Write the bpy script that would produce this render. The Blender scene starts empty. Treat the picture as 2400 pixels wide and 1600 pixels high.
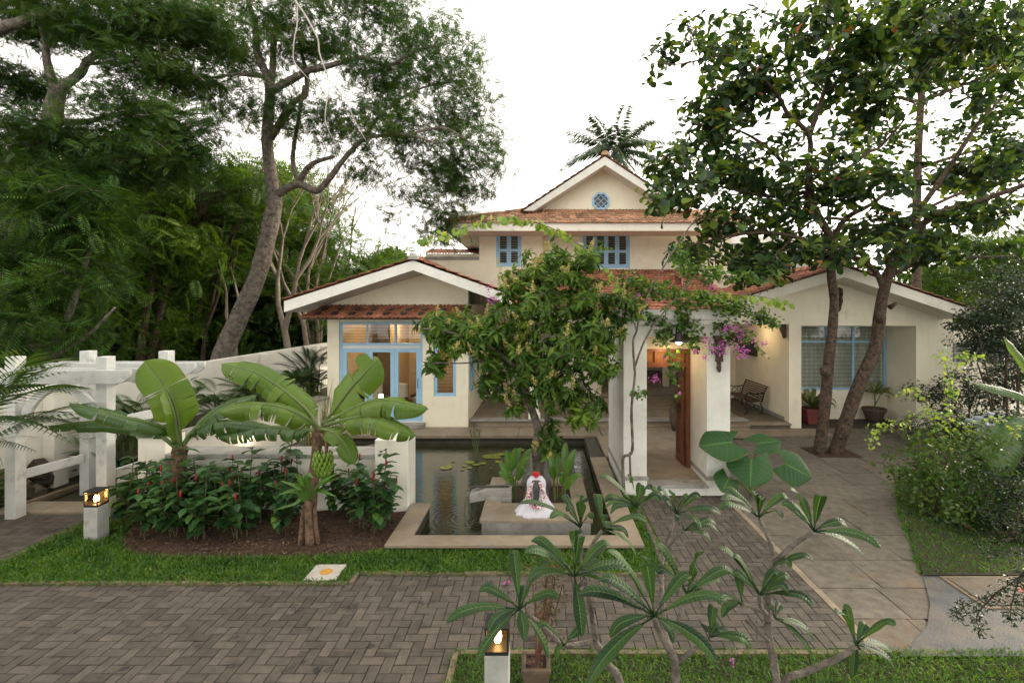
import bpy, math, random
import numpy as np
from mathutils import Vector, Matrix, Quaternion
random.seed(7)
PI = math.pi
F, CX, CY, H = 1150.0, 1268.0, 725.0, 3.4
sc = bpy.context.scene
COL = sc.collection
def W(px, py, Y):
    """point at depth Y that stands at photo position px, py"""
    return Vector(((px - CX) * Y / F, Y, H - (py - CY) * Y / F))

# ---------------------------------------------------------------- materials
def newmat(name):
    m = bpy.data.materials.new(name); m.use_nodes = True
    nt = m.node_tree; nt.nodes.clear()
    out = nt.nodes.new('ShaderNodeOutputMaterial')
    return m, nt, out
def N(nt, typ, **kw):
    n = nt.nodes.new(typ)
    for k, v in kw.items():
        if k.startswith('_'): setattr(n, k[1:], v)
        else:
            key = k.replace('__', ' ')
            n.inputs[key].default_value = v
    return n
def c4(c): return (c[0], c[1], c[2], 1.0)
def ramp(nt, cols, pos=None, interp='LINEAR'):
    r = nt.nodes.new('ShaderNodeValToRGB'); cr = r.color_ramp; cr.interpolation = interp
    n = len(cols)
    pos = pos or [i / max(1, n - 1) for i in range(n)]
    while len(cr.elements) < n: cr.elements.new(0.5)
    for e, p, c in zip(cr.elements, pos, cols):
        e.position = p; e.color = c4(c)
    return r
def surf(name, cols, scale=3.0, detail=6.0, rough=0.8, bump=0.2, bscale=40.0, pos=None, spec=0.3, metal=0.0, bdist=0.01, island=0.0, dirt=None, streak=None):
    """weathered opaque surface: noise-driven colours, fine bump, optional per-island value shift, optional stains"""
    m, nt, out = newmat(name)
    L = nt.links
    tc = N(nt, 'ShaderNodeNewGeometry')
    n1 = N(nt, 'ShaderNodeTexNoise', Scale=scale, Detail=detail, Roughness=0.62)
    L.new(tc.outputs['Position'], n1.inputs['Vector'])
    r = ramp(nt, cols, pos or [0.3 + 0.4 * i / max(1, len(cols) - 1) for i in range(len(cols))])
    L.new(n1.outputs['Fac'], r.inputs['Fac'])
    col = r.outputs['Color']
    if dirt:
        n3 = N(nt, 'ShaderNodeTexNoise', Scale=dirt[1], Detail=8.0, Roughness=0.7)
        L.new(tc.outputs['Position'], n3.inputs['Vector'])
        r3 = ramp(nt, [(0, 0, 0), (1, 1, 1)], [dirt[2], dirt[3]])
        L.new(n3.outputs['Fac'], r3.inputs['Fac'])
        mx = nt.nodes.new('ShaderNodeMixRGB'); mx.inputs['Color2'].default_value = c4(dirt[0])
        L.new(r3.outputs['Color'], mx.inputs['Fac']); L.new(col, mx.inputs['Color1'])
        col = mx.outputs['Color']
    if streak:
        mp = N(nt, 'ShaderNodeMapping'); mp.inputs['Scale'].default_value = (4.0, 4.0, .7); L.new(tc.outputs['Position'], mp.inputs['Vector'])
        n4 = N(nt, 'ShaderNodeTexNoise', Scale=1.6, Detail=7.0, Roughness=.65); L.new(mp.outputs[0], n4.inputs['Vector'])
        r4 = ramp(nt, [(0, 0, 0), (.38, .38, .38)], [.56, .85]); L.new(n4.outputs['Fac'], r4.inputs['Fac'])
        mx4 = nt.nodes.new('ShaderNodeMixRGB'); mx4.inputs['Color2'].default_value = c4(streak); L.new(r4.outputs['Color'], mx4.inputs['Fac']); L.new(col, mx4.inputs['Color1']); col = mx4.outputs['Color']
    if island:
        hs = N(nt, 'ShaderNodeHueSaturation')
        mr = N(nt, 'ShaderNodeMapRange', To__Min=1 - island, To__Max=1 + island)
        L.new(tc.outputs['Random Per Island'], mr.inputs['Value'])
        L.new(mr.outputs['Result'], hs.inputs['Value']); L.new(col, hs.inputs['Color'])
        col = hs.outputs['Color']
    b = N(nt, 'ShaderNodeBsdfPrincipled', Roughness=rough, Metallic=metal)
    b.inputs['Specular IOR Level'].default_value = spec
    L.new(col, b.inputs['Base Color'])
    n2 = N(nt, 'ShaderNodeTexNoise', Scale=bscale, Detail=4.0)
    L.new(tc.outputs['Position'], n2.inputs['Vector'])
    bp = N(nt, 'ShaderNodeBump', Strength=bump, Distance=bdist)
    L.new(n2.outputs['Fac'], bp.inputs['Height']); L.new(bp.outputs['Normal'], b.inputs['Normal'])
    L.new(b.outputs['BSDF'], out.inputs['Surface'])
    return m
def leafmat(name, cols, pos=None, rough=0.45, trans=0.35, tcol=None, spec=0.4, uvveins=None, clump=0.0):
    """leaf: colour differs per leaf, part of the light passes through"""
    m, nt, out = newmat(name); L = nt.links
    g = N(nt, 'ShaderNodeNewGeometry')
    r = ramp(nt, cols, pos)
    if clump:
        n0 = N(nt, 'ShaderNodeTexNoise', Scale=clump, Detail=2.0)
        L.new(g.outputs['Position'], n0.inputs['Vector'])
        ma = N(nt, 'ShaderNodeMath', _operation='MULTIPLY_ADD'); ma.inputs[1].default_value = 0.5
        mb = N(nt, 'ShaderNodeMapRange', From__Min=0.3, From__Max=0.7, To__Min=0.0, To__Max=0.5)
        L.new(n0.outputs['Fac'], mb.inputs['Value'])
        L.new(g.outputs['Random Per Island'], ma.inputs[0]); L.new(mb.outputs['Result'], ma.inputs[2])
        L.new(ma.outputs['Value'], r.inputs['Fac'])
    else:
        L.new(g.outputs['Random Per Island'], r.inputs['Fac'])
    col = r.outputs['Color']
    b = N(nt, 'ShaderNodeBsdfPrincipled', Roughness=rough)
    b.inputs['Specular IOR Level'].default_value = spec
    if uvveins:
        vc, freq, slant, amt = uvveins
        uv = N(nt, 'ShaderNodeUVMap'); sx = N(nt, 'ShaderNodeSeparateXYZ')
        L.new(uv.outputs['UV'], sx.inputs['Vector'])
        ab = N(nt, 'ShaderNodeMath', _operation='ABSOLUTE')
        sub = N(nt, 'ShaderNodeMath', _operation='SUBTRACT'); sub.inputs[1].default_value = 0.5
        L.new(sx.outputs['Y'], sub.inputs[0]); L.new(sub.outputs[0], ab.inputs[0])
        sl = N(nt, 'ShaderNodeMath', _operation='MULTIPLY_ADD'); sl.inputs[1].default_value = -slant
        L.new(ab.outputs[0], sl.inputs[0]); L.new(sx.outputs['X'], sl.inputs[2])
        fr = N(nt, 'ShaderNodeMath', _operation='MULTIPLY'); fr.inputs[1].default_value = freq
        L.new(sl.outputs[0], fr.inputs[0])
        si = N(nt, 'ShaderNodeMath', _operation='SINE'); L.new(fr.outputs[0], si.inputs[0])
        rr = ramp(nt, [(0, 0, 0), (1, 1, 1)], [0.6, 1.0])
        mr = N(nt, 'ShaderNodeMapRange', From__Min=-1.0, From__Max=1.0); L.new(si.outputs[0], mr.inputs['Value'])
        L.new(mr.outputs['Result'], rr.inputs['Fac'])
        mid = N(nt, 'ShaderNodeMapRange', From__Min=0.012, From__Max=0.035, To__Min=1.0, To__Max=0.0); L.new(ab.outputs[0], mid.inputs['Value'])
        mu = N(nt, 'ShaderNodeMath', _operation='MULTIPLY'); mu.inputs[1].default_value = amt
        L.new(rr.outputs['Color'], mu.inputs[0])
        mxx = N(nt, 'ShaderNodeMath', _operation='MAXIMUM'); L.new(mu.outputs[0], mxx.inputs[0]); L.new(mid.outputs['Result'], mxx.inputs[1])
        mx = nt.nodes.new('ShaderNodeMixRGB'); mx.inputs['Color2'].default_value = c4(vc)
        L.new(mxx.outputs[0], mx.inputs['Fac']); L.new(col, mx.inputs['Color1']); col = mx.outputs['Color']
        en = N(nt, 'ShaderNodeTexNoise', Scale=9.0, Detail=5.0); L.new(g.outputs['Position'], en.inputs['Vector'])
        e2 = N(nt, 'ShaderNodeMath', _operation='MULTIPLY_ADD'); e2.inputs[1].default_value = .22; L.new(en.outputs['Fac'], e2.inputs[0]); L.new(ab.outputs[0], e2.inputs[2])
        e3 = N(nt, 'ShaderNodeMapRange', From__Min=.585, From__Max=.62, To__Min=0.0, To__Max=.75); L.new(e2.outputs[0], e3.inputs['Value'])
        me_ = nt.nodes.new('ShaderNodeMixRGB'); me_.inputs['Color2'].default_value = (.13, .085, .03, 1); L.new(e3.outputs['Result'], me_.inputs['Fac']); L.new(col, me_.inputs['Color1']); col = me_.outputs['Color']
        bp = N(nt, 'ShaderNodeBump', Strength=0.35, Distance=0.006)
        L.new(mr.outputs['Result'], bp.inputs['Height']); L.new(bp.outputs['Normal'], b.inputs['Normal'])
    L.new(col, b.inputs['Base Color'])
    if trans:
        t = N(nt, 'ShaderNodeBsdfTranslucent')
        hs = N(nt, 'ShaderNodeMixRGB', _blend_type='MULTIPLY', Fac=1.0)
        hs.inputs['Color2'].default_value = c4(tcol or (2.2, 2.0, 0.7))
        L.new(col, hs.inputs['Color1']); L.new(hs.outputs['Color'], t.inputs['Color'])
        mix = N(nt, 'ShaderNodeMixShader', Fac=trans)
        L.new(b.outputs['BSDF'], mix.inputs[1]); L.new(t.outputs['BSDF'], mix.inputs[2])
        L.new(mix.outputs['Shader'], out.inputs['Surface'])
    else: L.new(b.outputs['BSDF'], out.inputs['Surface'])
    return m
def emit(name, col, s):
    m, nt, out = newmat(name)
    e = N(nt, 'ShaderNodeEmission', Strength=s); e.inputs['Color'].default_value = c4(col)
    nt.links.new(e.outputs[0], out.inputs['Surface']); return m
def glassmat(name, tint=(0.9, 0.95, 0.95), refl=1.0):
    m, nt, out = newmat(name); L = nt.links
    t = N(nt, 'ShaderNodeBsdfTransparent'); t.inputs['Color'].default_value = c4(tint)
    g = N(nt, 'ShaderNodeBsdfGlossy', Roughness=0.02)
    fr = N(nt, 'ShaderNodeFresnel', IOR=1.5)
    mu = N(nt, 'ShaderNodeMath', _operation='MULTIPLY'); mu.inputs[1].default_value = 1.8 * refl
    bk = N(nt, 'ShaderNodeNewGeometry'); iv = N(nt, 'ShaderNodeMath', _operation='SUBTRACT'); iv.inputs[0].default_value = 1.0; L.new(bk.outputs['Backfacing'], iv.inputs[1])
    m2 = N(nt, 'ShaderNodeMath', _operation='MULTIPLY'); L.new(fr.outputs[0], m2.inputs[0]); L.new(iv.outputs[0], m2.inputs[1]); L.new(m2.outputs[0], mu.inputs[0])
    mix = N(nt, 'ShaderNodeMixShader'); L.new(mu.outputs[0], mix.inputs[0])
    L.new(t.outputs[0], mix.inputs[1]); L.new(g.outputs[0], mix.inputs[2])
    L.new(mix.outputs[0], out.inputs['Surface']); return m

# ---------------------------------------------------------------- object tree
ORG = {}
def tag(o, label=None, cat=None, group=None, kind=None):
    if label: o['label'] = label
    if cat: o['category'] = cat
    if group: o['group'] = group
    if kind: o['kind'] = kind
    return o
def thing(name, label, cat, loc, group=None):
    o = bpy.data.objects.new(name, None); COL.objects.link(o); o.location = loc
    o.empty_display_size = 0.2
    ORG[o.name] = Vector(loc)
    return tag(o, label, cat, group)
def link_mesh(name, me, mat, parent=None, org=None):
    o = bpy.data.objects.new(name, me); COL.objects.link(o)
    if mat:
        for mm in (mat if isinstance(mat, (list, tuple)) else [mat]): me.materials.append(mm)
    if parent is not None:
        o.parent = parent; ORG[o.name] = ORG[parent.name]
        return o, ORG[parent.name]
    org = Vector(org) if org is not None else Vector((0, 0, 0))
    o.location = org; ORG[o.name] = org
    return o, org
def copy_tree(src, parent=None):
    c = src.copy(); COL.objects.link(c)
    ORG[c.name] = ORG.get(src.name, Vector((0, 0, 0)))
    if parent is not None: c.parent = parent
    for ch in list(src.children): copy_tree(ch, c)
    return c
def place_copy(src, loc, rz=0.0, s=1.0, label=None):
    c = copy_tree(src); c.location = loc; c.rotation_euler = (0, 0, rz)
    c.scale = (s, s, s) if not isinstance(s, tuple) else s
    if label: c['label'] = label
    return c
def fast_mesh(name, V, Fc, uv=None, smooth=False):
    """V (n,3) float array; Fc list of (m,k) int arrays"""
    me = bpy.data.meshes.new(name)
    V = np.asarray(V, dtype=np.float32)
    me.vertices.add(len(V)); me.vertices.foreach_set('co', V.ravel())
    loops = np.concatenate([f.ravel() for f in Fc]).astype(np.int32)
    sizes = np.concatenate([np.full(len(f), f.shape[1], dtype=np.int32) for f in Fc])
    starts = np.concatenate([[0], np.cumsum(sizes)[:-1]]).astype(np.int32)
    me.loops.add(len(loops)); me.loops.foreach_set('vertex_index', loops)
    me.polygons.add(len(sizes)); me.polygons.foreach_set('loop_start', starts)
    me.update(calc_edges=True)
    if uv is not None:
        l = me.uv_layers.new(name='UVMap'); l.data.foreach_set('uv', np.asarray(uv, dtype=np.float32)[loops].ravel())
    if smooth: me.polygons.foreach_set('use_smooth', np.ones(len(sizes), dtype=bool))
    me.validate()
    return me
class MB:
    def __init__(s): s.v = []; s.f = []; s.uv = []; s.mi = []
    def add(s, vs, fs, uvs=None, mi=0):
        b = len(s.v); s.v += [tuple(v) for v in vs]
        s.uv += (list(uvs) if uvs is not None else [(0, 0)] * len(vs))
        s.f += [tuple(i + b for i in f) for f in fs]; s.mi += [mi] * len(fs)
        return s
    def box(s, x0, x1, y0, y1, z0, z1, mi=0):
        vs = [(x, y, z) for z in (z0, z1) for y in (y0, y1) for x in (x0, x1)]
        return s.add(vs, [(0, 2, 3, 1), (4, 5, 7, 6), (0, 1, 5, 4), (1, 3, 7, 5), (3, 2, 6, 7), (2, 0, 4, 6)], mi=mi)
    def obox(s, c, size, R=None, mi=0):
        hx, hy, hz = size[0] / 2, size[1] / 2, size[2] / 2
        vs = [Vector((x, y, z)) for z in (-hz, hz) for y in (-hy, hy) for x in (-hx, hx)]
        if R is not None: vs = [R @ v for v in vs]
        c = Vector(c); vs = [v + c for v in vs]
        return s.add(vs, [(0, 2, 3, 1), (4, 5, 7, 6), (0, 1, 5, 4), (1, 3, 7, 5), (3, 2, 6, 7), (2, 0, 4, 6)], mi=mi)
    def beam(s, a, b, w, h, up=(0, 0, 1)):
        a, b = Vector(a), Vector(b); d = (b - a).normalized(); u = Vector(up)
        side = d.cross(u).normalized(); u = side.cross(d)
        R = Matrix((d, side, u)).transposed()
        return s.obox((a + b) / 2, ((b - a).length, w, h), R)
    def prism(s, poly, fn):
        """poly: 2-D outline, fn(p, k) -> 3-D for k = 0, 1 (two ends)"""
        n = len(poly)
        vs = [fn(p, 0) for p in poly] + [fn(p, 1) for p in poly]
        fs = [tuple(range(n - 1, -1, -1)), tuple(range(n, 2 * n))] + [(i, (i + 1) % n, n + (i + 1) % n, n + i) for i in range(n)]
        return s.add(vs, fs)
    def tube(s, pts, rad, n=6, cap=True, flat=1.0):
        pts = [Vector(p) for p in pts]
        if not hasattr(rad, '__len__'): rad = [rad] * len(pts)
        vs = []; nrm = None
        for i, p in enumerate(pts):
            d = (pts[min(i + 1, len(pts) - 1)] - pts[max(i - 1, 0)])
            if d.length < 1e-9: d = Vector((0, 0, 1))
            d.normalize()
            if nrm is None:
                nrm = d.orthogonal().normalized()
            else:
                nrm = nrm - d * nrm.dot(d)
                nrm = nrm.normalized() if nrm.length > 1e-6 else d.orthogonal().normalized()
            bi = d.cross(nrm)
            for k in range(n):
                a = 2 * PI * k / n
                vs.append(p + (nrm * math.cos(a) + bi * math.sin(a) * flat) * rad[i])
        fs = [(i * n + k, i * n + (k + 1) % n, (i + 1) * n + (k + 1) % n, (i + 1) * n + k) for i in range(len(pts) - 1) for k in range(n)]
        if cap: fs += [tuple(range(n - 1, -1, -1)), tuple((len(pts) - 1) * n + k for k in range(n))]
        uvs = [(i / max(1, len(pts) - 1), k / n) for i in range(len(pts)) for k in range(n)]
        return s.add(vs, fs, uvs)
    def lathe(s, prof, c, n=20, sx=1.0, sy=1.0, rip=None):
        c = Vector(c); vs = []
        for (r, z) in prof:
            for k in range(n):
                a = 2 * PI * k / n
                rr = r * (1 + (rip(a, z) if rip else 0))
                vs.append(c + Vector((rr * math.cos(a) * sx, rr * math.sin(a) * sy, z)))
        m = len(prof)
        fs = [(i * n + k, i * n + (k + 1) % n, (i + 1) * n + (k + 1) % n, (i + 1) * n + k) for i in range(m - 1) for k in range(n)]
        if prof[0][0] > 1e-4: fs.append(tuple(range(n - 1, -1, -1)))
        if prof[-1][0] > 1e-4: fs.append(tuple((m - 1) * n + k for k in range(n)))
        return s.add(vs, fs)
    def ball(s, c, r, n=8, m=6, sz=1.0):
        prof = [(r * math.sin(PI * i / m) + 1e-5, -r * sz * math.cos(PI * i / m)) for i in range(m + 1)]
        return s.lathe(prof, c, n)
    def ico(s, c, r, jit=0.0, sc3=(1, 1, 1)):
        t = (1 + 5 ** .5) / 2
        V = [(-1, t, 0), (1, t, 0), (-1, -t, 0), (1, -t, 0), (0, -1, t), (0, 1, t), (0, -1, -t), (0, 1, -t), (t, 0, -1), (t, 0, 1), (-t, 0, -1), (-t, 0, 1)]
        Fs = [(0, 11, 5), (0, 5, 1), (0, 1, 7), (0, 7, 10), (0, 10, 11), (1, 5, 9), (5, 11, 4), (11, 10, 2), (10, 7, 6), (7, 1, 8), (3, 9, 4), (3, 4, 2), (3, 2, 6), (3, 6, 8), (3, 8, 9), (4, 9, 5), (2, 4, 11), (6, 2, 10), (8, 6, 7), (9, 8, 1)]
        k = 1 / math.sqrt(1 + t * t)
        return s.add([(c[0] + v[0] * k * r * sc3[0] * (1 + random.uniform(-jit, jit)), c[1] + v[1] * k * r * sc3[1] * (1 + random.uniform(-jit, jit)), c[2] + v[2] * k * r * sc3[2] * (1 + random.uniform(-jit, jit))) for v in V], Fs)
    def build(s, name, mat, parent=None, org=None, smooth=False, bevel=0.0, sub=0):
        me = bpy.data.meshes.new(name)
        o, og = link_mesh(name, me, mat, parent, org)
        me.from_pydata([(v[0] - og[0], v[1] - og[1], v[2] - og[2]) for v in s.v], [], s.f)
        if any(u != (0, 0) for u in s.uv):
            l = me.uv_layers.new(name='UVMap')
            for lp in me.loops: l.data[lp.index].uv = s.uv[lp.vertex_index]
        if any(s.mi):
            me.polygons.foreach_set('material_index', s.mi)
        if smooth: me.polygons.foreach_set('use_smooth', [True] * len(me.polygons))
        me.update()
        if bevel:
            b = o.modifiers.new('bevel', 'BEVEL'); b.width = bevel; b.segments = 2; b.limit_method = 'ANGLE'
        if sub:
            b = o.modifiers.new('sub', 'SUBSURF'); b.levels = sub; b.render_levels = sub
        return o
    def strut(s, name, mat, **kw):
        return tag(s.build(name, mat, **kw), kind='structure')

# ---------------------------------------------------------------- foliage generator
rng = np.random.default_rng(11)
def unit(a): return a / np.maximum(np.linalg.norm(a, axis=1, keepdims=True), 1e-9)
T_DIAMOND = (np.array([(0, 0, 0), (.45, .5, .06), (1, 0, 0), (.45, -.5, .06)]), [np.array([(0, 1, 2, 3)])])
T_FOLD = (np.array([(0, 0, 0), (.5, 0, 0), (1, 0, -.14), (.28, .42, .09), (.7, .42, .05), (.28, -.42, .09), (.7, -.42, .05)]),
          [np.array([(0, 3, 4, 1), (0, 1, 6, 5)]), np.array([(1, 4, 2), (1, 2, 6)])])
T_LANCE = (np.array([(0, 0, 0), (.35, 0, .05), (.7, 0, -.03), (1, 0, -.2), (.3, .5, .12), (.65, .42, .05), (.3, -.5, .12), (.65, -.42, .05)]),
           [np.array([(0, 4, 5, 1), (0, 1, 7, 6)]), np.array([(1, 5, 2), (1, 2, 7), (2, 5, 3), (2, 3, 7)])])
T_OBOV = (np.array([(0, 0, 0), (.5, 0, .02), (1, 0, -.1), (.3, .2, .06), (.75, .5, .1), (.95, .3, .0), (.3, -.2, .06), (.75, -.5, .1), (.95, -.3, .0)]),
          [np.array([(0, 3, 4, 1), (1, 4, 5, 2), (0, 1, 7, 6), (1, 2, 8, 7)])])
def pinnate(n, ll, lw, droop=0.25, taper=0.5, ang=1.05):
    V = []; Fs = []
    for i in range(n):
        t = (i + 1.0) / n
        x = t; z = -droop * t * t
        L = ll * (1 - taper * abs(2 * t - .9) ** 2)
        for sgn in (-1, 1):
            a = ang
            dx, dy = math.cos(a) * L, math.sin(a) * L * sgn
            nx, ny = -dy * lw * .5, dx * lw * .5
            b = len(V)
            V += [(x, 0, z), (x + dx * .5 + nx, dy * .5 + ny, z + .02 - .02 * L), (x + dx, dy, z - .22 * L), (x + dx * .5 - nx, dy * .5 - ny, z + .02 - .02 * L)]
            Fs.append((b, b + 1, b + 2, b + 3))
    b = len(V)  # rachis
    V += [(0, .006, 0), (.5, .006, -droop * .25), (1, .003, -droop), (0, -.006, 0), (.5, -.006, -droop * .25), (1, -.003, -droop)]
    Fs += [(b, b + 1, b + 4, b + 3), (b + 1, b + 2, b + 5, b + 4)]
    return np.array(V), [np.array(Fs)]
def leaves(P, D, Nn, L, Wd, tmpl):
    """instances a template leaf: P origins, D axes, Nn normals, L lengths, Wd width factors"""
    TV, TF = tmpl
    D = unit(D); S = unit(np.cross(Nn, D)); U = np.cross(D, S)
    L = L[:, None, None]; Wd = Wd[:, None, None]
    V = P[:, None, :] + L * (TV[None, :, 0:1] * D[:, None, :] + Wd * TV[None, :, 1:2] * S[:, None, :] + TV[None, :, 2:3] * U[:, None, :])
    n, k = len(P), len(TV)
    off = (np.arange(n) * k)[:, None, None]
    Fs = [(f[None] + off).reshape(-1, f.shape[1]) for f in TF]
    return V.reshape(-1, 3), Fs
def foliage(name, mat, parent, sets, org=None, kind=None):
    """sets: list of (V, [F..]) from leaves()"""
    Vs = []; groups = {}; base = 0
    for V, Fs in sets:
        Vs.append(V)
        for f in Fs: groups.setdefault(f.shape[1], []).append(f + base)
        base += len(V)
    V = np.concatenate(Vs)
    me = bpy.data.meshes.new(name)
    o, og = link_mesh(name, me, None, parent, org)
    V = V - np.array(og)
    me2 = fast_mesh(name, V, [np.concatenate(g) for g in groups.values()])
    o.data = me2; bpy.data.meshes.remove(me); me2.name = name
    me2.materials.append(mat)
    if kind: o['kind'] = kind
    return o
def in_blobs(blobs, n, power=0.42, r=None):
    """random points in a list of ellipsoids (cx,cy,cz,rx,ry,rz[,weight])"""
    r = r or rng
    w = np.array([(b[6] if len(b) > 6 else 1.0) * (b[3] * b[4] * b[5]) ** .67 for b in blobs]); w /= w.sum()
    idx = r.choice(len(blobs), n, p=w)
    d = unit(r.normal(size=(n, 3))); rad = r.random(n) ** power
    B = np.array([b[:6] for b in blobs])[idx]
    return B[:, :3] + d * rad[:, None] * B[:, 3:6], d
def twigs(mb, limbs, C, r0=0.02, r1=0.006, sides=4, wig=0.12, lift=0.0, maxd=9e9):
    """joins each cluster centre to the nearest wood so far, so the branches fork"""
    nodes = [np.array(p) for l in limbs for p in l]
    nd = np.array(nodes)
    d0 = np.min(np.linalg.norm(C[:, None, :] - nd[None], axis=2), axis=1)
    order = np.argsort(d0)
    for i in order:
        c = C[i]
        dd = np.linalg.norm(nd - c, axis=1) + 0.35 * np.maximum(0, nd[:, 2] - c[2])
        j = int(np.argmin(dd)); a = nd[j]; ln = np.linalg.norm(c - a)
        if ln < 1e-3 or ln > maxd: continue
        k = 2 if ln < 0.6 else 3
        pts = [a]
        for q in range(1, k):
            t = q / k
            pts.append(a + (c - a) * t + rng.normal(size=3) * wig * ln * 0.35 + np.array([0, 0, lift * ln * math.sin(PI * t)]))
        pts.append(c)
        rr = min(r0, r1 + 0.012 * ln)
        mb.tube(pts, [rr + (r1 - rr) * q / k for q in range(k + 1)], sides, cap=False)
        nd = np.concatenate([nd, np.array(pts[1:])])
def limb_line(mb, pts, r0, r1, n=8, sub=4, wig=0.0):
    """smooth limb through control points; returns node list"""
    P = [Vector(p) for p in pts]
    out = []
    for i in range(len(P) - 1):
        p0, p1, p2, p3 = P[max(i - 1, 0)], P[i], P[i + 1], P[min(i + 2, len(P) - 1)]
        for q in range(sub):
            t = q / sub
            out.append(0.5 * ((2 * p1) + (p2 - p0) * t + (2 * p0 - 5 * p1 + 4 * p2 - p3) * t * t + (3 * p1 - p0 - 3 * p2 + p3) * t ** 3))
    out.append(P[-1])
    out = [o + Vector((random.uniform(-wig, wig), random.uniform(-wig, wig), 0)) if 0 < i < len(out) - 1 else o for i, o in enumerate(out)]
    m = len(out)
    mb.tube(out, [(r0 + (r1 - r0) * i / (m - 1)) * random.uniform(.95, 1.06) for i in range(m)], n)
    return out
def randdirs(n, up=0.0, r=None):
    r = r or rng
    d = r.normal(size=(n, 3)); d[:, 2] += up
    return unit(d)
# ================================================================ materials of the place
M = {}
M['plaster'] = surf('cream_plaster', [(.74, .69, .54), (.83, .78, .64)], 1.6, 9, .9, .5, 120, dirt=((.55, .49, .36), 1.3, .58, .82), bdist=.004, streak=(.42, .38, .28))
M['white'] = surf('white_paint', [(.57, .57, .53), (.68, .675, .63)], 2.5, 9, .7, .35, 90, dirt=((.36, .35, .30), 2.2, .58, .80), bdist=.004, streak=(.30, .30, .25))
M['offwhite'] = surf('limewashed_wall', [(.68, .66, .58), (.78, .755, .67)], .9, 6, .85, .3, 80, dirt=((.38, .36, .29), 1.3, .57, .80), bdist=.004, streak=(.28, .27, .20))
M['blue'] = surf('pale_blue_paint', [(.27, .47, .66), (.33, .53, .72)], 4, 4, .5, .1, 60)
M['tile'] = surf('terracotta_tile', [(.22, .080, .045), (.34, .135, .078)], 6, 6, .85, .3, 90, island=.38, dirt=((.10, .07, .055), 5, .50, .70))
M['oldtile'] = surf('weathered_tile', [(.30, .15, .085), (.45, .27, .17)], 5, 5, .85, .3, 90, island=.35, dirt=((.11, .09, .075), 6, .5, .68))
M['granite'] = surf('flamed_granite', [(.078, .068, .053), (.160, .140, .110)], 7, 12, .8, 1.0, 60, island=.14, pos=[.30, .70], dirt=((.17, .11, .06), .9, .55, .75), bdist=.008)
M['coping'] = surf('sandy_granite', [(.17, .135, .095), (.29, .235, .165)], 3, 9, .7, .35, 140, dirt=((.20, .19, .17), 2.5, .52, .7), bdist=.004)
M['greystone'] = surf('grey_stone', [(.22, .215, .20), (.33, .32, .29)], 4, 9, .7, .35, 120, dirt=((.12, .12, .10), 3, .52, .72), bdist=.004)
M['wetstone'] = surf('wet_stone', [(.035, .035, .028), (.075, .07, .055)], 5, 7, .35, .3, 90)
M['brick'] = surf('paver_brick', [(.055, .047, .038), (.100, .085, .068)], 9, 10, .75, .8, 90, island=.26, pos=[.3, .7], dirt=((.022, .021, .02), 3.1, .585, .66), bdist=.004)
M['bed'] = surf('jointing_sand', [(.035, .03, .024), (.06, .05, .04)], 8, 5, .95, .3, 120)
M['kerb'] = surf('tan_kerb', [(.12, .09, .06), (.22, .17, .115)], 5, 7, .85, .4, 120, dirt=((.12, .1, .07), 4, .55, .75))
M['soil'] = surf('red_soil', [(.022, .012, .008), (.095, .055, .036)], 16, 12, .95, 1.0, 40, pos=[.3, .68], bdist=.05)
M['earth'] = surf('dark_earth', [(.02, .022, .010), (.045, .038, .022)], 1.2, 8, .95, .6, 30, bdist=.03)
M['slate'] = surf('slate_slab', [(.04, .048, .052), (.10, .10, .10)], 5, 11, .65, .6, 60, dirt=((.12, .10, .075), 1.5, .45, .65))
M['black'] = surf('black_metal', [(.012, .012, .012), (.02, .02, .02)], 9, 3, .45, .1, 60)
M['wood'] = surf('polished_wood', [(.10, .036, .016), (.18, .068, .030)], 5, 6, .4, .2, 60)
M['dkwood'] = surf('dark_carved_wood', [(.035, .022, .015), (.08, .05, .032)], 12, 6, .6, .5, 90)
M['slatwood'] = surf('teak_slats', [(.07, .040, .026), (.12, .07, .045)], 12, 5, .5, .2, 90)
M['conc'] = surf('bare_concrete', [(.30, .31, .29), (.42, .42, .39)], 5, 7, .85, .4, 90, dirt=((.20, .12, .07), 2.2, .55, .75))
M['glass'] = glassmat('window_glass')
M['darkglass'] = surf('dark_interior', [(.012, .013, .014), (.035, .035, .035)], 2, 3, .08, .0, 5, spec=.6)
M['room'] = surf('warm_room_wall', [(.50, .36, .22), (.58, .42, .27)], 1, 3, .9, .1, 30)
M['roomfloor'] = surf('red_tile_floor', [(.13, .035, .02), (.18, .05, .03)], 2, 3, .4, .1, 30)
M['cushion'] = surf('pale_cushion', [(.5, .45, .38), (.6, .55, .47)], 6, 3, .9, .3, 200)
M['curtain'] = surf('beige_curtain', [(.50, .44, .36), (.62, .55, .46)], 5, 3, .9, .1, 60)
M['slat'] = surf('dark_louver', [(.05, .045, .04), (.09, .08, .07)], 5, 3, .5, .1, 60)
M['cloth'] = surf('white_cloth', [(.46, .45, .51), (.56, .55, .60)], 5, 3, .85, .1, 200)
M['idol'] = surf('black_stone', [(.03, .03, .03), (.07, .065, .06)], 12, 5, .5, .4, 90)
M['terra'] = surf('terracotta_pot', [(.14, .035, .03), (.19, .055, .045)], 6, 5, .6, .2, 60)
M['claypot'] = surf('old_clay_pot', [(.06, .045, .035), (.12, .085, .06)], 8, 6, .9, .3, 60)
M['red'] = surf('red_petals', [(.35, .008, .01), (.5, .015, .02)], 9, 3, .5, .1, 60, island=.3)
M['orange'] = surf('orange_paint', [(.42, .20, .035), (.5, .26, .05)], 9, 4, .7, .1, 60)
M['plate'] = surf('pale_plate', [(.34, .31, .27), (.45, .42, .37)], 9, 6, .8, .3, 60)
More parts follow.
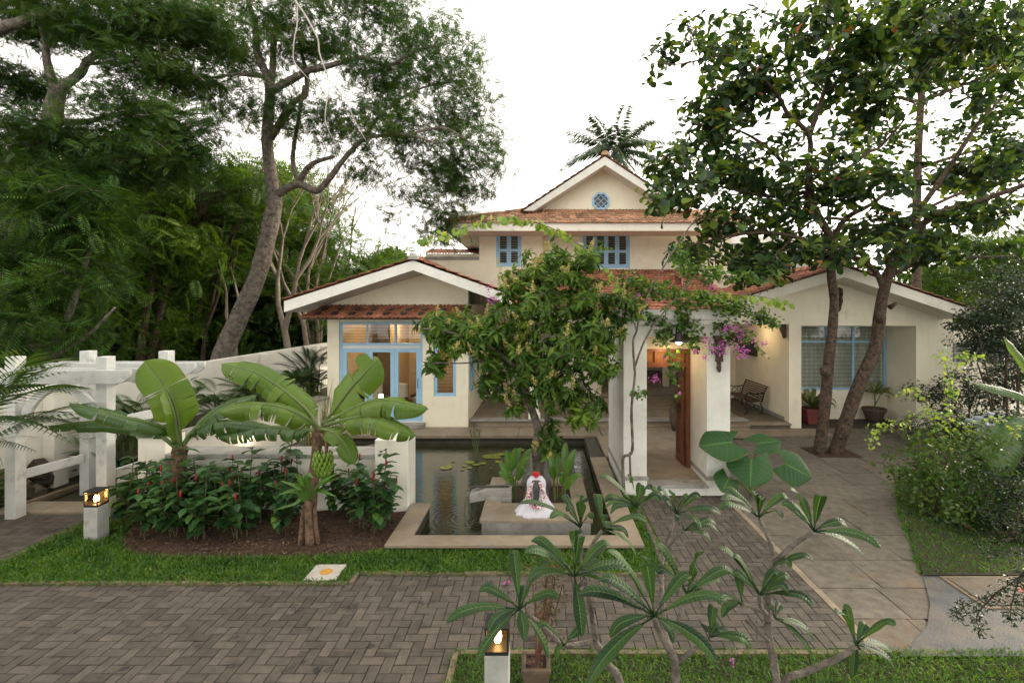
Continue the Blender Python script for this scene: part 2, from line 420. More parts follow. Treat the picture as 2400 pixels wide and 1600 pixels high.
M['bark'] = surf('grey_bark', [(.05, .042, .033), (.24, .21, .175)], 8, 12, .95, 1.0, 22, pos=[.30, .70], bdist=.06)
M['darkbark'] = surf('brown_bark', [(.018, .013, .009), (.13, .092, .066)], 14, 12, .95, 1.0, 26, pos=[.32, .66], bdist=.06)
M['palebark'] = surf('pale_bark', [(.16, .13, .10), (.30, .25, .2)], 6, 7, .9, .5, 34)
M['deadwood'] = surf('bleached_dead_wood', [(.30, .27, .25), (.50, .46, .43)], 6, 7, .8, .3, 34)
M['greenstem'] = surf('green_stem', [(.07, .11, .03), (.12, .16, .05)], 6, 4, .6, .2, 34)
M['fibre'] = surf('banana_fibre', [(.04, .025, .016), (.19, .12, .075)], 14, 7, .9, .6, 50, pos=[.35, .7])
def water_mat():
    m, nt, out = newmat('pond_water'); L = nt.links
    g = N(nt, 'ShaderNodeNewGeometry')
    b = N(nt, 'ShaderNodeBsdfPrincipled', Roughness=.03, IOR=1.8)
    n0 = N(nt, 'ShaderNodeTexNoise', Scale=1.2, Detail=4); L.new(g.outputs['Position'], n0.inputs['Vector'])
    r = ramp(nt, [(.010, .013, .006), (.03, .034, .016)], [.35, .65]); L.new(n0.outputs['Fac'], r.inputs['Fac']); L.new(r.outputs[0], b.inputs['Base Color'])
    mp = N(nt, 'ShaderNodeMapping'); mp.inputs['Scale'].default_value = (1.0, 2.2, 1.0)
    L.new(g.outputs['Position'], mp.inputs['Vector'])
    n1 = N(nt, 'ShaderNodeTexNoise', Scale=7.0, Detail=3.0, Distortion=.8); L.new(mp.outputs[0], n1.inputs['Vector'])
    # rings spreading from where the spout falls in
    sub = N(nt, 'ShaderNodeVectorMath', _operation='DISTANCE'); sub.inputs[1].default_value = (-1.25, 8.3, -.13)
    L.new(g.outputs['Position'], sub.inputs[0])
    fr = N(nt, 'ShaderNodeMath', _operation='MULTIPLY'); fr.inputs[1].default_value = 62.0; L.new(sub.outputs['Value'], fr.inputs[0])
    ad = N(nt, 'ShaderNodeMath', _operation='MULTIPLY_ADD'); ad.inputs[1].default_value = 7.0; L.new(n1.outputs['Fac'], ad.inputs[0]); L.new(fr.outputs[0], ad.inputs[2])
    si = N(nt, 'ShaderNodeMath', _operation='SINE'); L.new(ad.outputs[0], si.inputs[0])
    fa = N(nt, 'ShaderNodeMapRange', From__Min=.1, From__Max=1.7, To__Min=.13, To__Max=0.0); L.new(sub.outputs['Value'], fa.inputs['Value'])
    mu = N(nt, 'ShaderNodeMath', _operation='MULTIPLY'); L.new(si.outputs[0], mu.inputs[0]); L.new(fa.outputs[0], mu.inputs[1])
    sm = N(nt, 'ShaderNodeMath', _operation='ADD'); L.new(mu.outputs[0], sm.inputs[0]); L.new(n1.outputs['Fac'], sm.inputs[1])
    bp = N(nt, 'ShaderNodeBump', Strength=.16, Distance=.022); L.new(sm.outputs[0], bp.inputs['Height']); L.new(bp.outputs['Normal'], b.inputs['Normal'])
    L.new(b.outputs[0], out.inputs['Surface']); return m
M['water'] = water_mat(); M['hallfloor'] = surf('worn_stone_floor', [(.10, .08, .055), (.17, .14, .10)], 3, 7, .5, .2, 60)

# ================================================================ setting
def grid_sheet(xs, ys, z, drop):
    mb = MB(); vs = [(x, y, z) for y in ys for x in xs]; n = len(xs); fs = []
    for j in range(len(ys) - 1):
        for i in range(n - 1):
            if not drop((xs[i] + xs[i + 1]) / 2, (ys[j] + ys[j + 1]) / 2): fs.append((j * n + i, j * n + i + 1, (j + 1) * n + i + 1, (j + 1) * n + i))
    return mb.add(vs, fs)
PX0, PX1, PY0, PY1 = -5.9, 1.10, 7.19, 12.9
grid_sheet([-220, PX0, -1.9, PX1, 220], [-30, PY0, 8.36, PY1, 320], -.03,
           lambda x, y: (PX0 < x < PX1 and 8.36 < y < PY1) or (-1.9 < x < PX1 and PY0 < y < 8.4)).strut('ground', M['earth'])
mb = MB(); mb.add([(-6.3, 7.0, -.13), (1.3, 7.0, -.13), (1.3, 13.0, -.13), (-6.3, 13.0, -.13)], [(0, 1, 2, 3)]); mb.strut('water', M['water'])
mb = MB()   # stone basin walls under the coping
mb.box(-2.16, 1.41, 6.93, 7.165, -.5, .055); mb.box(-2.16, -1.90, 7.165, 8.36, -.5, .055)
mb.box(1.13, 1.41, 7.165, 11.0, -.5, .055); mb.box(-6.2, 1.44, 12.94, 13.6, -.5, .02); mb.box(1.13, 1.42, 11.0, 12.94, -.5, .055)
mb.box(-6.2, -5.9, 8.7, 12.94, -.5, .0)
mb.strut('pool_wall', M['wetstone'])
mb = MB()
mb.box(-2.20, -1.87, 7.19, 8.38, .055, .10); mb.box(-2.20, 1.45, 6.88, 7.188, .055, .10)
mb.box(1.10, 1.45, 7.19, 10.98, .055, .10)
x = -6.2
for w in (2.1, 1.6, 1.9, 2.2): mb.box(x, x + w - .006, 12.88, 13.79, .02, .10); x += w
mb.box(1.46, 3.9, 11.03, 12.87, -.03, .10); mb.box(1.62, 5.8, 12.88, 13.79, .02, .10)
mb.strut('pool_coping', M['coping'], bevel=.006)

# --- herringbone brick paving
def clip(poly, ax, val, keep_less):
    out = []
    for i in range(len(poly)):
        a, b = poly[i], poly[(i + 1) % len(poly)]
        ia = (a[ax] <= val) if keep_less else (a[ax] >= val); ib = (b[ax] <= val) if keep_less else (b[ax] >= val)
        if ia: out.append(a)
        if ia != ib:
            t = (val - a[ax]) / (b[ax] - a[ax]); out.append((a[0] + t * (b[0] - a[0]), a[1] + t * (b[1] - a[1])))
    return out
def pave(mb, rect, bricks, z, th=.04, gap=.004, jit=.0025):
    x0, x1, y0, y1 = rect
    for (a, b, c, d) in bricks:
        if b < x0 or a > x1 or d < y0 or c > y1: continue
        g = gap
        p = [(a + g, c + g), (b - g, c + g), (b - g, d - g), (a + g, d - g)]
        for ax, v, k in ((0, x0, 0), (0, x1, 1), (1, y0, 0), (1, y1, 1)):
            p = clip(p, ax, v, k)
            if len(p) < 3: break
        if len(p) < 3: continue
        zz = z + random.uniform(-jit, jit); tx, ty = random.uniform(-.012, .012), random.uniform(-.012, .012)
        cx = sum(q[0] for q in p) / len(p); cy = sum(q[1] for q in p) / len(p); e = .003; n = len(p)
        def zt(q): return zz + (q[0] - cx) * tx + (q[1] - cy) * ty
        low = [(q[0], q[1], zt(q) - th) for q in p]; mid = [(q[0], q[1], zt(q) - e) for q in p]
        top = [(q[0] + (e if q[0] < cx else -e), q[1] + (e if q[1] < cy else -e), zt(q)) for q in p]
        mb.add(low + mid + top, [tuple(range(2 * n, 3 * n))] + [(i + s, (i + 1) % n + s, (i + 1) % n + s + n, i + s + n) for s in (0, n) for i in range(n)])
def herring(w, x0, x1, y0, y1):
    out = []; nx = int((x1 - x0) / w) + 6; ny = int((y1 - y0) / w) + 6
    for j in range(-4, ny):
        for i in range(-4, nx):
            k = (i - j) % 4
            X, Y = x0 + i * w, y0 + j * w
            if k == 0: out.append((X, X + 2 * w, Y, Y + w))
            elif k == 2: out.append((X, X + w, Y - w, Y + w)) if False else None
            if k == 3: out.append((X, X + w, Y, Y + 2 * w))
    return [o for o in out if o]
hb = herring(.1125, -13, 4, 2.9, 9.2)
mb = MB()
for r in ((-13, -2.40, 2.9, 6.05), (-2.40, 3.30, 4.88, 6.27), (-2.40, -.88, 2.9, 4.88), (1.72, 3.30, 6.27, 8.9), (-13, -7.27, 6.05, 8.15)): pave(mb, r, hb, 0.0)
mb.strut('brick_paving', M['brick'])
mb = MB(); mb.add([(-13.5, 2.5, -.018), (3.4, 2.5, -.018), (3.4, 9.1, -.018), (1.6, 9.1, -.018), (1.6, 6.3, -.018), (-7.2, 6.3, -.018), (-7.2, 8.2, -.018), (-13.5, 8.2, -.018)], [tuple(range(8))])
mb.strut('paving_bed', M['bed'])
def kerbline(mb, a, b, w=.055, z=.022, ln=.45, h=.08):
    a, b = Vector((*a, 0)), Vector((*b, 0)); L = (b - a).length; n = max(1, round(L / ln))
    for i in range(n):
        p = a.lerp(b, (i + .006) / n); q = a.lerp(b, (i + .994) / n)
        o = Vector((random.uniform(-.004, .004), random.uniform(-.004, .004), z - h / 2 + random.uniform(-.004, .004)))
        mb.beam(p + o, q + o, w, h)
mb = MB()
kerbline(mb, (-7.2, 6.09), (-2.40, 6.09)); kerbline(mb, (-2.36, 6.09), (-2.36, 6.33)); kerbline(mb, (-2.33, 6.31), (1.70, 6.31))
kerbline(mb, (1.68, 6.34), (1.68, 8.9)); kerbline(mb, (-.84, 2.9), (-.84, 4.85)); kerbline(mb, (-.80, 4.85), (3.40, 4.85)); kerbline(mb, (-7.24, 6.1), (-7.2, 8.0))
kerbline(mb, (-7.2, 8.12), (-4.0, 12.5), .1, .03); kerbline(mb, (-9.0, 8.3), (-8.45, 12.8), .12, .05)
mb.strut('kerb', M['kerb'])
mb = MB(); kerbline(mb, (3.35, 4.88), (3.35, 9.3), .085, .004, 1.1); mb.strut('path_edging', M['coping'])
# --- granite slab forecourt, its right edge an arc
slabs = []; y = 4.85
k = 0
for h in (.55, .60, .67, .73, .72, .70, .72, .68, .72, .7, .7, .7, .7, .7, .7):
    x = 3.40 - random.uniform(0, .3) if k else 3.40
    while x < 14:
        w = random.choice((.62, .78, .9, 1.05)); slabs.append((x, x + w, y, y + h)); x += w
    y += h; k += 1
def arc_right(Y):
    T = [(4.8, 3.5), (5.0, 3.79), (5.27, 4.15), (5.67, 4.5), (6.3, 4.9), (7.16, 5.42), (8.2, 6.0), (9.49, 6.89), (10.6, 8.0), (11.8, 9.4), (13, 10.8), (20, 14)]
    for (a, b), (c, d) in zip(T, T[1:]):
        if a <= Y <= c: return b + (d - b) * (Y - a) / (c - a)
    return T[-1][1]
mb = MB()
y = 4.88
while y < 14.0:    # thin strips let the slabs end on the curve
    pass_y = y + .12
    pave(mb, (3.40, arc_right((y + pass_y) / 2), y, min(pass_y, 14.05)), slabs, -.004, .05, .004, 0.0) if False else None
    y = pass_y
for s in slabs:
    if s[2] > 14.1: continue
    lo = 3.40 if s[2] < 9.0 else 1.46
    ed = arc_right((s[2] + s[3]) / 2) + .25
    if s[0] > ed: continue
    pave(mb, (3.40, ed, 4.88, 14.06), [s], -.002, .05, .004, .0012)
mb.strut('granite_paving', M['granite'])
mb = MB(); mb.add([(1.3, 4.6, -.014), (14, 4.6, -.014), (14, 15.5, -.014), (3.3, 15.5, -.014), (3.3, 9.0, -.014), (1.3, 9.0, -.014)], [tuple(range(6))]); mb.strut('forecourt_bed', M['bed'])
# grey slate apron and the bed behind it cover the ragged slab ends along the arc
arcY = [4.80 + i * .06 for i in range(100)]
vs = []; fs = []
A = [yy for yy in arcY if yy <= 6.3]
mb = MB()
for i in range(len(A)):
    vs += [(arc_right(A[i]), A[i], .012), (11.0, A[i], .012)]
fs = [(2 * i, 2 * i + 1, 2 * i + 3, 2 * i + 2) for i in range(len(A) - 1)]
mb.add(vs, fs); mb.strut('slate_apron', M['slate'])
mb = MB(); vs = []; A = [yy for yy in arcY if 6.24 <= yy <= 10.7]
for i in range(len(A)): vs += [(arc_right(A[i]), A[i], .03), (14.0, A[i], .03)]
mb.add(vs, [(2 * i, 2 * i + 1, 2 * i + 3, 2 * i + 2) for i in range(len(A) - 1)]); 
mb.add([(arc_right(10.7), 10.7, .03), (14, 10.7, .03), (14, 14.0, .03), (11.4, 14.0, .03), (10.6, 12.9, .03)], [(0, 1, 2, 3, 4)])
mb.strut('planting_bed', M['earth'])
mb = MB()
for i in range(0, 66, 1):
    pass
# soil bed of the left border
def soil_front(X): return 6.72 + 1.45 * (abs(X + 4.35) / 2.25) ** 5 if X < -4.35 else 6.72 + .16 * max(0, (X + 3.6) / 1.4) ** 2
xs = [-6.62 + i * .17 for i in range(27)]; xs = [x_ for x_ in xs if x_ < -2.2] + [-2.2]
vs = []; fs = []
ny = 14
for x_ in xs:
    f0 = min(soil_front(x_), 8.2)
    for j in range(ny + 1):
        yy = f0 + (8.22 - f0) * j / ny
        edge = min(j, 2) / 2
        vs.append((x_, yy, -.01 + edge * (.035 + .02 * math.sin(x_ * 5 + yy * 3) + random.uniform(-.008, .012))))
fs = [(i * (ny + 1) + j, (i + 1) * (ny + 1) + j, (i + 1) * (ny + 1) + j + 1, i * (ny + 1) + j + 1) for i in range(len(xs) - 1) for j in range(ny)]
mb = MB().add(vs, fs); mb.strut('soil', M['soil'], smooth=True)
mb = MB(); mb.box(-9.2, -7.25, 8.17, 8.62, -.03, .035); mb.strut('stone_threshold', M['coping'], bevel=.008)
# ---- grass: countless blades
GM = leafmat('grass_blade', [(.022, .065, .008), (.05, .135, .014), (.10, .19, .022), (.15, .22, .04), (.26, .22, .09)], [0, .4, .8, .94, 1], rough=.5, trans=.3, clump=2.5)
def blades(name, regions, dens, ln=(.035, .085), wd=.19):
    Ps = []
    for (x0, x1, y0, y1, ok) in regions:
        n = int((x1 - x0) * (y1 - y0) * dens)
        p = np.stack([rng.uniform(x0, x1, n), rng.uniform(y0, y1, n)], 1)
        if ok: p = p[np.array([ok(a, b) for a, b in p])]
        Ps.append(p)
    P2 = np.concatenate(Ps); n = len(P2)
    P = np.concatenate([P2, rng.uniform(-.02, .02, (n, 1))], 1)
    D = randdirs(n, 0.0); D[:, 2] = np.abs(D[:, 2]) * .7 + .25
    Nn = randdirs(n, 1.5)
    return foliage(name, GM, None, [leaves(P, D, Nn, rng.uniform(*ln, n), np.full(n, wd), T_DIAMOND)], kind='stuff')
def near_manhole(a, b): return -2.98 < a < -2.55 and 6.13 < b < 6.52
def near_bollard(a, b): return -6.80 < a < -6.44 and 7.2 < b < 7.52
g = blades('grass', [(-7.27, -2.38, 6.05, 8.1, lambda a, b: (b < soil_front(a) + rng.normal() * .03 or a < -6.55) and a > -7.27 and not near_manhole(a, b) and not near_bollard(a, b) and (b < 6.86 + max(0, -2.2 - a) * 9)),
                     (-2.40, 1.70, 6.275, 6.91, None), (1.43, 1.71, 6.85, 8.92, None)], 5200)
tag(g, 'bright green broad-bladed lawn grass around the soil bed and pool')
g = blades('grass', [(-.87, 8.6, 2.6, 4.89, lambda a, b: not (-.52 < a < -.22 and 4.0 < b < 4.4))], 4200, (.03, .07), .15)
tag(g, 'dark green lawn grass strip along the bottom of the view')
g = blades('grass', [(3.6, 9.0, 6.28, 10.2, lambda a, b: arc_right(b) - .05 < a < arc_right(b) + 2.4)], 5000, (.03, .08), .17)
tag(g, 'dark grass fringe under the shrubs beside the granite paving')
mb = MB(); mb.add([(-.84, 1.0, -.01), (10, 1.0, -.01), (10, 4.83, -.01), (-.84, 4.83, -.01)], [(0, 1, 2, 3)]); mb.strut('lawn_soil', M['earth'])

# ================================================================ roofs
def tiles(mb, P0, U, V, lenU, lenV, tw=.235, tl=.30, ucl=None, hgt=.035):
    P0, U, V = Vector(P0), Vector(U).normalized(), Vector(V).normalized(); Nn = U.cross(V).normalized()
    if Nn.z < 0: Nn = -Nn
    prof = [(0, .6), (.14, 1.0), (.28, .25), (.5, .1), (.64, .8), (.78, .2), (1.02, .45)]
    nu, nv = int(lenU / tw) + 1, int(math.ceil(lenV / tl))
    for j in range(nv):
        v0, v1 = j * tl, min((j + 1) * tl + .03, lenV)
        lo, hi = (ucl(v0) if ucl else (0, lenU)); lo1, hi1 = (ucl(v1) if ucl else (0, lenU))
        for i in range(nu):
            u0 = i * tw
            if u0 + tw < min(lo, lo1) or u0 > max(hi, hi1): continue
            jz = random.uniform(-.006, .006); vs = []
            for (fu, fh) in prof:
                u = u0 + fu * tw
                ua = min(max(u, lo), hi); ub = min(max(u, lo1), hi1)
                a = P0 + U * ua + V * v0 + Nn * (.045 + fh * hgt + jz); b = P0 + U * ub + V * v1 + Nn * (.012 + fh * hgt)
                c = a - Nn * .028
                vs += [a, b, c]
            fs = []
            for q in range(len(prof) - 1):
                a0, b0, c0 = 3 * q, 3 * q + 1, 3 * q + 2; a1, b1, c1 = a0 + 3, b0 + 3, c0 + 3
                fs += [(a0, a1, b1, b0), (c0, c1, a1, a0)]
            mb.add(vs, fs)
def ridgecaps(mb, a, b, r=.10, ln=.36):
    a, b = Vector(a), Vector(b); L = (b - a).length; n = int(L / ln) + 1; d = (b - a) / n
    side = d.cross(Vector((0, 0, 1))).normalized(); up = side.cross(d).normalized()
    for i in range(n):
        p, q = a + d * i, a + d * (i + 1.08); vs = []
        for (pp, rr) in ((p, r * 1.12), (q, r * .92)):
            for k in range(7):
                an = PI * k / 6
                vs.append(pp + side * math.cos(an) * rr + up * (math.sin(an) * rr))
        mb.add(vs, [(k, k + 1, k + 8, k + 7) for k in range(6)] + [tuple(range(7))])

def wall_y(mb, x0, x1, z0, z1, y0, y1, ops):
    """wall in a plane of constant y with rectangular openings (xa, xb, za, zb)"""
    xs = sorted({x0, x1} | {o[0] for o in ops if x0 < o[0] < x1} | {o[1] for o in ops if x0 < o[1] < x1})
    for a, b in zip(xs, xs[1:]):
        m = (a + b) / 2; cur = z0
        for o in sorted([o for o in ops if o[0] < m < o[1]], key=lambda o: o[2]):
            if o[2] > cur: mb.box(a, b, y0, y1, cur, o[2])
            cur = max(cur, o[3])
        if cur < z1: mb.box(a, b, y0, y1, cur, z1)
def wall_x(mb, y0, y1, z0, z1, x0, x1, ops):
    ys = sorted({y0, y1} | {o[0] for o in ops} | {o[1] for o in ops})
    for a, b in zip(ys, ys[1:]):
        m = (a + b) / 2; cur = z0
        for o in sorted([o for o in ops if o[0] < m < o[1]], key=lambda o: o[2]):
            if o[2] > cur: mb.box(x0, x1, a, b, cur, o[2])
            cur = max(cur, o[3])
        if cur < z1: mb.box(x0, x1, a, b, cur, z1)
def frame_y(mb, x0, x1, z0, z1, y, w=.07, d=.07, vs=(), hs=(), mw=None):
    mw = mw or w
    mb.box(x0, x0 + w, y, y + d, z0, z1); mb.box(x1 - w, x1, y, y + d, z0, z1)
    mb.box(x0 + w, x1 - w, y + .002, y + d - .002, z0, z0 + w); mb.box(x0 + w, x1 - w, y + .002, y + d - .002, z1 - w, z1)
    for v in vs: mb.box(v - mw / 2, v + mw / 2, y + .003, y + d - .003, z0 + w, z1 - w)
    for h in hs: mb.box(x0 + w, x1 - w, y + .006, y + d - .006, h - mw / 2, h + mw / 2)
# ================================================================ the house
house = thing('house', 'cream tile-roofed house with pale blue windows, filling the middle of the view', 'house', (0, 17.7, 0))
# ---- left wing
LX0, LX1, LY, LB = -6.01, -2.05, 13.8, 17.7
mb = MB()
DO = (-5.68, -3.33, .24, 3.05); WO = (-3.02, -2.39, .95, 3.05)
wall_y(mb, LX0, LX1, .08, 3.55, LY, LY + .23, [DO, WO])
SW = (14.03, 15.35, .97, 3.05)
wall_x(mb, LY + .23, LB, .08, 3.55, LX1 - .23, LX1, [SW]); wall_x(mb, LY + .23, LB, .08, 3.3, LX0, LX0 + .23, [])
# gable above the awning
mb.prism([(LX0, 3.55), (LX1, 3.55), (LX1, 3.95), (-3.29, 4.40), (LX0, 3.55)][:4] + [], lambda p, k: (p[0], LY + .23 * k, p[1]))
mb.prism([(-5.6, 3.35), (-1.0, 3.35), (-1.0, 3.57), (-3.29, 4.39)], lambda p, k: (p[0], 17.45 + .2 * k, p[1]))
mb.build('wall', M['plaster'], house)
mb = MB()
rp = [(-6.61, 3.33), (-3.29, 4.41), (-.80, 3.50), (-.80, 3.76), (-3.29, 4.66), (-6.61, 3.61)]
mb.prism(rp, lambda p, k: (p[0], 12.62 + (17.55 - 12.62) * k, p[1]))
rf = mb.build('roof', M['white'], house); rf['label'] = 'white gable roof slab of the left wing with orange tiles on top'
mb = MB()
sl = Vector((-3.29 + 6.61, 0, 4.66 - 3.61)); tiles(mb, (-6.67, 12.58, 3.61), (0, 1, 0), sl, 4.9, sl.length + .05)
sl = Vector((-3.29 + .80, 0, 4.66 - 3.76)); tiles(mb, (-.74, 12.58, 3.76), (0, 1, 0), sl, 4.9, sl.length + .05) if False else None
s2 = Vector((-3.29 + .80, 0, .90)); tiles(mb, (-.74, 12.58, 3.76), (0, 1, 0), s2, 4.9, s2.length + .05)
mb.build('roof_tile', M['tile'], rf)
mb = MB(); ridgecaps(mb, (-3.29, 12.60, 4.70), (-3.29, 17.5, 4.70), .12); mb.build('ridge_cap', M['tile'], rf)
mb = MB(); mb.lathe([(.001, 0), (.15, .0), (.14, .08), (.06, .16), (.001, .17)], (-3.29, 12.66, 4.68), 10); mb.build('ridge_stone', M['greystone'], rf)
# awning
mb = MB()
aw = Vector((0, .82, .36)); L_ = aw.length
tiles(mb, (-6.38, 12.96, 3.15), (1, 0, 0), aw, 4.5, L_, ucl=lambda v: (.0 + .42 * v, 4.5 - .2 * v))
an = mb.build('awning', M['tile'], house)
mb = MB(); mb.add([(-6.34, 12.98, 3.13), (-1.95, 12.98, 3.13), (-1.95, 13.79, 3.48), (-6.0, 13.79, 3.48), (-6.34, 12.98, 3.16), (-1.95, 12.98, 3.16), (-1.95, 13.79, 3.51), (-6.0, 13.79, 3.51)], [(0, 1, 2, 3), (4, 7, 6, 5), (0, 4, 5, 1), (1, 5, 6, 2), (3, 7, 4, 0)])
mb.build('awning_board', M['dkwood'], an)
mb = MB()
for r_ in range(2):
    for i in range(9):
        c = Vector((-5.98 + i * .46 + r_ * .06, 13.08 + r_ * .26, 3.265 + r_ * .114)); d = aw.normalized()
        mb.beam(c, c + d * .15, .13, .035)
mb.build('glass_tile', M['darkglass'], an)
# openings of the left wing
def window(name, x0, x1, z0, z1, y, vs, hs, pane=True, slats=None, w=.07, parent=house, glass='glass', label=None):
    mb = MB(); frame_y(mb, x0, x1, z0, z1, y, w, .08, vs, hs, w * .85); o = mb.build(name, M['blue'], parent, bevel=.004)
    if label: o['label'] = label
    if pane:
        mb = MB(); mb.box(x0 + .02, x1 - .02, y + .037, y + .043, z0 + .02, z1 - .02); mb.build('pane', M[glass], o)
    if slats:
        mb = MB()
        for (a, b, c, d, n) in slats:
            for i in range(n):
                zz = c + (d - c) * (i + .5) / n; mb.box(a, b, y + .052, y + .06, zz - .005, zz + .005)
        mb.build('louver', M['slat'], o)
    return o
window('window', -5.68, -3.33, 2.38, 3.05, LY + .05, (-4.9, -4.11), (), slats=[(-5.6, -3.41, 2.43, 3.0, 7)])
mb = MB(); mb.box(-5.61, -3.40, LY + .06, LY + .12, 2.30, 2.378); mb.build('lintel', M['white'], house)
mb = MB(); mb.box(-5.68, -5.60, LY + .045, LY + .13, .24, 2.378); mb.box(-3.41, -3.33, LY + .045, LY + .13, .24, 2.378)
fd = mb.build('door_frame', M['blue'], house, bevel=.004)
for i in range(3):
    a = -5.60 + i * .73; b = a + .727
    mb = MB(); frame_y(mb, a, b, .24, 2.30, LY + .06, .11, .05)
    d_ = mb.build('door', M['blue'], house, bevel=.005)
    mb = MB(); mb.box(a + .1, b - .1, LY + .08, LY + .086, .34, 2.2); mb.build('pane', M['glass'], d_)
    if i == 2:
        mb = MB(); mb.tube([(b - .055, LY + .06, 1.18), (b - .055, LY + .01, 1.2), (b - .055, LY + .01, 1.42), (b - .055, LY + .06, 1.44)], .009, 6); mb.build('handle', M['black'], d_)
window('window', -3.02, -2.39, .95, 3.05, LY + .04, (), (2.30,), slats=[(-2.93, -2.48, 1.05, 2.2, 12), (-2.93, -2.48, 2.4, 2.95, 6)], w=.09)
mb = MB()
def frame_x(mb, y0, y1, z0, z1, x, w=.08, d=.08, vs=(), hs=()):
    mb.box(x - d, x, y0, y0 + w, z0, z1); mb.box(x - d, x, y1 - w, y1, z0, z1)
    mb.box(x - d + .002, x - .002, y0 + w, y1 - w, z0, z0 + w); mb.box(x - d + .002, x - .002, y0 + w, y1 - w, z1 - w, z1)
    for v in vs: mb.box(x - d + .004, x - .004, v - w / 2, v + w / 2, z0 + w, z1 - w)
    for h in hs: mb.box(x - d + .006, x - .006, y0 + w, y1 - w, h - w / 2, h + w / 2)
frame_x(mb, 14.03, 15.35, .97, 3.05, LX1 - .02, vs=(14.69,), hs=(2.3,)); o = mb.build('window', M['blue'], house, bevel=.004)
mb = MB(); mb.box(LX1 - .064, LX1 - .058, 14.05, 15.33, 1, 3); mb.build('pane', M['glass'], o)
# interior of the left wing
mb = MB(); mb.box(LX0 + .24, LX1 - .24, LY + .24, LB - .2, .12, .22); mb.build('room_floor', M['roomfloor'], house)
mb = MB(); mb.box(LX0 + .24, LX1 - .24, LB - .4, LB - .3, .22, 3.3); mb.box(LX0 + .235, LX0 + .25, LY + .25, LB - .4, .22, 3.3)
mb.box(-4.95, -4.65, LB - 1.6, LB - .41, .22, 3.29)
mb.build('room_wall', M['room'], house)
mb = MB(); mb.box(LX0 + .24, LX1 - .24, LY + .24, LB - .3, 3.3, 3.36); mb.build('room_ceiling', M['white'], house)
mb = MB(); mb.box(-3.95, -3.6, LB - .43, LB - .41, 1.6, 2.9); mb.build('wall_hanging', M['red'], house)
# low step of grey stone under the doors
mb = MB(); mb.box(-5.7, -3.25, 13.55, 13.795, .103, .235); mb.build('door_step', M['greystone'], house, bevel=.01)
# ---- verandah floor and main ground floor
mb = MB(); mb.box(-2.03, 5.9, 14.0, 17.68, .10, .215); mb.box(-2.03, 5.9, 13.80, 13.99, .102, .15); mb.build('verandah_floor', M['coping'], house)
mb = MB(); mb.box(-2.03, 5.9, 13.95, 14.3, .218, .262); mb.build('verandah_nosing', M['greystone'], house, bevel=.006)
mb = MB()
HALL = (2.2, 5.3, .26, 2.75); LAT = (1.20, 2.1, 1.3, 2.75); DK = (-1.4, .6, .26, 2.6)
MX0, MX1, MY = -2.23, 9.6, 17.7
W1 = (-1.62, -.70, 4.94, 6.5); W2 = (1.52, 3.25, 4.91, 6.5)
wall_y(mb, MX0, .05, .26, 6.55, MY, MY + .25, [W1, (DK[0], .05, DK[2], DK[3])])
wall_y(mb, .05, 5.2, .26, 6.55, MY + .25, MY + .5, [W2, HALL, LAT, (.05, .6, .26, 2.6)])
wall_y(mb, 5.2, 7.1, .26, 6.55, MY + .6, MY + .8, [])
wall_x(mb, MY + .25, MY + 7, .26, 6.55, MX0, MX0 + .25, [])
wall_y(mb, -4.15, MX0, .26, 5.18, MY, MY + .2, [])
mb.build('wall', M['plaster'], house)
mb = MB(); mb.box(-4.2, MX0, MY - .03, MY + .23, 5.18, 5.30); mb.build('parapet_cap', M['greystone'], house)
# hall seen through the gate
mb = MB(); mb.box(2.0, 6.2, MY + .0, 25.5, .16, .255); mb.build('hall_floor', M['hallfloor'], house)
mb = MB(); wall_x(mb, MY + .5, 25.5, .26, 3.2, 1.95, 2.1, []); wall_x(mb, MY + .5, 25.5, .26, 3.2, 6.1, 6.3, [(19, 21, 1.0, 2.4)]); mb.box(1.95, 6.3, 25.5, 25.7, .26, 3.2); mb.build('hall_wall', M['offwhite'], house)
mb = MB(); mb.box(1.8, 6.4, MY + .5, 25.7, 3.2, 3.3); mb.build('hall_ceiling', M['white'], house)
mb = MB(); mb.box(5.0, 5.22, 20.0, 20.22, .26, 3.19); mb.build('hall_column', M['plaster'], house)
mb = MB(); mb.box(DK[0] - .3, DK[1] + .3, MY + 2.5, MY + 2.6, .26, 3.0); mb.box(DK[0] - .3, DK[1] + .3, MY + .5, MY + 2.5, .2, .26); mb.build('room_wall', M['offwhite'], house)
mb = MB()
for i in range(8): mb.box(1.20 + i * .125, 1.235 + i * .125, MY + .32, MY + .37, 1.3, 2.75)
for i in range(12): mb.box(1.2, 2.1, MY + .325, MY + .365, 1.33 + i * .125, 1.365 + i * .125)
mb.build('lattice_window', M['black'], house)
mb = MB(); mb.box(-.32, -.06, 14.05, 14.31, .262, 3.35); mb.box(-.36, -.02, 14.01, 14.35, .263, .42); mb.build('verandah_column', M['offwhite'], house, bevel=.008)
# interior back panels behind the upper windows
mb = MB(); mb.box(MX0 + .3, 5.3, MY + 3.2, MY + 3.3, 3.4, 6.6); mb.box(MX0 + .3, 5.3, MY + .51, MY + 3.2, 6.42, 6.5); mb.box(5.0, 5.1, MY + .51, MY + 3.2, 3.4, 6.42); mb.build('upper_room_wall', M['slat'], house)
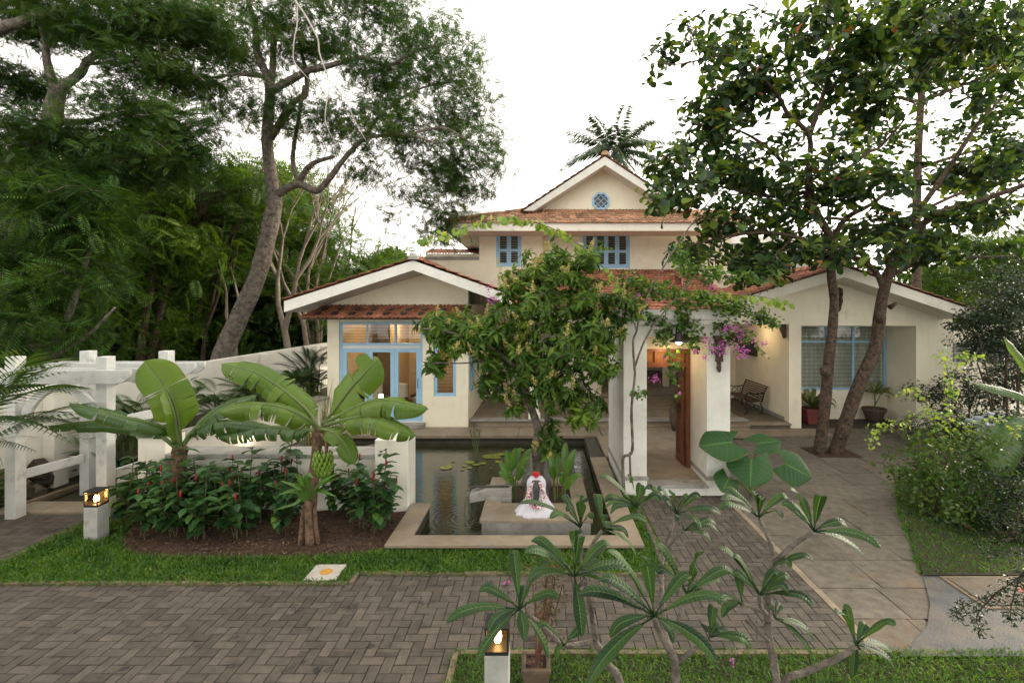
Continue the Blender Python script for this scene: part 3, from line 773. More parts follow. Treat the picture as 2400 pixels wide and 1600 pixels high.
# verandah roof
vr = Vector((0, 4.75, 1.45))
mb = MB(); tiles(mb, (-.85, 12.95, 3.36), (1, 0, 0), vr, 6.2, vr.length, ucl=lambda v: (0, 6.15))
vro = mb.build('verandah_roof', M['tile'], house); vro['label'] = 'red tiled verandah roof below the upper windows'
mb = MB(); mb.add([(-.85, 12.97, 3.30), (5.3, 12.97, 3.30), (5.3, 17.69, 4.74), (-.85, 17.69, 4.74), (-.85, 12.97, 3.36), (5.3, 12.97, 3.36), (5.3, 17.69, 4.80), (-.85, 17.69, 4.80)], [(0, 1, 2, 3), (4, 7, 6, 5), (0, 4, 5, 1), (1, 5, 6, 2), (3, 7, 4, 0)]); mb.build('roof_slab', M['white'], vro)
mb = MB(); mb.box(-.8, 5.6, 13.9, 14.4, 3.05, 3.40) ; mb.build('verandah_beam', M['offwhite'], house)
mb = MB(); ridgecaps(mb, (5.3, 12.95, 3.42), (5.3, 17.7, 4.88), .10); mb.build('hip_cap', M['tile'], vro)
mb = MB(); mb.tube([(4.35, 15.5, 4.15), (4.35, 15.5, 4.42), (4.35, 15.35, 4.5)], .13, 10); mb.build('roof_vent', M['terra'], vro)
# upper windows: two-leaf shutters of louvres
def shutter_win(x0, x1, z0, z1, y, n):
    mb = MB(); frame_y(mb, x0, x1, z0, z1, y, .06, .1); o = mb.build('window', M['blue'], house, bevel=.004)
    w = (x1 - x0 - .12) / n
    mb = MB(); pn = MB(); lv = MB()
    zm = z0 + .06 + (6.0 - z0) * .50
    for i in range(n):
        a = x0 + .06 + i * w
        frame_y(mb, a + .003, a + w - .003, z0 + .063, z1 - .063, y + .012, .075, .05, (), (zm,), .09)
        pn.box(a + .05, a + w - .05, y + .05, y + .055, z0 + .1, z1 - .1)
        for q in range(17):
            zz = z0 + .16 + q * .085
            if abs(zz - zm) > .05: lv.box(a + .078, a + w - .078, y + .036, y + .046, zz - .009, zz + .009)
    mb.build('shutter', M['blue'], o, bevel=.003); pn.build('pane', M['glass'], o); lv.build('louver', M['greystone'], o)
shutter_win(*W1, MY - .01, 2); shutter_win(*W2, MY + .24, 4)
# main roof: fascia, soffit, tiled apron, gable
EX0, EY, EZ0, EZ1 = -3.22, 16.5, 6.04, 6.31
EX1 = 6.9
mb = MB()
mb.add([(EX0, EY, EZ0), (EX1, EY, EZ0), (EX1, MY - .01, EZ0), (EX0 + 1.0, MY - .01, EZ0), (EX0 + 1.0, 24, EZ0), (EX0, 24, EZ0), (EX0, EY, EZ1), (EX1, EY, EZ1), (EX1, 17.88, EZ1 + .68), (EX0, 17.88, EZ1 + .68)],
       [(0, 1, 2, 3), (0, 3, 4, 5), (0, 6, 7, 1), (6, 9, 8, 7)])
mr_ = mb.build('main_roof', M['offwhite'], house)
ap = Vector((0, 1.4, .72)); AL = ap.length
mb = MB()
tiles(mb, (EX0 - .04, EY - .05, EZ1 - .03), (1, 0, 0), ap, EX1 - EX0, AL + .05, ucl=lambda v: (max(0.0, 3.1 * v / AL), EX1 - EX0 - .5 * v), tw=.235, tl=.235)
mb.build('apron_tile', M['oldtile'], mr_)
mb = MB()
hipa, hipb = Vector((EX0 - .02, EY - .02, EZ1 + .05)), Vector((-.12, 17.95, 7.10))
ridgecaps(mb, hipa, hipb, .085, .33); mb.build('hip_cap', M['oldtile'], mr_)
mb = MB(); mb.add([(EX0, EY, EZ1 + .01), (-.12, 17.9, 7.05), (-.12, 24, 7.05), (EX0, 24, EZ1 + .01), (EX0, EY, EZ0), (EX0, 24, EZ0)], [(0, 1, 2, 3), (0, 3, 5, 4)]); mb.build('side_slope', M['oldtile'], mr_)
GX, GY = 2.24, 17.9
mb = MB(); mb.prism([(-.3, 6.9), (4.9, 6.9), (2.24, 8.72)], lambda p, k: (p[0], GY + .2 * k, p[1])); gb = mb.build('gable', M['plaster'], house)
mb = MB()
gl, gr, gp = (-.30, 6.86), (4.80, 6.86), (2.24, 8.80)
mb.prism([(-.62, 6.86), (-.25, 6.86), (2.24, 8.46), (4.75, 6.86), (5.12, 6.86), (2.24, 8.76)], lambda p, k: (p[0], 17.2 + 6 * k, p[1])); mb.build('barge_board', M['white'], gb)
mb = MB(); s3 = Vector((2.24 + .70, 0, 8.78 - 6.83)); tiles(mb, (-.70, 17.15, 6.83), (0, 1, 0), s3, 6.0, s3.length, hgt=.03)
s3 = Vector((2.24 - 5.2, 0, 8.78 - 6.83)); tiles(mb, (5.2, 17.15, 6.83), (0, 1, 0), s3, 6.0, s3.length, hgt=.03); mb.build('roof_tile', M['oldtile'], gb)
mb = MB(); ridgecaps(mb, (2.24, 17.12, 8.80), (2.24, 23, 8.80), .13); mb.build('ridge_cap', M['oldtile'], gb)
# octagonal lattice window
oc = Vector((2.18, GY - .03, 7.34)); mb = MB()
def octo(r): return [(oc.x + r * math.cos(PI / 8 + i * PI / 4), oc.z + r * math.sin(PI / 8 + i * PI / 4)) for i in range(8)]
a8, b8 = octo(.335), octo(.265)
vs = [(p[0], oc.y - .03, p[1]) for p in a8] + [(p[0], oc.y - .03, p[1]) for p in b8] + [(p[0], oc.y + .06, p[1]) for p in a8] + [(p[0], oc.y + .06, p[1]) for p in b8]
fs = []
for i in range(8):
    j = (i + 1) % 8; fs += [(i, j, 8 + j, 8 + i), (16 + i, 16 + j, j, i), (8 + i, 8 + j, 24 + j, 24 + i)]
mb.add(vs, fs)
for k in (-1, 0, 1):
    if k == 0: ln = .26
    else: ln = .22
    for sg in (1, -1):
        dx = Vector((1, 0, sg)).normalized(); off = Vector((1, 0, -sg)).normalized() * (k * .155)
        c = oc + off; mb.beam(c - dx * ln, c + dx * ln, .02, .03, (0, 1, 0))
o8 = mb.build('octagonal_window', M['blue'], gb)
mb = MB(); mb.add([(p[0], oc.y + .017, p[1]) for p in octo(.28)], [tuple(range(8))])
M['stained'] = surf('stained_pane', [(.02, .06, .035), (.10, .06, .035), (.05, .07, .12)], 7, 1, .15, 0, 5, pos=[.35, .5, .6]); mb.build('pane', M['stained'], o8)
# ---- right wing
RX0, RY = 6.95, 14.1
mb = MB()
OP1 = (5.0, 7.13, .0, 2.98); OP2 = (7.48, 10.78, -.02, 2.93)
ops = [OP1, OP2]
wall_y(mb, 5.0, 11.83, -.02, 3.40, RY, RY + .25, ops)
mb.prism([(5.0, 3.40), (11.83, 3.40), (11.3, 3.45), (8.16, 4.40), (5.0, 3.44)][:5], lambda p, k: (p[0], RY + .25 * k, p[1]))
wall_x(mb, RY + .25, 18.2, -.02, 3.4, 7.13, 7.30, [])                     # porch right wall
wall_x(mb, RY + .25, 15.55, -.02, 3.4, 10.78, 10.95, [])
wall_y(mb, 7.3, 10.78, -.02, .89, 15.3, 15.5, [])
wall_y(mb, 5.0, 7.13, .15, 3.4, 18.0, 18.2, [])
wall_x(mb, RY + .25, 19, -.02, 3.3, 11.60, 11.83, [])
mb.build('wall', M['plaster'], house)
mb = MB(); mb.box(7.3, 10.78, RY + .25, 15.5, 2.95, 3.05); mb.box(4.2, 7.13, RY + .25, 18.0, 3.0, 3.08); mb.build('porch_ceiling', M['plaster'], house)
mb = MB(); mb.box(3.9, 7.12, 14.0, 18.0, -.02, .155); mb.build('porch_floor', M['granite'], house)
mb = MB(); mb.box(3.9, 7.12, 13.93, 14.2, .11, .16); mb.box(3.9, 7.9, 13.2, 13.92, -.02, .02); mb.build('porch_step', M['coping'], house, bevel=.006)
mb = MB(); mb.box(7.095, 7.128, 14.36, 18.0, .157, .26); mb.build('skirting', M['greystone'], house)
rp = [(5.07, 3.32), (8.16, 4.27), (11.56, 3.13), (11.56, 3.40), (8.16, 4.55), (5.07, 3.60)]
mb = MB(); mb.prism(rp, lambda p, k: (p[0], 13.2 + 6.0 * k, p[1])); rr_ = mb.build('roof', M['white'], house)
rr_['label'] = 'pale gable roof slab of the right wing with red tiles on top'
rr_.data.materials[0] = M['offwhite']
mb = MB(); s1 = Vector((8.16 - 5.07, 0, .95)); tiles(mb, (5.0, 13.13, 3.58), (0, 1, 0), s1, 6.0, s1.length + .06)
s1 = Vector((8.16 - 11.56, 0, 1.15)); tiles(mb, (11.63, 13.13, 3.38), (0, 1, 0), s1, 6.0, s1.length + .06); mb.build('roof_tile', M['tile'], rr_)
mb = MB(); ridgecaps(mb, (8.16, 13.1, 4.60), (8.16, 19.1, 4.60), .12); mb.build('ridge_cap', M['tile'], rr_)
window('window', 7.31, 10.77, .89, 2.94, 15.3, (8.06, 8.91, 9.74, ), (2.39,), slats=[(7.35, 10.73, .97, 2.33, 11), (7.35, 10.73, 2.45, 2.87, 4)], w=.075)
mb = MB()
vs = []
for i in range(120):
    x_ = 7.32 + i * (3.44 / 119); yy = 15.56 + .03 * math.sin(i * 1.3) + .01 * math.sin(i * .37); vs += [(x_, yy, .9), (x_, yy, 2.95)]
mb.add(vs, [(2 * i, 2 * i + 2, 2 * i + 3, 2 * i + 1) for i in range(119)]); mb.build('curtain', M['curtain'], house, smooth=True)
mb = MB(); mb.box(11.05, 11.13, 14.04, 14.098, .38, .50); mb.build('outlet_box', M['white'], house)
# ================================================================ gatehouse
gate = thing('gatehouse', 'white entrance gateway on two square pillars with wooden doors, right of the mango tree', 'gatehouse', (2.5, 10, 0))
G0, G1 = 9.0, 11.0
mb = MB()
for a, b in ((1.515, 1.946), (3.05, 3.48)):
    mb.box(a, b, G0 + .02, G1, .335, 2.905)
    mb.box(a - .0, b + .0, G0 + .004, G1 + .003, -.02, .27)
mb.box(1.515, 3.48, G0 + .02, G1, 2.9, 3.12)
mb.build('wall', M['white'], gate, bevel=.008)
for a, b in ((1.515, 1.946), (3.05, 3.48)):
    mb = MB(); mb.box(a - .02, b + .025, G0 - .02, G1 + .02, .27, .335); mb.build('plinth_band', M['greystone'], gate, bevel=.006)
mb = MB(); mb.box(1.47, 3.525, G0 - .03, G1 + .04, 3.12, 3.21); mb.box(1.42, 3.575, G0 - .08, G1 + .09, 3.212, 3.40); mb.build('cornice', M['white'], gate, bevel=.008)
mb = MB(); mb.box(1.948, 3.048, G0 + .3, G1 + .02, -.02, .176); mb.build('floor', M['coping'], gate)
mb = MB(); mb.box(1.96, 3.075, G0 - .03, G0 + .295, .13, .18); mb.build('step', M['greystone'], gate, bevel=.006)
mb = MB(); mb.box(1.945, 3.05, G0 + .02, G0 + .29, -.02, .128); mb.build('step_riser', M['white'], gate)
mb = MB(); mb.box(1.948, 3.048, G0 + .5, 10.0, 2.70, 2.898); mb.box(1.948, 3.048, G0 + .72, 10.0, 2.62, 2.698); mb.build('lintel', M['plaster'], gate)
mb = MB()
mb.box(1.948, 2.03, 10.0, 10.16, .178, 2.6); mb.box(2.965, 3.047, 10.0, 10.16, .178, 2.6); mb.box(2.03, 2.965, 10.0, 10.16, 2.54, 2.6); mb.box(2.03, 2.965, 10.0, 10.16, 2.22, 2.32)
for k in range(1, 3): mb.box(2.03 + k * .312 - .025, 2.03 + k * .312 + .025, 10.01, 10.15, 2.32, 2.54)
df = mb.build('door_frame', M['wood'], gate, bevel=.006)
mb = MB()
for k in range(3): mb.box(2.055 + k * .312, 2.03 + (k + 1) * .312 - .026, 10.06, 10.09, 2.321, 2.539)
M['amber'] = surf('carved_amber_panel', [(.14, .055, .015), (.25, .11, .03)], 40, 2, .5, .8, 60, bdist=.01); mb.build('transom_panel', M['amber'], df)
def leaf_door(hx, side):
    """open leaf: lies along +y from the hinge"""
    x0, x1 = (hx - .045, hx) if side > 0 else (hx, hx + .045)
    y0, y1 = 10.165, 10.165 + .46
    mb = MB()
    mb.box(x0, x1, y0, y0 + .09, .19, 2.21); mb.box(x0, x1, y1 - .09, y1, .19, 2.21)
    for z0_, z1_ in ((.19, .33), (1.0, 1.1), (1.55, 1.63), (2.1, 2.21)): mb.box(x0 + .002, x1 - .002, y0 + .09, y1 - .09, z0_, z1_)
    mb.box(x0 + .012, x1 - .012, y0 + .09, y1 - .09, .33, 2.1)
    for q in range(4): mb.box(x0 + .004, x1 - .004, y0 + .12 + q * .065, y0 + .15 + q * .065, .36, .97)
    d = mb.build('door', M['wood'], gate, bevel=.004)
    xx = x0 - .02 if side > 0 else x1 + .02
    mb = MB(); pts = [(xx, y0 + .2 + .07 * math.cos(t * PI / 8), 1.3 + .07 * math.sin(t * PI / 8)) for t in range(17)]; mb.tube(pts, .01, 6)
    mb.obox((xx + .01 * side, y0 + .2, 1.38), (.03, .05, .1)); mb.build('ring_knocker', M['black'], d)
leaf_door(2.96, 1); leaf_door(2.035, -1)
def corbel(name, x0, x1, z0, z1, y, lab):
    mb = MB(); n = 9; cx = (x0 + x1) / 2
    for i in range(n):
        t = i / n; zt = z1 - (z1 - z0) * (i / n); zb = z1 - (z1 - z0) * ((i + .88) / n)
        w = (x1 - x0) / 2 * (1 if i < 4 else 1 - (i - 3) * .13); dpt = .16 * (1 - t * .75)
        mb.box(cx - w + (.02 if i % 2 else 0), cx + w - (.02 if i % 2 else 0), y - dpt, y - .001, zb, zt)
    mb.lathe([(.001, -.06), (.03, -.03), (.035, 0), (.02, .03)], (cx, y - .045, z0), 8)
    o = mb.build(name, M['dkwood'], None, org=(cx, y, z0), bevel=.01); tag(o, lab, 'corbel')
corbel('carved_corbel', 3.16, 3.36, 2.30, 2.92, G0 + .018, 'dark carved bracket hanging on the right gate pillar')
mb = MB()   # dark wooden mask
pr = [(0, .70), (.13, .66), (.15, .5), (.12, .42), (.145, .3), (.1, .2), (.07, .08), (0, 0)]
out = [(x_, z_) for x_, z_ in pr] + [(-x_ * .8, z_) for x_, z_ in pr[::-1][1:-1]]
mb.prism(out, lambda p, k: (8.52 + p[0] * (1 - .3 * (1 - k)), 14.0 + .09 * k, 3.33 + p[1]))
mb.ball((8.49, 13.99, 3.83), .04); mb.ball((8.57, 13.99, 3.83), .04); mb.ball((8.53, 13.98, 3.68), .05, sz=1.4); mb.ball((8.53, 13.99, 3.54), .045)
o = mb.build('wooden_mask', M['dkwood'], None, org=(8.52, 14.09, 3.33), bevel=.006); tag(o, 'dark carved wooden mask high on the right wing gable wall', 'wall ornament')
# hanging mask-like ornament at the porch pillar top
mb = MB(); mb.prism([(0, .42), (.1, .44), (.17, .42), (.17, .05), (.12, 0), (.07, .15), (0, .3)], lambda p, k: (6.93 + p[0], 14.2 + .1 * k, 2.55 + p[1]))
o = mb.build('carved_bracket', M['dkwood'], None, org=(7.0, 14.2, 2.6), bevel=.006); tag(o, 'small dark carved bracket at the top of the porch opening', 'corbel')
# lamps ---------------------------------------------------------
lampy = 8.78; lc = W(1591, 800, lampy)
lamp = thing('wall_lamp', 'black bell-shaded lamp glowing over the entrance gateway', 'lamp', (lc.x, 8.98, 3.0))
mb = MB(); mb.lathe([(.03, .17), (.05, .165), (.06, .12), (.075, .05), (.17, .0), (.165, -.008), (.07, .035), (.04, .1)], (lc.x, lampy, lc.z), 20); mb.build('shade', M['black'], lamp, smooth=True)
mb = MB(); mb.tube([(lc.x, 8.97, lc.z + .14), (lc.x, 8.9, lc.z + .27), (lc.x, lampy, lc.z + .25), (lc.x, lampy, lc.z + .16)], .012, 6); mb.lathe([(.05, 0), (.05, .02)], (lc.x, 8.97, lc.z + .1), 8); mb.build('arm', M['black'], lamp)
mb = MB(); mb.ball((lc.x, lampy, lc.z - .01), .058, 12, 8, .75); M['bulb'] = emit('lamp_glow', (1, .83, .6), 9.0); mb.build('bulb', M['bulb'], lamp, smooth=True)
def bollard(x, y, lab, h=.48, s=.205):
    t = thing('bollard_lamp', lab, 'lamp', (x, y, 0), 'square bollard lamps')
    mb = MB(); mb.box(x - s / 2, x + s / 2, y - s / 2, y + s / 2, -.05, h); mb.build('post', M['conc'], t, bevel=.008)
    z0, z1 = h + .002, h + .235; r = s / 2 * .98
    mb = MB(); mb.box(x - r, x + r, y - r, y + r, z0, z0 + .03); mb.box(x - r - .004, x + r + .004, y - r - .004, y + r + .004, z1 - .018, z1)
    for sx in (-1, 1):
        for sy in (-1, 1): mb.box(x + sx * r - (.014 if sx > 0 else 0), x + sx * r + (.014 if sx < 0 else 0), y + sy * r - (.014 if sy > 0 else 0), y + sy * r + (.014 if sy < 0 else 0), z0 + .03, z1 - .018)
    lt = mb.build('lantern', M['black'], t)
    mb = MB(); q = r - .008
    for (a, b, c, d) in ((-q, q, -q, -q + .003), (-q, q, q - .003, q), (-q, -q + .003, -q, q), (q - .003, q, -q, q)): mb.box(x + a, x + b, y + c, y + d, z0 + .03, z1 - .02)
    mb.build('pane', M['lampglass'], lt)
    mb = MB(); mb.lathe([(.001, 0), (.026, .01), (.036, .05), (.03, .09), (.001, .11)], (x, y, z0 + .045), 12); mb.build('bulb', M['bollbulb'], lt, smooth=True)
    L_ = bpy.data.lights.new('bollard_light', 'POINT'); L_.energy = 1.4; L_.color = (1, .72, .42); L_.shadow_soft_size = .03
    lo = bpy.data.objects.new('bollard_light', L_); COL.objects.link(lo); lo.location = (x, y, z0 + .185)
M['lampglass'] = glassmat('lantern_glass', (1, .86, .66), .6); M['bollbulb'] = emit('bollard_bulb', (1, .75, .42), 14.0)
bollard(-6.65, 7.34, 'square concrete bollard with lit lantern, beside the white pergola')
bollard(-.375, 4.24, 'square concrete bollard with lit lantern, in the bottom lawn beside the potted shrub')
# ================================================================ pergola
M['perg'] = surf('weathered_white_timber', [(.43, .445, .43), (.54, .55, .53)], 5, 9, .75, .5, 60, dirt=((.16, .16, .13), 3.0, .58, .80))
perg = thing('pergola', 'white painted timber pergola gate with curved braces, at the left edge', 'pergola', (-7.9, 8.4, 0))
def post(x, y, h=2.63, s=.175):
    mb = MB(); mb.box(x - s / 2, x + s / 2, y - s / 2, y + s / 2, -.4, h); return mb.build('post', M['perg'], perg, bevel=.006)
FX0, FX1, BX0, BX1, FY, BY = -8.62, -7.14, -8.44, -6.98, 8.05, 9.15
for x_, y_ in ((FX0, FY), (FX1, FY), (BX0, BY), (BX1, BY)): post(x_, y_)
def curly_beam(x0, x1, y, z0, z1, d):
    n = 6
    ends = []
    r = z1 - z0
    L_ = [(x0, z1), (x0, z1 - .06)] + [(x0 + .28 * (1 - math.cos(PI / 2 * k / n)) + 0, z0 + (r - .06) * (1 - math.sin(PI / 2 * k / n))) for k in range(1, n + 1)]
    Rr = [(x1 - (p[0] - x0), p[1]) for p in L_][::-1]
    mb = MB(); mb.prism(L_ + Rr, lambda p, k: (p[0], y + d * k, p[1])); return mb
for (a, b, y_) in ((-9.35, -6.62, FY - .16), (-9.35, -6.62, FY + .1), (-9.1, -6.35, BY - .16), (-9.1, -6.35, BY + .1)):
    curly_beam(a, b, y_, 2.20 if y_ < 8.5 else 2.18, 2.42, .06).build('beam', M['perg'], perg, bevel=.004)
for x_ in (FX0, FX1):
    s = 1 if x_ == FX0 else -1
    n = 8; R0, R1 = .70, .57
    o1 = [(x_ + s * (.095 + .66) - s * .66 * math.cos(a), 1.52 + .66 * math.sin(a)) for a in [PI / 2 * k / n for k in range(n + 1)]]
    i1 = [(x_ + s * (.095 + .66) - s * .54 * math.cos(a) + s * .0, 1.40 + .78 * math.sin(a) * .86) for a in [PI / 2 * k / n for k in range(n + 1)]][::-1]
    mb = MB(); mb.prism(o1 + i1, lambda p, k: (p[0], FY - .035 + .07 * k, p[1])); mb.build('brace', M['perg'], perg, bevel=.004)
for x_ in (BX0, BX1):
    s = 1 if x_ == BX0 else -1
    n = 8
    o1 = [(x_ + s * (.095 + .66) - s * .66 * math.cos(a), 1.52 + .66 * math.sin(a)) for a in [PI / 2 * k / n for k in range(n + 1)]]
    i1 = [(x_ + s * (.095 + .66) - s * .54 * math.cos(a), 1.40 + .78 * math.sin(a) * .86) for a in [PI / 2 * k / n for k in range(n + 1)]][::-1]
    mb = MB(); mb.prism(o1 + i1, lambda p, k: (p[0], BY - .035 + .07 * k, p[1])); mb.build('brace', M['perg'], perg, bevel=.004)
for (a, b) in (((FX0, FY), (BX0, BY)), ((FX1, FY), (BX1, BY))):
    for z_ in (.66, 1.52):
        p, q = Vector((a[0], a[1] + .1, z_)), Vector((b[0], b[1] - .1, z_))
        mb = MB(); mb.beam(p, q, .05, .15); mb.build('rail', M['perg'], perg, bevel=.004)
# rail running on from the pergola into the border
mb = MB(); mb.beam((FX1 + .1, FY + .1, .5), (-6.2, 9.4, .5), .05, .15); mb.build('rail', M['perg'], perg, bevel=.004)
# ================================================================ garden walls
bw = thing('boundary_wall', 'long off-white boundary wall running back along the left side', 'wall', (-9.5, 14, 0))
mb = MB(); mb.prism([(-9.5, -.6), (-9.5, 1.91), (-9.72, 1.91), (-9.72, -.6)], lambda p, k: (p[0], 3.0 + 25 * k, p[1]))
mb.build('wall_panel', M['offwhite'], bw)
for y_ in (6.2, 9.35, 12.9, 16.6, 20.3):
    mb = MB(); mb.box(-9.502, -9.28, y_, y_ + .3, -.6, 1.88); mb.build('buttress', M['offwhite'], bw, bevel=.01)
rb = MB()
for i in range(46):
    rb.ico((-9.35 + random.uniform(-.12, .12), random.uniform(7.4, 9.3), random.uniform(-.3, .5)), random.uniform(.12, .2), .25)
o = rb.build('rubble_wall', surf('mossy_rubble', [(.03, .03, .02), (.10, .085, .06)], 7, 8, .95, .9, 30, island=.4, bdist=.04), None, org=(-9.35, 8.4, -.3))
tag(o, 'low dark rubble stone retaining wall behind the pergola', 'stone wall')
mb = MB(); mb.box(-9.5, -8.75, 8.64, 13, -.2, .0); mb.strut('path_verge', M['earth'])
pw = thing('planter_wall', 'low white wall with stone coping and square end piers, behind the ginger bed', 'wall', (-4.5, 8.4, 0))
mb = MB(); mb.box(-6.28, -2.79, 8.30, 8.64, -.1, .90); mb.build('wall_panel', M['offwhite'], pw)
mb = MB(); mb.box(-6.285, -4.6, 8.20, 8.70, .902, .985); mb.box(-4.595, -2.785, 8.20, 8.70, .902, .98); mb.build('coping', M['greystone'], pw, bevel=.012)
for a, b, h in ((-6.74, -6.29, 1.25), (-2.78, -2.22, 1.22)):
    mb = MB(); mb.box(a, b, 8.2, 8.68, -.1, h); mb.build('pier', M['offwhite'], pw, bevel=.01)
mb = MB(); mb.box(-6.76, -6.27, 8.18, 8.7, 1.252, 1.29); mb.build('pier_cap', M['greystone'], pw, bevel=.006)
dw = thing('raised_bed_wall', 'white retaining wall with grey stone coping running back to the house', 'wall', (-6.9, 11.5, 0))
mb = MB(); A_, B_ = Vector((-7.25, 9.2, 0)), Vector((-6.12, 13.79, 0))
mb.beam(A_ + Vector((0, 0, .44)), B_ + Vector((0, 0, .44)), .28, .9); mb.build('wall_panel', M['offwhite'], dw)
mb = MB(); dd = (B_ - A_)
for i in range(4): mb.beam(A_ + dd * (i / 4) + Vector((0, 0, .935)), A_ + dd * ((i + .995) / 4) + Vector((0, 0, .935)), .44, .08)
mb.build('coping', M['greystone'], dw, bevel=.012)
mb = MB(); mb.add([(-9.3, 9.6, .55), (-7.3, 9.3, .55), (-6.2, 13.8, .55), (-6.2, 17, .55), (-9.3, 17, .55)], [(0, 1, 2, 3, 4)]); mb.strut('raised_bed', M['earth'])
# wall light on that wall
wp = A_ + dd * .42 + Vector((.15, -.02, .52)); d_ = dd.normalized(); R_ = Matrix((d_, Vector((0, 0, 1)).cross(d_), Vector((0, 0, 1)))).transposed()
wl = thing('wall_light', 'small lit box light on the white retaining wall behind the ginger bed', 'lamp', wp)
mb = MB(); mb.obox(wp + Vector((0, 0, .10)), (.2, .12, .05), R_); mb.obox(wp + d_ * -.09, (.03, .12, .24), R_); mb.build('housing', M['black'], wl)
mb = MB(); mb.obox(wp + Vector((.0, 0, -.03)), (.14, .11, .2), R_); mb.build('diffuser', emit('wall_light_glow', (1, .8, .55), 5), wl)
# right garden wall with jali blocks
gw = thing('garden_wall', 'pale garden wall with pierced block screen, at the right edge', 'wall', (13, 14.3, 0))
mb = MB(); JO = (11.95, 14.1, 1.85, 2.42); wall_y(mb, 11.84, 22, -.1, 2.95, 14.3, 14.5, [JO]); mb.build('wall_panel', M['plaster'], gw)
mb = MB()
for i in range(14):
    for j in range(4):
        x_ = JO[0] + i * .155; z_ = JO[2] + j * .1425
        frame_y(mb, x_, x_ + .152, z_, z_ + .14, 14.33, .022, .12); mb.box(x_ + .03, x_ + .122, 14.34, 14.42, z_ + .062, z_ + .078)
mb.build('block_screen', M['conc'], gw)
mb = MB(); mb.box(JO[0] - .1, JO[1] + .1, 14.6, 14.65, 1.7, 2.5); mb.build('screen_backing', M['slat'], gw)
# neighbour's house parts glimpsed between the trees
nb = thing('neighbour_house', 'white neighbouring house with brick panels, glimpsed behind the almond tree', 'house', (12, 30, 0))
mb = MB(); mb.box(12.0, 12.9, 28, 28.8, 0, 7.1); mb.box(13.0, 16.2, 29.5, 30, 0, 6.6); mb.box(9.5, 20, 31, 38, 0, 5.0); mb.box(9.0, 16.5, 27.5, 32, 7.1, 7.5); mb.build('wall', M['white'], nb)
mb = MB(); mb.box(16.3, 18.2, 29, 29.3, 4.5, 6.8); mb.build('brick_panel', M['tile'], nb)
# distant tiled roof strip beyond the parapet
fr_ = thing('distant_roof', 'thin strip of red tiled roof beyond the terrace parapet', 'roof', (-4, 21, 0))
mb = MB(); fv = Vector((0, 1.2, .3)); tiles(mb, (-4.9, 20.6, 5.72), (1, 0, 0), fv, 2.5, fv.length); mb.build('roof_tile', M['tile'], fr_)
mb = MB(); mb.box(-4.85, -2.35, 20.63, 21.8, 0, 5.745); mb.build('wall', M['plaster'], fr_)
# ================================================================ island planter with spout
isl = thing('stone_planter', 'square granite planter standing in the pond around the mango trunk', 'planter', (0, 8.5, -.13))
IX0, IX1, IY0, IY1 = -.95, .80, 7.58, 9.53; HX0, HX1, HY0, HY1 = -.674, .516, 8.25, 9.2
mb = MB(); mb.box(IX0 + .03, IX1 - .03, IY0 + .03, HY0 - .03, -.4, .098); mb.box(IX0 + .03, HX0 - .02, HY0 - .03, IY1 - .03, -.4, .098); mb.box(HX1 + .02, IX1 - .03, HY0 - .03, IY1 - .03, -.4, .098); mb.box(HX0 - .02, HX1 + .02, HY1 + .02, IY1 - .03, -.4, .098)
mb.build('base', M['greystone'], isl)
mb = MB(); mb.box(IX0, IX1, IY0, HY0, .1, .15); mb.box(IX0, HX0, HY0, IY1, .1, .15); mb.box(HX1, IX1, HY0, IY1, .1, .15); mb.box(HX0, HX1, HY1, IY1, .1, .15); mb.build('coping', M['coping'], isl, bevel=.005)
mb = MB(); mb.box(HX0 - .01, HX1 + .01, HY0 - .01, HY1 + .01, -.3, .09); mb.build('soil', M['soil'], isl)
mb = MB(); mb.box(-.93, -.50, 8.34, 8.64, .10, .21); mb.box(-.74, -.50, 8.35, 8.63, .211, .30)
sp = [(-.50, .36), (-.95, .35), (-1.22, .26), (-1.22, .12), (-.75, .2), (-.50, .24)]
mb.prism(sp, lambda p, k: (p[0], 8.36 + .26 * k, p[1] - .02)); mb.build('spout', M['greystone'], isl, bevel=.012)
mb = MB(); mb.box(-1.21, -.56, 8.44, 8.54, .335, .345); mb.build('spout_channel', M['wetstone'], isl)
mb = MB(); mb.tube([(-1.215, 8.49, .25), (-1.27, 8.48, .19), (-1.31, 8.48, .06), (-1.325, 8.48, -.13)], [.014, .012, .01, .014], 6); o = mb.build('falling_water', glassmat('water_jet', (.85, .9, .9), 1.4), isl, smooth=True)
# ================================================================ draped idol
ic = Vector((-.075, 7.86, .15))
idol = thing('draped_statue', 'small black stone deity statue draped in white cloth with garland and red flowers', 'statue', ic)
mb = MB()
mb.lathe([(.20, 0), (.21, .1), (.19, .3), (.17, .45), (.12, .56), (.001, .60)], ic + Vector((0, .06, 0)), 18, 1.05, .7)
mb.lathe([(.001, -.14), (.10, -.12), (.135, 0), (.10, .12), (.001, .15)], ic + Vector((-.16, .06, .45)), 12, .6, .35)
mb.lathe([(.001, -.14), (.10, -.12), (.135, 0), (.10, .12), (.001, .15)], ic + Vector((.16, .06, .45)), 12, .6, .35)
mb.build('stone_body', M['idol'], idol, smooth=True)
mb = MB()
mb.lathe([(.335, .0), (.33, .02), (.29, .07), (.24, .14), (.20, .2), (.17, .27), (.155, .34), (.15, .40), (.155, .46), (.145, .52), (.10, .575), (.001, .595)], ic, 56, 1.0, .72,
         rip=lambda a, z: (.075 * math.sin(a * 9 + 5 * z + 1.3 * math.sin(a * 2)) + .035 * math.sin(a * 17 + 2)) * max(0, 1 - z / .36))
mb.build('cloth', M['cloth'], idol, smooth=True)
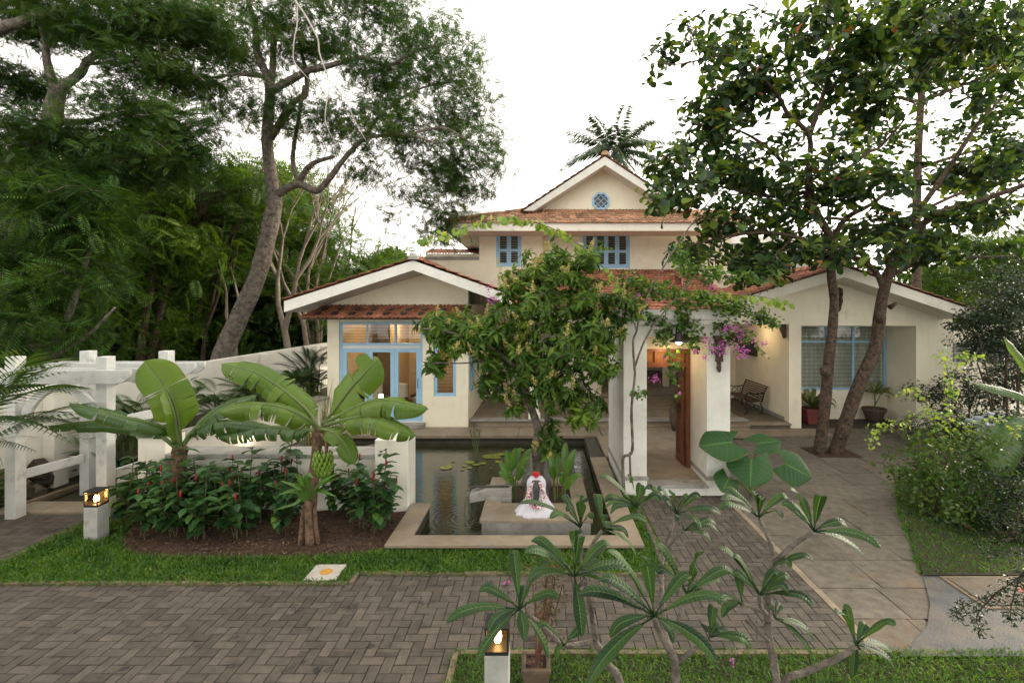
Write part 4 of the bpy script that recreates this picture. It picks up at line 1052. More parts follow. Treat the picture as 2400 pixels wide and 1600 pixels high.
mb = MB(); tk = [ic + Vector(p) for p in ((0, -.10, .54), (0, -.135, .48), (.004, -.15, .40), (.0, -.155, .30), (-.02, -.16, .22), (-.035, -.165, .19))]
mb.tube(tk, [.07, .062, .052, .046, .04, .03], 12); mb.build('trunk', M['idol'], idol, smooth=True)
mb = MB()
for k in range(4): mb.obox(ic + Vector((-.118 + .0, -.095, .35 - k * .028)), (.09, .04, .012), Matrix.Rotation(-.1, 3, 'Y') @ Matrix.Rotation(-.7, 3, 'Z'))
mb.build('stripe', surf('orange_stripe', [(.45, .16, .08), (.5, .2, .1)], 9, 2, .8, .1, 60), idol)
mb = MB()
for k in range(64):
    t = k / 63 * 2 - 1; a = t * PI * .98
    p = ic + Vector((math.sin(a) * .112, -.150 - .045 * (math.cos(a) * .5 + .5), .34 - .19 * math.cos(a)))
    for q in range(5): mb.ico(p + Vector((random.uniform(-.02, .02), random.uniform(-.012, .012), random.uniform(-.014, .014))), random.uniform(.010, .018), .3)
m_, nt_, out_ = newmat('garland_flowers'); g_ = N(nt_, 'ShaderNodeNewGeometry'); r_ = ramp(nt_, [(.7, .65, .6), (.65, .6, .55), (.45, .12, .2), (.22, .04, .10), (.7, .45, .45)], [0, .4, .55, .75, .9], 'CONSTANT')
nt_.links.new(g_.outputs['Random Per Island'], r_.inputs[0]); b_ = N(nt_, 'ShaderNodeBsdfPrincipled', Roughness=.7); nt_.links.new(r_.outputs[0], b_.inputs['Base Color']); nt_.links.new(b_.outputs[0], out_.inputs[0])
mb.build('garland', m_, idol)
mb = MB()
for k in range(16):
    a = random.uniform(0, 6.28); mb.ico(ic + Vector((math.cos(a) * random.uniform(0, .06), -.04 + math.sin(a) * .03, .60 + random.uniform(0, .045))), random.uniform(.018, .03), .35)
mb.build('red_flower', M['red'], idol)
# ================================================================ small things
mp = thing('manhole_cover', 'square pale stone cover with an orange disc, set in the front lawn', 'cover', (-2.77, 6.3, 0))
mb = MB(); mb.box(-2.97, -2.57, 6.12, 6.50, -.02, .03); mb.build('slab', M['plate'], mp, bevel=.006)
mb = MB(); mb.lathe([(.075, 0), (.075, .004)], (-2.76, 6.31, .0305), 24); mb.build('disc', M['orange'], mp)
mh = thing('floor_cover', 'large tan access cover with a faded red disc, on the slate at right', 'cover', (5.7, 5.8, 0))
mb = MB(); mb.box(5.05, 6.9, 5.55, 6.22, .013, .025); mb.build('frame', M['kerb'], mh)
mb = MB(); mb.box(5.10, 6.4, 5.60, 6.17, .026, .036); mb.build('lid', M['granite'], mh, bevel=.004)
mb = MB(); mb.lathe([(.075, 0), (.075, .002)], (5.78, 5.86, .0375), 20); mb.build('disc', surf('faded_red', [(.28, .07, .05), (.34, .10, .07)], 9, 4, .8, .1, 60), mh)
# bench
be = thing('garden_bench', 'dark slatted bench with curled cast-iron ends against the porch wall', 'bench', (6.65, 15.95, .155))
BY0, BY1 = 15.2, 16.75; zb = .155
for y_ in (BY0, BY1):
    mb = MB()
    mb.tube([(6.86, y_, zb + .42), (6.90, y_, zb + .62), (6.98, y_, zb + .80), (7.03, y_, zb + .86)], .02, 8)
    mb.tube([(6.90, y_, zb), (6.84, y_, zb + .03), (6.86, y_, zb + .2), (6.80, y_, zb + .32), (6.86, y_, zb + .42)], .02, 8)
    mb.tube([(6.28, y_, zb + .02), (6.34, y_, zb + .0), (6.40, y_, zb + .1), (6.34, y_, zb + .25), (6.38, y_, zb + .4), (6.6, y_, zb + .39), (6.86, y_, zb + .42)], .02, 8)
    mb.tube([(6.38, y_, zb + .4), (6.33, y_, zb + .5), (6.36, y_, zb + .62), (6.45, y_, zb + .66), (6.6, y_, zb + .62), (6.93, y_, zb + .66)], .018, 8)
    for cx_, cz_, r_ in ((6.5, .25, .09), (6.68, .22, .08), (6.6, .52, .07), (6.76, .53, .06)): mb.tube([(cx_ + r_ * math.cos(t * PI / 6), y_, zb + cz_ + r_ * math.sin(t * PI / 6)) for t in range(13)], .01, 5)
    mb.build('end_frame', M['black'], be, smooth=True)
for i in range(7):
    t = i / 6; mb = MB(); mb.beam((6.83 + .17 * t, BY0 - .03, zb + .48 + .37 * t), (6.83 + .17 * t, BY1 + .03, zb + .48 + .37 * t), .018, .038, (.35, 0, 1)); mb.build('back_slat', M['slatwood'], be, bevel=.004)
for i in range(7):
    mb = MB(); mb.beam((6.40 + i * .066, BY0 - .03, zb + .42), (6.40 + i * .066, BY1 + .03, zb + .42), .045, .018); mb.build('seat_slat', M['slatwood'], be, bevel=.004)
pn_ = thing('wall_panel_picture', 'black framed panel hanging on the porch wall above the bench', 'picture', (7.1, 16.8, 2.1))
mb = MB(); mb.box(7.075, 7.126, 16.15, 17.5, 1.85, 2.3); mb.build('board', M['black'], pn_)
mb = MB(); frame_x(mb, 16.15, 17.5, 1.85, 2.3, 7.076, .05, .02); mb.build('frame', M['dkwood'], pn_)
# pots
def square_pot(name, x, y, s, h, lab, mat='terra'):
    t = thing(name, lab, 'potted plant', (x, y, 0)); mb = MB()
    mb.add([(x - s * .36, y - s * .36, 0), (x + s * .36, y - s * .36, 0), (x + s * .36, y + s * .36, 0), (x - s * .36, y + s * .36, 0), (x - s * .47, y - s * .47, h * .86), (x + s * .47, y - s * .47, h * .86), (x + s * .47, y + s * .47, h * .86), (x - s * .47, y + s * .47, h * .86)], [(0, 3, 2, 1), (0, 1, 5, 4), (1, 2, 6, 5), (2, 3, 7, 6), (3, 0, 4, 7)])
    r = s * .5; frame = [(-r, r, -r, -r + .04), (-r, r, r - .04, r), (-r, -r + .04, -r + .04, r - .04), (r - .04, r, -r + .04, r - .04)]
    for (a, b, c, d) in frame: mb.box(x + a, x + b, y + c, y + d, h * .84, h)
    mb.build('pot', M[mat], t, bevel=.008)
    mb = MB(); mb.box(x - r + .04, x + r - .04, y - r + .04, y + r - .04, h * .8, h * .9); mb.build('soil', M['soil'], t); return t
potA = square_pot('potted_plant', 8.12, 14.72, .58, .46, 'yellow-green striped plant in a square red pot, left of the forked tree')
potB = thing('potted_plant', 'drooping plant in a round weathered clay pot, under the right wing window', 'potted plant', (10.15, 14.95, 0))
mb = MB(); mb.lathe([(.001, 0), (.19, 0), (.24, .12), (.30, .30), (.33, .34), (.33, .40), (.29, .40), (.27, .36), (.001, .35)], (10.15, 14.95, 0), 24); mb.build('pot', M['claypot'], potB, smooth=True)
potC = square_pot('potted_plant', W(1256, 1560, 4.35).x, 4.42, .26, .24, 'leggy reddish shrub in a small square clay pot, bottom centre', 'claypot')
potD = thing('potted_plant', 'spiky dark plant in a tall stone urn just inside the gateway', 'potted plant', (3.9, 13.3, .1))
mb = MB(); mb.lathe([(.001, 0), (.14, 0), (.20, .25), (.22, .5), (.19, .68), (.15, .72), (.001, .7)], (3.72, 13.4, .1), 18); mb.build('urn', M['claypot'], potD, smooth=True)
# sandals on the verandah step
for k, (sx, lab) in enumerate(((-.62, 'brown sandal pair, left sandal, on the verandah step behind the mango trunk'), (-.42, 'brown sandal pair, right sandal, on the verandah step behind the mango trunk'))):
    mb = MB(); mb.prism([(-.045, 0), (.045, 0), (.055, .15), (.03, .26), (-.03, .26), (-.055, .15)], lambda p, q: (sx + p[0], 14.02 + p[1], .263 + .025 * q))
    mb.tube([(sx - .05, 14.14, .29), (sx, 14.15, .335), (sx + .05, 14.14, .29)], .012, 6)
    o = mb.build('sandal', M['kerb'], None, org=(sx, 14.1, .263)); tag(o, lab, 'sandal', 'pair of sandals')
# stone lantern among the shrubs at right
sl_ = thing('stone_lantern', 'pale blue-grey tiered stone lantern half hidden in the right shrubs', 'lantern', (9.3, 10.1, .03))
def sq(mb, x, y, s, z0, z1): mb.box(x - s, x + s, y - s, y + s, z0, z1)
lx, ly = W(2330, 1000, 10.2).x, 10.2
mb = MB(); sq(mb, lx, ly, .16, .03, .7); sq(mb, lx, ly, .3, .7, .8); sq(mb, lx, ly, .2, .8, 1.0); sq(mb, lx, ly, .33, 1.0, 1.07); sq(mb, lx, ly, .24, 1.07, 1.14); sq(mb, lx, ly, .12, 1.14, 1.25)
mb.build('body', surf('pale_bluestone', [(.30, .34, .38), (.38, .42, .46)], 4, 6, .8, .4, 80), sl_, bevel=.02)
# fallen petals
mb = MB()
for (a, b) in ((1285, 1178), (1175, 1362), (1190, 1305)): pass
# armchairs and small lamp in the left room
def armchair(x, y, rz, lab):
    t = thing('armchair', lab, 'armchair', (x, y, .22), 'armchairs in the lit room')
    R = Matrix.Rotation(rz, 3, 'Z'); c = Vector((x, y, .22))
    def part(name, boxes, mat, bev=.03):
        mb = MB()
        for (p, s) in boxes: mb.obox(c + R @ Vector(p), s, R)
        mb.build(name, mat, t, bevel=bev)
    part('seat', [((0, 0, .32), (.6, .6, .18))], M['cushion']); part('backrest', [((0, .3, .62), (.6, .14, .55))], M['cushion'])
    part('arm', [((-.34, 0, .45), (.08, .6, .08))], M['dkwood'], .01); part('arm', [((.34, 0, .45), (.08, .6, .08))], M['dkwood'], .01)
    for sx in (-1, 1):
        for sy in (-1, 1): part('leg', [((sx * .3, sy * .27, .12), (.05, .05, .24))], M['dkwood'], .005)
armchair(-4.55, 15.0, -.5, 'pale cushioned armchair behind the middle glass door'); armchair(-5.2, 15.4, .6, 'pale cushioned armchair behind the left glass door')
armchair(-3.7, 15.7, -.2, 'pale cushioned armchair behind the right glass door')
tl_ = thing('table_lamp', 'small lit lamp on a low table behind the glass doors', 'lamp', (-4.68, 14.35, .22))
mb = MB(); mb.box(-4.86, -4.5, 14.2, 14.5, .62, .66); [mb.box(a, a + .03, b, b + .03, .22, .62) for a in (-4.85, -4.54) for b in (14.21, 14.46)]; mb.build('table', M['dkwood'], tl_)
mb = MB(); mb.box(-4.73, -4.63, 14.3, 14.4, .66, .92); mb.build('shade', emit('shade_glow', (1, .8, .5), 4), tl_)
# ================================================================ leaf materials
G = {}
G['forest'] = leafmat('feathery_leaf', [(.010, .028, .007), (.022, .056, .012), (.045, .090, .014), (.095, .14, .020), (.16, .18, .03)], [0, .4, .72, .93, 1], rough=.6, trans=.26, spec=.2, clump=.5)
G['near'] = leafmat('near_feathery_leaf', [(.012, .036, .012), (.028, .068, .014), (.062, .13, .018), (.13, .20, .03)], [0, .45, .8, 1], rough=.55, trans=.28, spec=.2, clump=.8)
G['under'] = leafmat('understorey_leaf', [(.014, .036, .007), (.035, .08, .012), (.08, .15, .02), (.16, .22, .035)], [0, .4, .75, 1], rough=.6, trans=.32, spec=.2, clump=.45)
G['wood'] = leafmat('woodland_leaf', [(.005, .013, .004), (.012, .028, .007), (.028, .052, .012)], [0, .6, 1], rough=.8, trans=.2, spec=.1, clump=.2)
G['almond'] = leafmat('almond_leaf', [(.012, .028, .014), (.020, .048, .018), (.034, .075, .02), (.075, .14, .025), (.13, .18, .03), (.12, .17, .03), (.24, .05, .02)], [0, .35, .6, .78, .93, .994, .996], rough=.45, trans=.28, spec=.25)
G['mango'] = leafmat('mango_leaf', [(.018, .050, .009), (.048, .105, .013), (.12, .20, .020), (.23, .29, .04)], [0, .45, .85, 1], rough=.5, trans=.25, spec=.2, clump=1.2)
G['panicle'] = leafmat('mango_panicle', [(.34, .30, .08), (.48, .42, .14), (.58, .50, .20)], rough=.8, trans=.2, tcol=(1.1, 1.1, 1.0))
G['vine'] = leafmat('vine_leaf', [(.025, .065, .015), (.055, .12, .022), (.10, .19, .03), (.17, .26, .05)], [0, .4, .8, 1], rough=.45, trans=.35)
G['vinetip'] = leafmat('young_vine_leaf', [(.12, .22, .035), (.20, .30, .06), (.32, .38, .10)], rough=.45, trans=.4)
G['magenta'] = leafmat('magenta_bract', [(.36, .07, .28), (.50, .12, .40), (.60, .20, .45)], rough=.6, trans=.3, tcol=(1.4, 1.0, 1.4))
G['palm'] = leafmat('palm_leaflet', [(.016, .040, .012), (.03, .07, .016), (.07, .11, .02)], rough=.4, trans=.25)
G['shrub'] = leafmat('shrub_leaf', [(.022, .055, .012), (.045, .095, .016), (.095, .16, .022), (.20, .24, .04)], [0, .5, .9, 1], rough=.45, trans=.33, clump=1.5)
G['dark'] = leafmat('dark_shrub_leaf', [(.008, .020, .009), (.016, .036, .015), (.035, .06, .022)], rough=.4, trans=.18)
G['costus'] = leafmat('ginger_leaf', [(.016, .050, .016), (.028, .080, .024), (.055, .13, .036), (.12, .20, .035)], [0, .4, .8, 1], rough=.42, trans=.2, spec=.3)
G['banana'] = leafmat('banana_leaf', [(.075, .145, .018), (.12, .20, .028)], rough=.33, trans=.38, tcol=(1.9, 1.7, .5), spec=.3, uvveins=((.15, .25, .05), 260.0, .05, .12))
G['bananadk'] = leafmat('banana_leaf_old', [(.035, .085, .018), (.05, .11, .022)], rough=.35, trans=.3, tcol=(1.7, 1.5, .5), spec=.5, uvveins=((.10, .18, .04), 240.0, .05, .15))
G['plum'] = leafmat('plumeria_leaf', [(.009, .026, .014), (.018, .046, .021), (.045, .10, .024)], rough=.5, trans=.2, spec=.2, uvveins=((.12, .19, .07), 120.0, .10, .10))
G['alo'] = leafmat('elephant_ear_leaf', [(.018, .065, .016), (.030, .09, .022)], rough=.42, trans=.25, spec=.3, uvveins=((.06, .15, .04), 46.0, .45, .16))
G['heli'] = leafmat('lily_blade', [(.05, .13, .02), (.10, .20, .035)], rough=.4, trans=.3, uvveins=((.14, .24, .06), 90.0, .1, .1))
G['pad'] = leafmat('lily_pad', [(.07, .11, .02), (.14, .17, .03), (.22, .22, .03)], rough=.35, trans=0)
G['vari'] = leafmat('striped_leaf', [(.045, .07, .018), (.12, .15, .045), (.28, .26, .10)], rough=.4, trans=.25)
G['reed'] = leafmat('reed', [(.05, .10, .02), (.10, .14, .03), (.26, .17, .04)], rough=.5, trans=.2)
M['caness'] = surf('brown_cane', [(.06, .05, .025), (.10, .09, .045)], 6, 4, .6, .2, 34)
M['redcone'] = surf('red_flower_cone', [(.15, .010, .012), (.28, .02, .02)], 30, 3, .5, .6, 150, bdist=.004)
M['fruit'] = surf('green_banana_fruit', [(.09, .17, .02), (.16, .25, .035)], 12, 3, .4, .1, 60)

def WP(pts, Y, dy=0): return [tuple(W(x, y, Y + (dy * i / max(1, len(pts) - 1)))) for i, (x, y) in enumerate(pts)]
def px_blobs(L, Y, ry=1.6, yj=.6):
    out = []
    for b in L:
        x, y, rx, rz = b[:4]; yy = Y + (b[4] if len(b) > 4 else random.uniform(-yj, yj)); c = W(x, y, yy); s = yy / F
        out.append((c.x, c.y, c.z, rx * s, ry * min(1.3, .55 + rx * s / 2.0), rz * s))
    return out
def cluster_leaves(C, per, spread, L, Wd, tmpl, up=.2, droop=.4, nup=1.6, outward=None, flat=.7):
    n = len(C) * per
    P = np.repeat(C, per, axis=0) + rng.normal(size=(n, 3)) * np.array([1, 1, flat]) * spread
    D = rng.normal(size=(n, 3)); D[:, 2] = D[:, 2] * .5 + up - droop
    if outward is not None: D += np.repeat(outward, per, axis=0) * .8
    return leaves(P, D, randdirs(n, nup), rng.uniform(L[0], L[1], n), np.full(n, Wd) * rng.uniform(.85, 1.15, n), tmpl)
def rosettes(C, axis, per, L, Wd, tmpl, el=(.0, .7), nup=2.0, jit=.02, droop=0.0):
    """whorls of leaves round twig tips"""
    n = len(C) * per; ax = np.repeat(unit(axis), per, axis=0)
    r1 = unit(np.cross(ax, rng.normal(size=(n, 3)))); e = rng.uniform(el[0], el[1], n)[:, None]
    D = r1 * np.cos(e) + ax * np.sin(e); D[:, 2] -= droop
    P = np.repeat(C, per, axis=0) + rng.normal(size=(n, 3)) * jit
    Nn = ax * 1.0 + rng.normal(size=(n, 3)) * .25 + np.array([0, 0, nup * .3])
    return leaves(P, D, Nn, rng.uniform(L[0], L[1], n), Wd * rng.uniform(.85, 1.15, n), tmpl)
FROND = pinnate(10, .30, .26, .28)
FRONDN = pinnate(10, .34, .17, .30, .4)
FRONDS = pinnate(9, .34, .26, .25)
PALMF = pinnate(22, .42, .075, .40, .55, .95)

def tree(name, label, base, limbs, blobs, n, per, spread, L, Wd, tmpl, leaf, bark, group=None, r0=.03, droop=.4, power=.45, cat='tree', maxd=9e9, sides=4, up=.2, nup=1.6):
    """limbs: list of (control points, r_start, r_end); crown: clusters inside ellipsoids, joined by twigs"""
    t = thing(name, label, cat, base, group)
    mb = MB(); nodes = []
    for (pts, a, b) in limbs: nodes.append([tuple(v) for v in limb_line(mb, pts, a, b, 10 if a > .1 else 7, 4, .0)])
    C, d = in_blobs(blobs, n, power)
    sel = C[: min(n, 520)]
    fine = [nd[len(nd) // 3:] for nd in nodes]
    twigs(mb, fine, sel, r0, .007, sides, maxd=maxd)
    mb.build('trunk', bark, t, smooth=True)
    foliage('crown', leaf, t, [cluster_leaves(C, per, spread, L, Wd, tmpl, droop=droop, up=up, nup=nup)])
    return t
# ---------------------------------------------------------------- the big leaning tree
YA = 16.0
limA = [(WP([(500, 969), (516, 850), (560, 745), (606, 640), (640, 500), (645, 459)], YA), .34, .22),
        (WP([(642, 465), (634, 400), (626, 333), (630, 268), (633, 214), (630, 184)], YA), .21, .14),
        (WP([(645, 462), (668, 444), (702, 432), (740, 447), (767, 425), (798, 383), (821, 356), (855, 325), (897, 318), (955, 316), (1027, 337)], YA, -1.5), .14, .03),
        (WP([(702, 430), (687, 383), (691, 329), (702, 268), (712, 200)], YA), .09, .04), (WP([(700, 430), (729, 386), (783, 367)], YA, -.6), .11, .05),
        (WP([(633, 325), (675, 260), (691, 237), (717, 222), (717, 172), (700, 90)], YA, .7), .13, .05),
        (WP([(633, 214), (683, 187), (725, 165), (756, 159), (848, 136), (909, 155), (974, 119), (1031, 107)], YA, -1), .13, .03),
        (WP([(630, 184), (603, 126), (599, 65), (584, 10), (560, -60)], YA), .14, .05), (WP([(637, 190), (645, 76), (660, 30), (700, -80)], YA, .8), .11, .04),
        (WP([(630, 180), (565, 174), (541, 176), (440, 190)], YA, -1), .08, .03), (WP([(855, 325), (900, 260), (980, 210), (1060, 190)], YA, -1), .07, .02),
        (WP([(955, 316), (1040, 300), (1110, 340)], YA - 1.3), .05, .02)]
blA = px_blobs([(880, 20, 120, 80), (985, 80, 90, 80), (1045, 170, 75, 85), (1070, 260, 75, 70), (1105, 350, 70, 60), (1060, 420, 60, 55), (1010, 380, 90, 60), (900, 190, 130, 90), (780, 110, 130, 90),
                (650, 60, 130, 90), (800, 290, 100, 60), (930, 300, 110, 70), (700, 260, 80, 70), (540, 130, 120, 80), (560, 260, 80, 60), (1040, 510, 28, 40), (960, 455, 45, 35), (770, -40, 200, 70), (470, 30, 110, 70), (860, 400, 50, 35), (1150, 330, 28, 20), (1165, 390, 22, 28), (1140, 240, 25, 22), (1110, 160, 22, 20), (1120, 110, 20, 18), (1130, 440, 22, 25), (1080, 470, 20, 30), (1010, 470, 24, 30), (1060, 60, 20, 20), (1030, 560, 16, 22), (900, 500, 16, 20), (1170, 300, 14, 10), (1000, 540, 14, 20)], YA)
tree('leaning_tree', 'tall feathery-leaved tree with a thick leaning grey trunk, behind the boundary wall', W(500, 969, YA), limA, blA, 1300, 15, .25, (.22, .35), 1.0, FROND, G['forest'], M['bark'], r0=.035, droop=.6, power=.6)
# ---------------------------------------------------------------- the far left tree
YB = 12.6
limB = [(WP([(-60, 1000), (-60, 700), (-10, 490), (34, 408), (58, 381), (85, 343), (105, 320), (119, 289), (129, 238), (136, 211)], YB), .34, .17),
        (WP([(136, 211), (160, 194), (190, 170), (204, 146), (238, 119), (272, 102), (350, 60)], YB), .13, .05), (WP([(134, 215), (119, 180), (109, 136), (105, 90), (80, 20)], YB), .12, .05),
        (WP([(122, 284), (200, 285), (270, 268), (370, 262), (480, 268)], YB, -.5), .08, .02), (WP([(-80, 110), (0, 68), (44, 55), (85, 37), (150, 30)], YB - .5), .16, .08),
        (WP([(200, 150), (300, 145), (380, 135), (480, 190)], YB), .05, .02), (WP([(34, 408), (-20, 330), (-60, 200), (-80, 110)], YB), .16, .14)]
blB = px_blobs([(40, 30, 120, 70), (190, 20, 130, 60), (330, 50, 120, 70), (450, 60, 90, 60), (40, 200, 80, 60), (20, 300, 80, 50), (170, 330, 120, 40), (300, 240, 110, 35), (330, 160, 70, 30), (430, 190, 90, 40), (90, 380, 110, 40), (280, 320, 120, 45), (400, 290, 100, 40), (220, 90, 90, 40), (300, 390, 120, 40), (420, 360, 90, 35), (180, 410, 110, 40)], YB, 1.3)
tree('feathery_tree', 'dark feathery tree with a curved forked trunk, at the top left corner', W(-60, 1000, YB), limB, blB, 1150, 16, .2, (.20, .33), 1.0, FROND, G['forest'], M['bark'], r0=.03, droop=.35)
# ---------------------------------------------------------------- low feathery foliage at the left edge
YC = 10.9
limC = [(WP([(95, 1150), (92, 950), (100, 850), (60, 700), (30, 560), (60, 470)], YC, .3), .24, .07), (WP([(95, 860), (160, 740), (200, 620), (230, 520)], YC), .09, .03), (WP([(70, 720), (0, 640), (-60, 560)], YC), .08, .03), (WP([(100, 850), (200, 790), (270, 720)], YC, -.4), .05, .02)]
blC = px_blobs([(70, 470, 110, 50), (170, 520, 90, 50), (50, 590, 110, 60), (160, 640, 80, 60), (40, 720, 100, 60), (130, 770, 80, 60), (40, 850, 80, 40), (220, 560, 60, 40), (200, 460, 90, 40)], YC, 1.0, .4)
tree('feathery_tree', 'bright green low feathery tree hanging over the wall at the left edge', W(95, 1150, YC), limC, blC, 340, 9, .2, (.34, .56), 1.0, FRONDN, G['near'], M['bark'], r0=.02, droop=.25, nup=5.0)
# ---------------------------------------------------------------- understorey trees
def under_proto(name, label, seed, h, spreadr, bare=0.0, leaf='under', bark='darkbark', per=9, n=330):
    random.seed(seed); limbs = []; tops = []
    for k in range(3 if not bare else 6):
        a = random.uniform(0, 6.28); r = spreadr * random.uniform(.35, .9)
        x, y = math.cos(a) * r, math.sin(a) * r; hh = h * random.uniform(.7, 1)
        limbs.append(([(random.uniform(-.1, .1), random.uniform(-.1, .1), 0), (x * .15, y * .15, hh * .3), (x * .35 + random.uniform(-.3, .3), y * .35, hh * .6), (x * .75, y * .75, hh * .85), (x, y, hh)], .13 * h / 8, .03)); tops.append((x, y, hh))
    bl = []
    for (x, y, z) in tops: bl += [(x, y, z, spreadr * .55, spreadr * .55, h * .12), (x * .6, y * .6, z * .72, spreadr * .6, spreadr * .6, h * .13)]
    bl += [(random.uniform(-1, 1) * spreadr * .6, random.uniform(-1, 1) * spreadr * .6, h * random.uniform(.25, .5), spreadr * .5, spreadr * .5, h * .13) for _ in range(3)]
    return tree(name, label, (0, 0, 0), limbs, bl, n, per, .32, (.35, .6), 1.0, FRONDS, G[leaf], M[bark], group='understorey trees beyond the boundary wall', r0=.04, sides=4)
uA = under_proto('understorey_tree', 'a', 3, 7.5, 2.4)
uB = under_proto('understorey_tree', 'b', 5, 6.0, 2.6, per=10)
uC = under_proto('pale_trunk_tree', 'c', 9, 8.5, 3.2, bare=1, bark='palebark', per=4, n=300)
def put(o, px, Y, s, rz, label):
    o.location = ((px - CX) * Y / F, Y, -.05); o.scale = (s, s, s); o.rotation_euler = (0, 0, rz); o['label'] = label; return o
put(uA, 330, 17.5, 1.25, .3, 'understorey tree with thin dark trunks, left of the leaning tree')
put(uB, 440, 20, 1.45, 2.0, 'bushy understorey tree just left of the leaning trunk base')
put(uC, 740, 23, .95, 1.0, 'tree with pale bare forking branches, right of the leaning trunk')
put(copy_tree(uA), 180, 21, 1.4, 4, 'understorey tree deep in the wood behind the pergola')
put(copy_tree(uB), 640, 25, 1.6, 1.2, 'bushy tree behind the leaning trunk')
put(copy_tree(uB), 830, 27, 1.1, 3.1, 'bushy tree beyond the left gable of the house')
put(copy_tree(uA), 540, 24, 1.3, 5.1, 'slim tree with thin trunk just right of the leaning trunk base')
put(copy_tree(uC), 780, 26, .95, 3.8, 'second pale-branched tree, farther back and right')
put(copy_tree(uB), 915, 33, 1.1, .7, 'small rounded tree beyond the terrace parapet')
put(copy_tree(uB), 40, 18, 1.2, .9, 'bushy dark tree in the shade at the far left')
uc2 = put(copy_tree(uB), 2290, 24, 1.15, 2.2, 'leafy green tree behind the right wing roof'); uc2['group'] = 'trees behind the right wing'
uc3 = put(copy_tree(uA), 2420, 20, 1.0, 1.1, 'leafy green tree beyond the garden wall at the right edge'); uc3['group'] = 'trees behind the right wing'
uc4 = put(copy_tree(uB), 1830, 36, 1.0, 4.2, 'low green tree beyond the verandah roof'); uc4['group'] = 'trees behind the right wing'
put(copy_tree(uB), 500, 27, 1.7, 2.9, 'tall dense tree filling the gap left of the leaning trunk'); put(copy_tree(uB), 300, 24, 1.6, 5.0, 'tall dense tree behind the pergola, deep in the wood')
def bare_tree(label, px, Y, h, seed, r, name='bare_tree', bark='palebark', fan=.42):
    random.seed(seed); b = Vector(((px - CX) * Y / F, Y, -.1)); t = thing(name, label, 'tree', b, 'thin bare-branched trees beyond the wall'); mb = MB()
    def grow(p, d, L, rr, k):
        q = p + d * L * .5 + Vector((random.uniform(-.06, .06), random.uniform(-.06, .06), 0)) * L; e = q + (d + Vector((random.uniform(-.15, .15), random.uniform(-.15, .15), .05))).normalized() * L * .5
        mb.tube([p, q, e], [rr, rr * .85, rr * .7], 7 if k < 2 else (5 if k < 4 else 3), cap=False)
        if k >= 6: return
        for _ in range(2 if random.random() < .75 else 3):
            a = random.uniform(0, 6.28); dd = (d + Vector((math.cos(a), math.sin(a) * .6, 0)) * fan * random.uniform(.7, 1.4) + Vector((0, 0, .12))).normalized(); grow(e, dd, L * random.uniform(.62, .85), rr * .66, k + 1)
    grow(b, Vector((random.uniform(-.05, .12), 0, 1)), h * .33, r, 0); mb.build('trunk', M[bark], t, smooth=True); return t
bare_tree('pale bare tree with fanning branches between the leaning trunk and the left gable', 690, 19.5, 8.2, 4, .17)
bare_tree('second pale bare tree close behind the fanning one', 715, 21, 9.0, 12, .14)
bare_tree('thin pole-like bare tree just right of the leaning trunk', 566, 18.5, 7.0, 31, .10, fan=.3)
bare_tree('dark bare tree left of the leaning trunk', 470, 19, 8.4, 15, .11, bark='darkbark'); bare_tree('dark bare tree near the pergola end of the wood', 385, 18, 8.0, 18, .12, bark='darkbark')
bare_tree('far bare tree with pale twigs right of the leaning tree', 800, 28, 10.5, 23, .16)

# far wood as one mass
def wood(name, lab, strips, n):
    C = []
    for (x0, x1, y0, y1, h0, h1, w_) in strips:
        k = int(n * w_); x = rng.uniform(x0, x1, k); y = rng.uniform(y0, y1, k)
        hh = (h0 + (h1 - h0) * (x - x0) / (x1 - x0)) * (.8 + .22 * np.sin(x * .9 + y * .3) + .10 * np.sin(x * 2.7 + 1))
        z = hh * rng.random(k) ** .75; C.append(np.stack([x, y, z], 1))
    C = np.concatenate(C); n_ = len(C)
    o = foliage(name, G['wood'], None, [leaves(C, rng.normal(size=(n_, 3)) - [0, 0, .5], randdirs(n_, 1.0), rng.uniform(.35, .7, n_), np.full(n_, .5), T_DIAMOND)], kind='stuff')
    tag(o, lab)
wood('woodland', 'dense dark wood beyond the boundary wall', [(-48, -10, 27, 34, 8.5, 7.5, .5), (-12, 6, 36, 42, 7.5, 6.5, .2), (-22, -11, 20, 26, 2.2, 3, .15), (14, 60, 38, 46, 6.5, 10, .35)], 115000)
# ---------------------------------------------------------------- bleached dead branch hanging in front
mb = MB()
db = WP([(690, -40), (692, 0), (712, 30), (730, 62), (745, 92), (748, 120), (757, 150), (770, 180), (790, 210), (808, 230), (835, 290), (858, 330)], 8.5)
limb_line(mb, db, .019, .005, 6, 3)
for br in ([(697, 12), (696, 60), (690, 90), (687, 130), (692, 150), (705, 165), (728, 187), (762, 188)], [(767, 172), (768, 195), (778, 215), (785, 226)], [(772, 205), (764, 250), (762, 280), (770, 305), (780, 325)], [(692, 150), (702, 180)], [(728, 187), (731, 200)], [(805, 228), (815, 232)], [(630, -10), (633, 12)]):
    limb_line(mb, WP(br, 8.5), .011, .004, 5, 3)
tag(mb.build('dead_branch', M['deadwood'], None, org=db[0], smooth=True), 'bare bleached dead branch hanging across the leaning tree crown', 'branch')
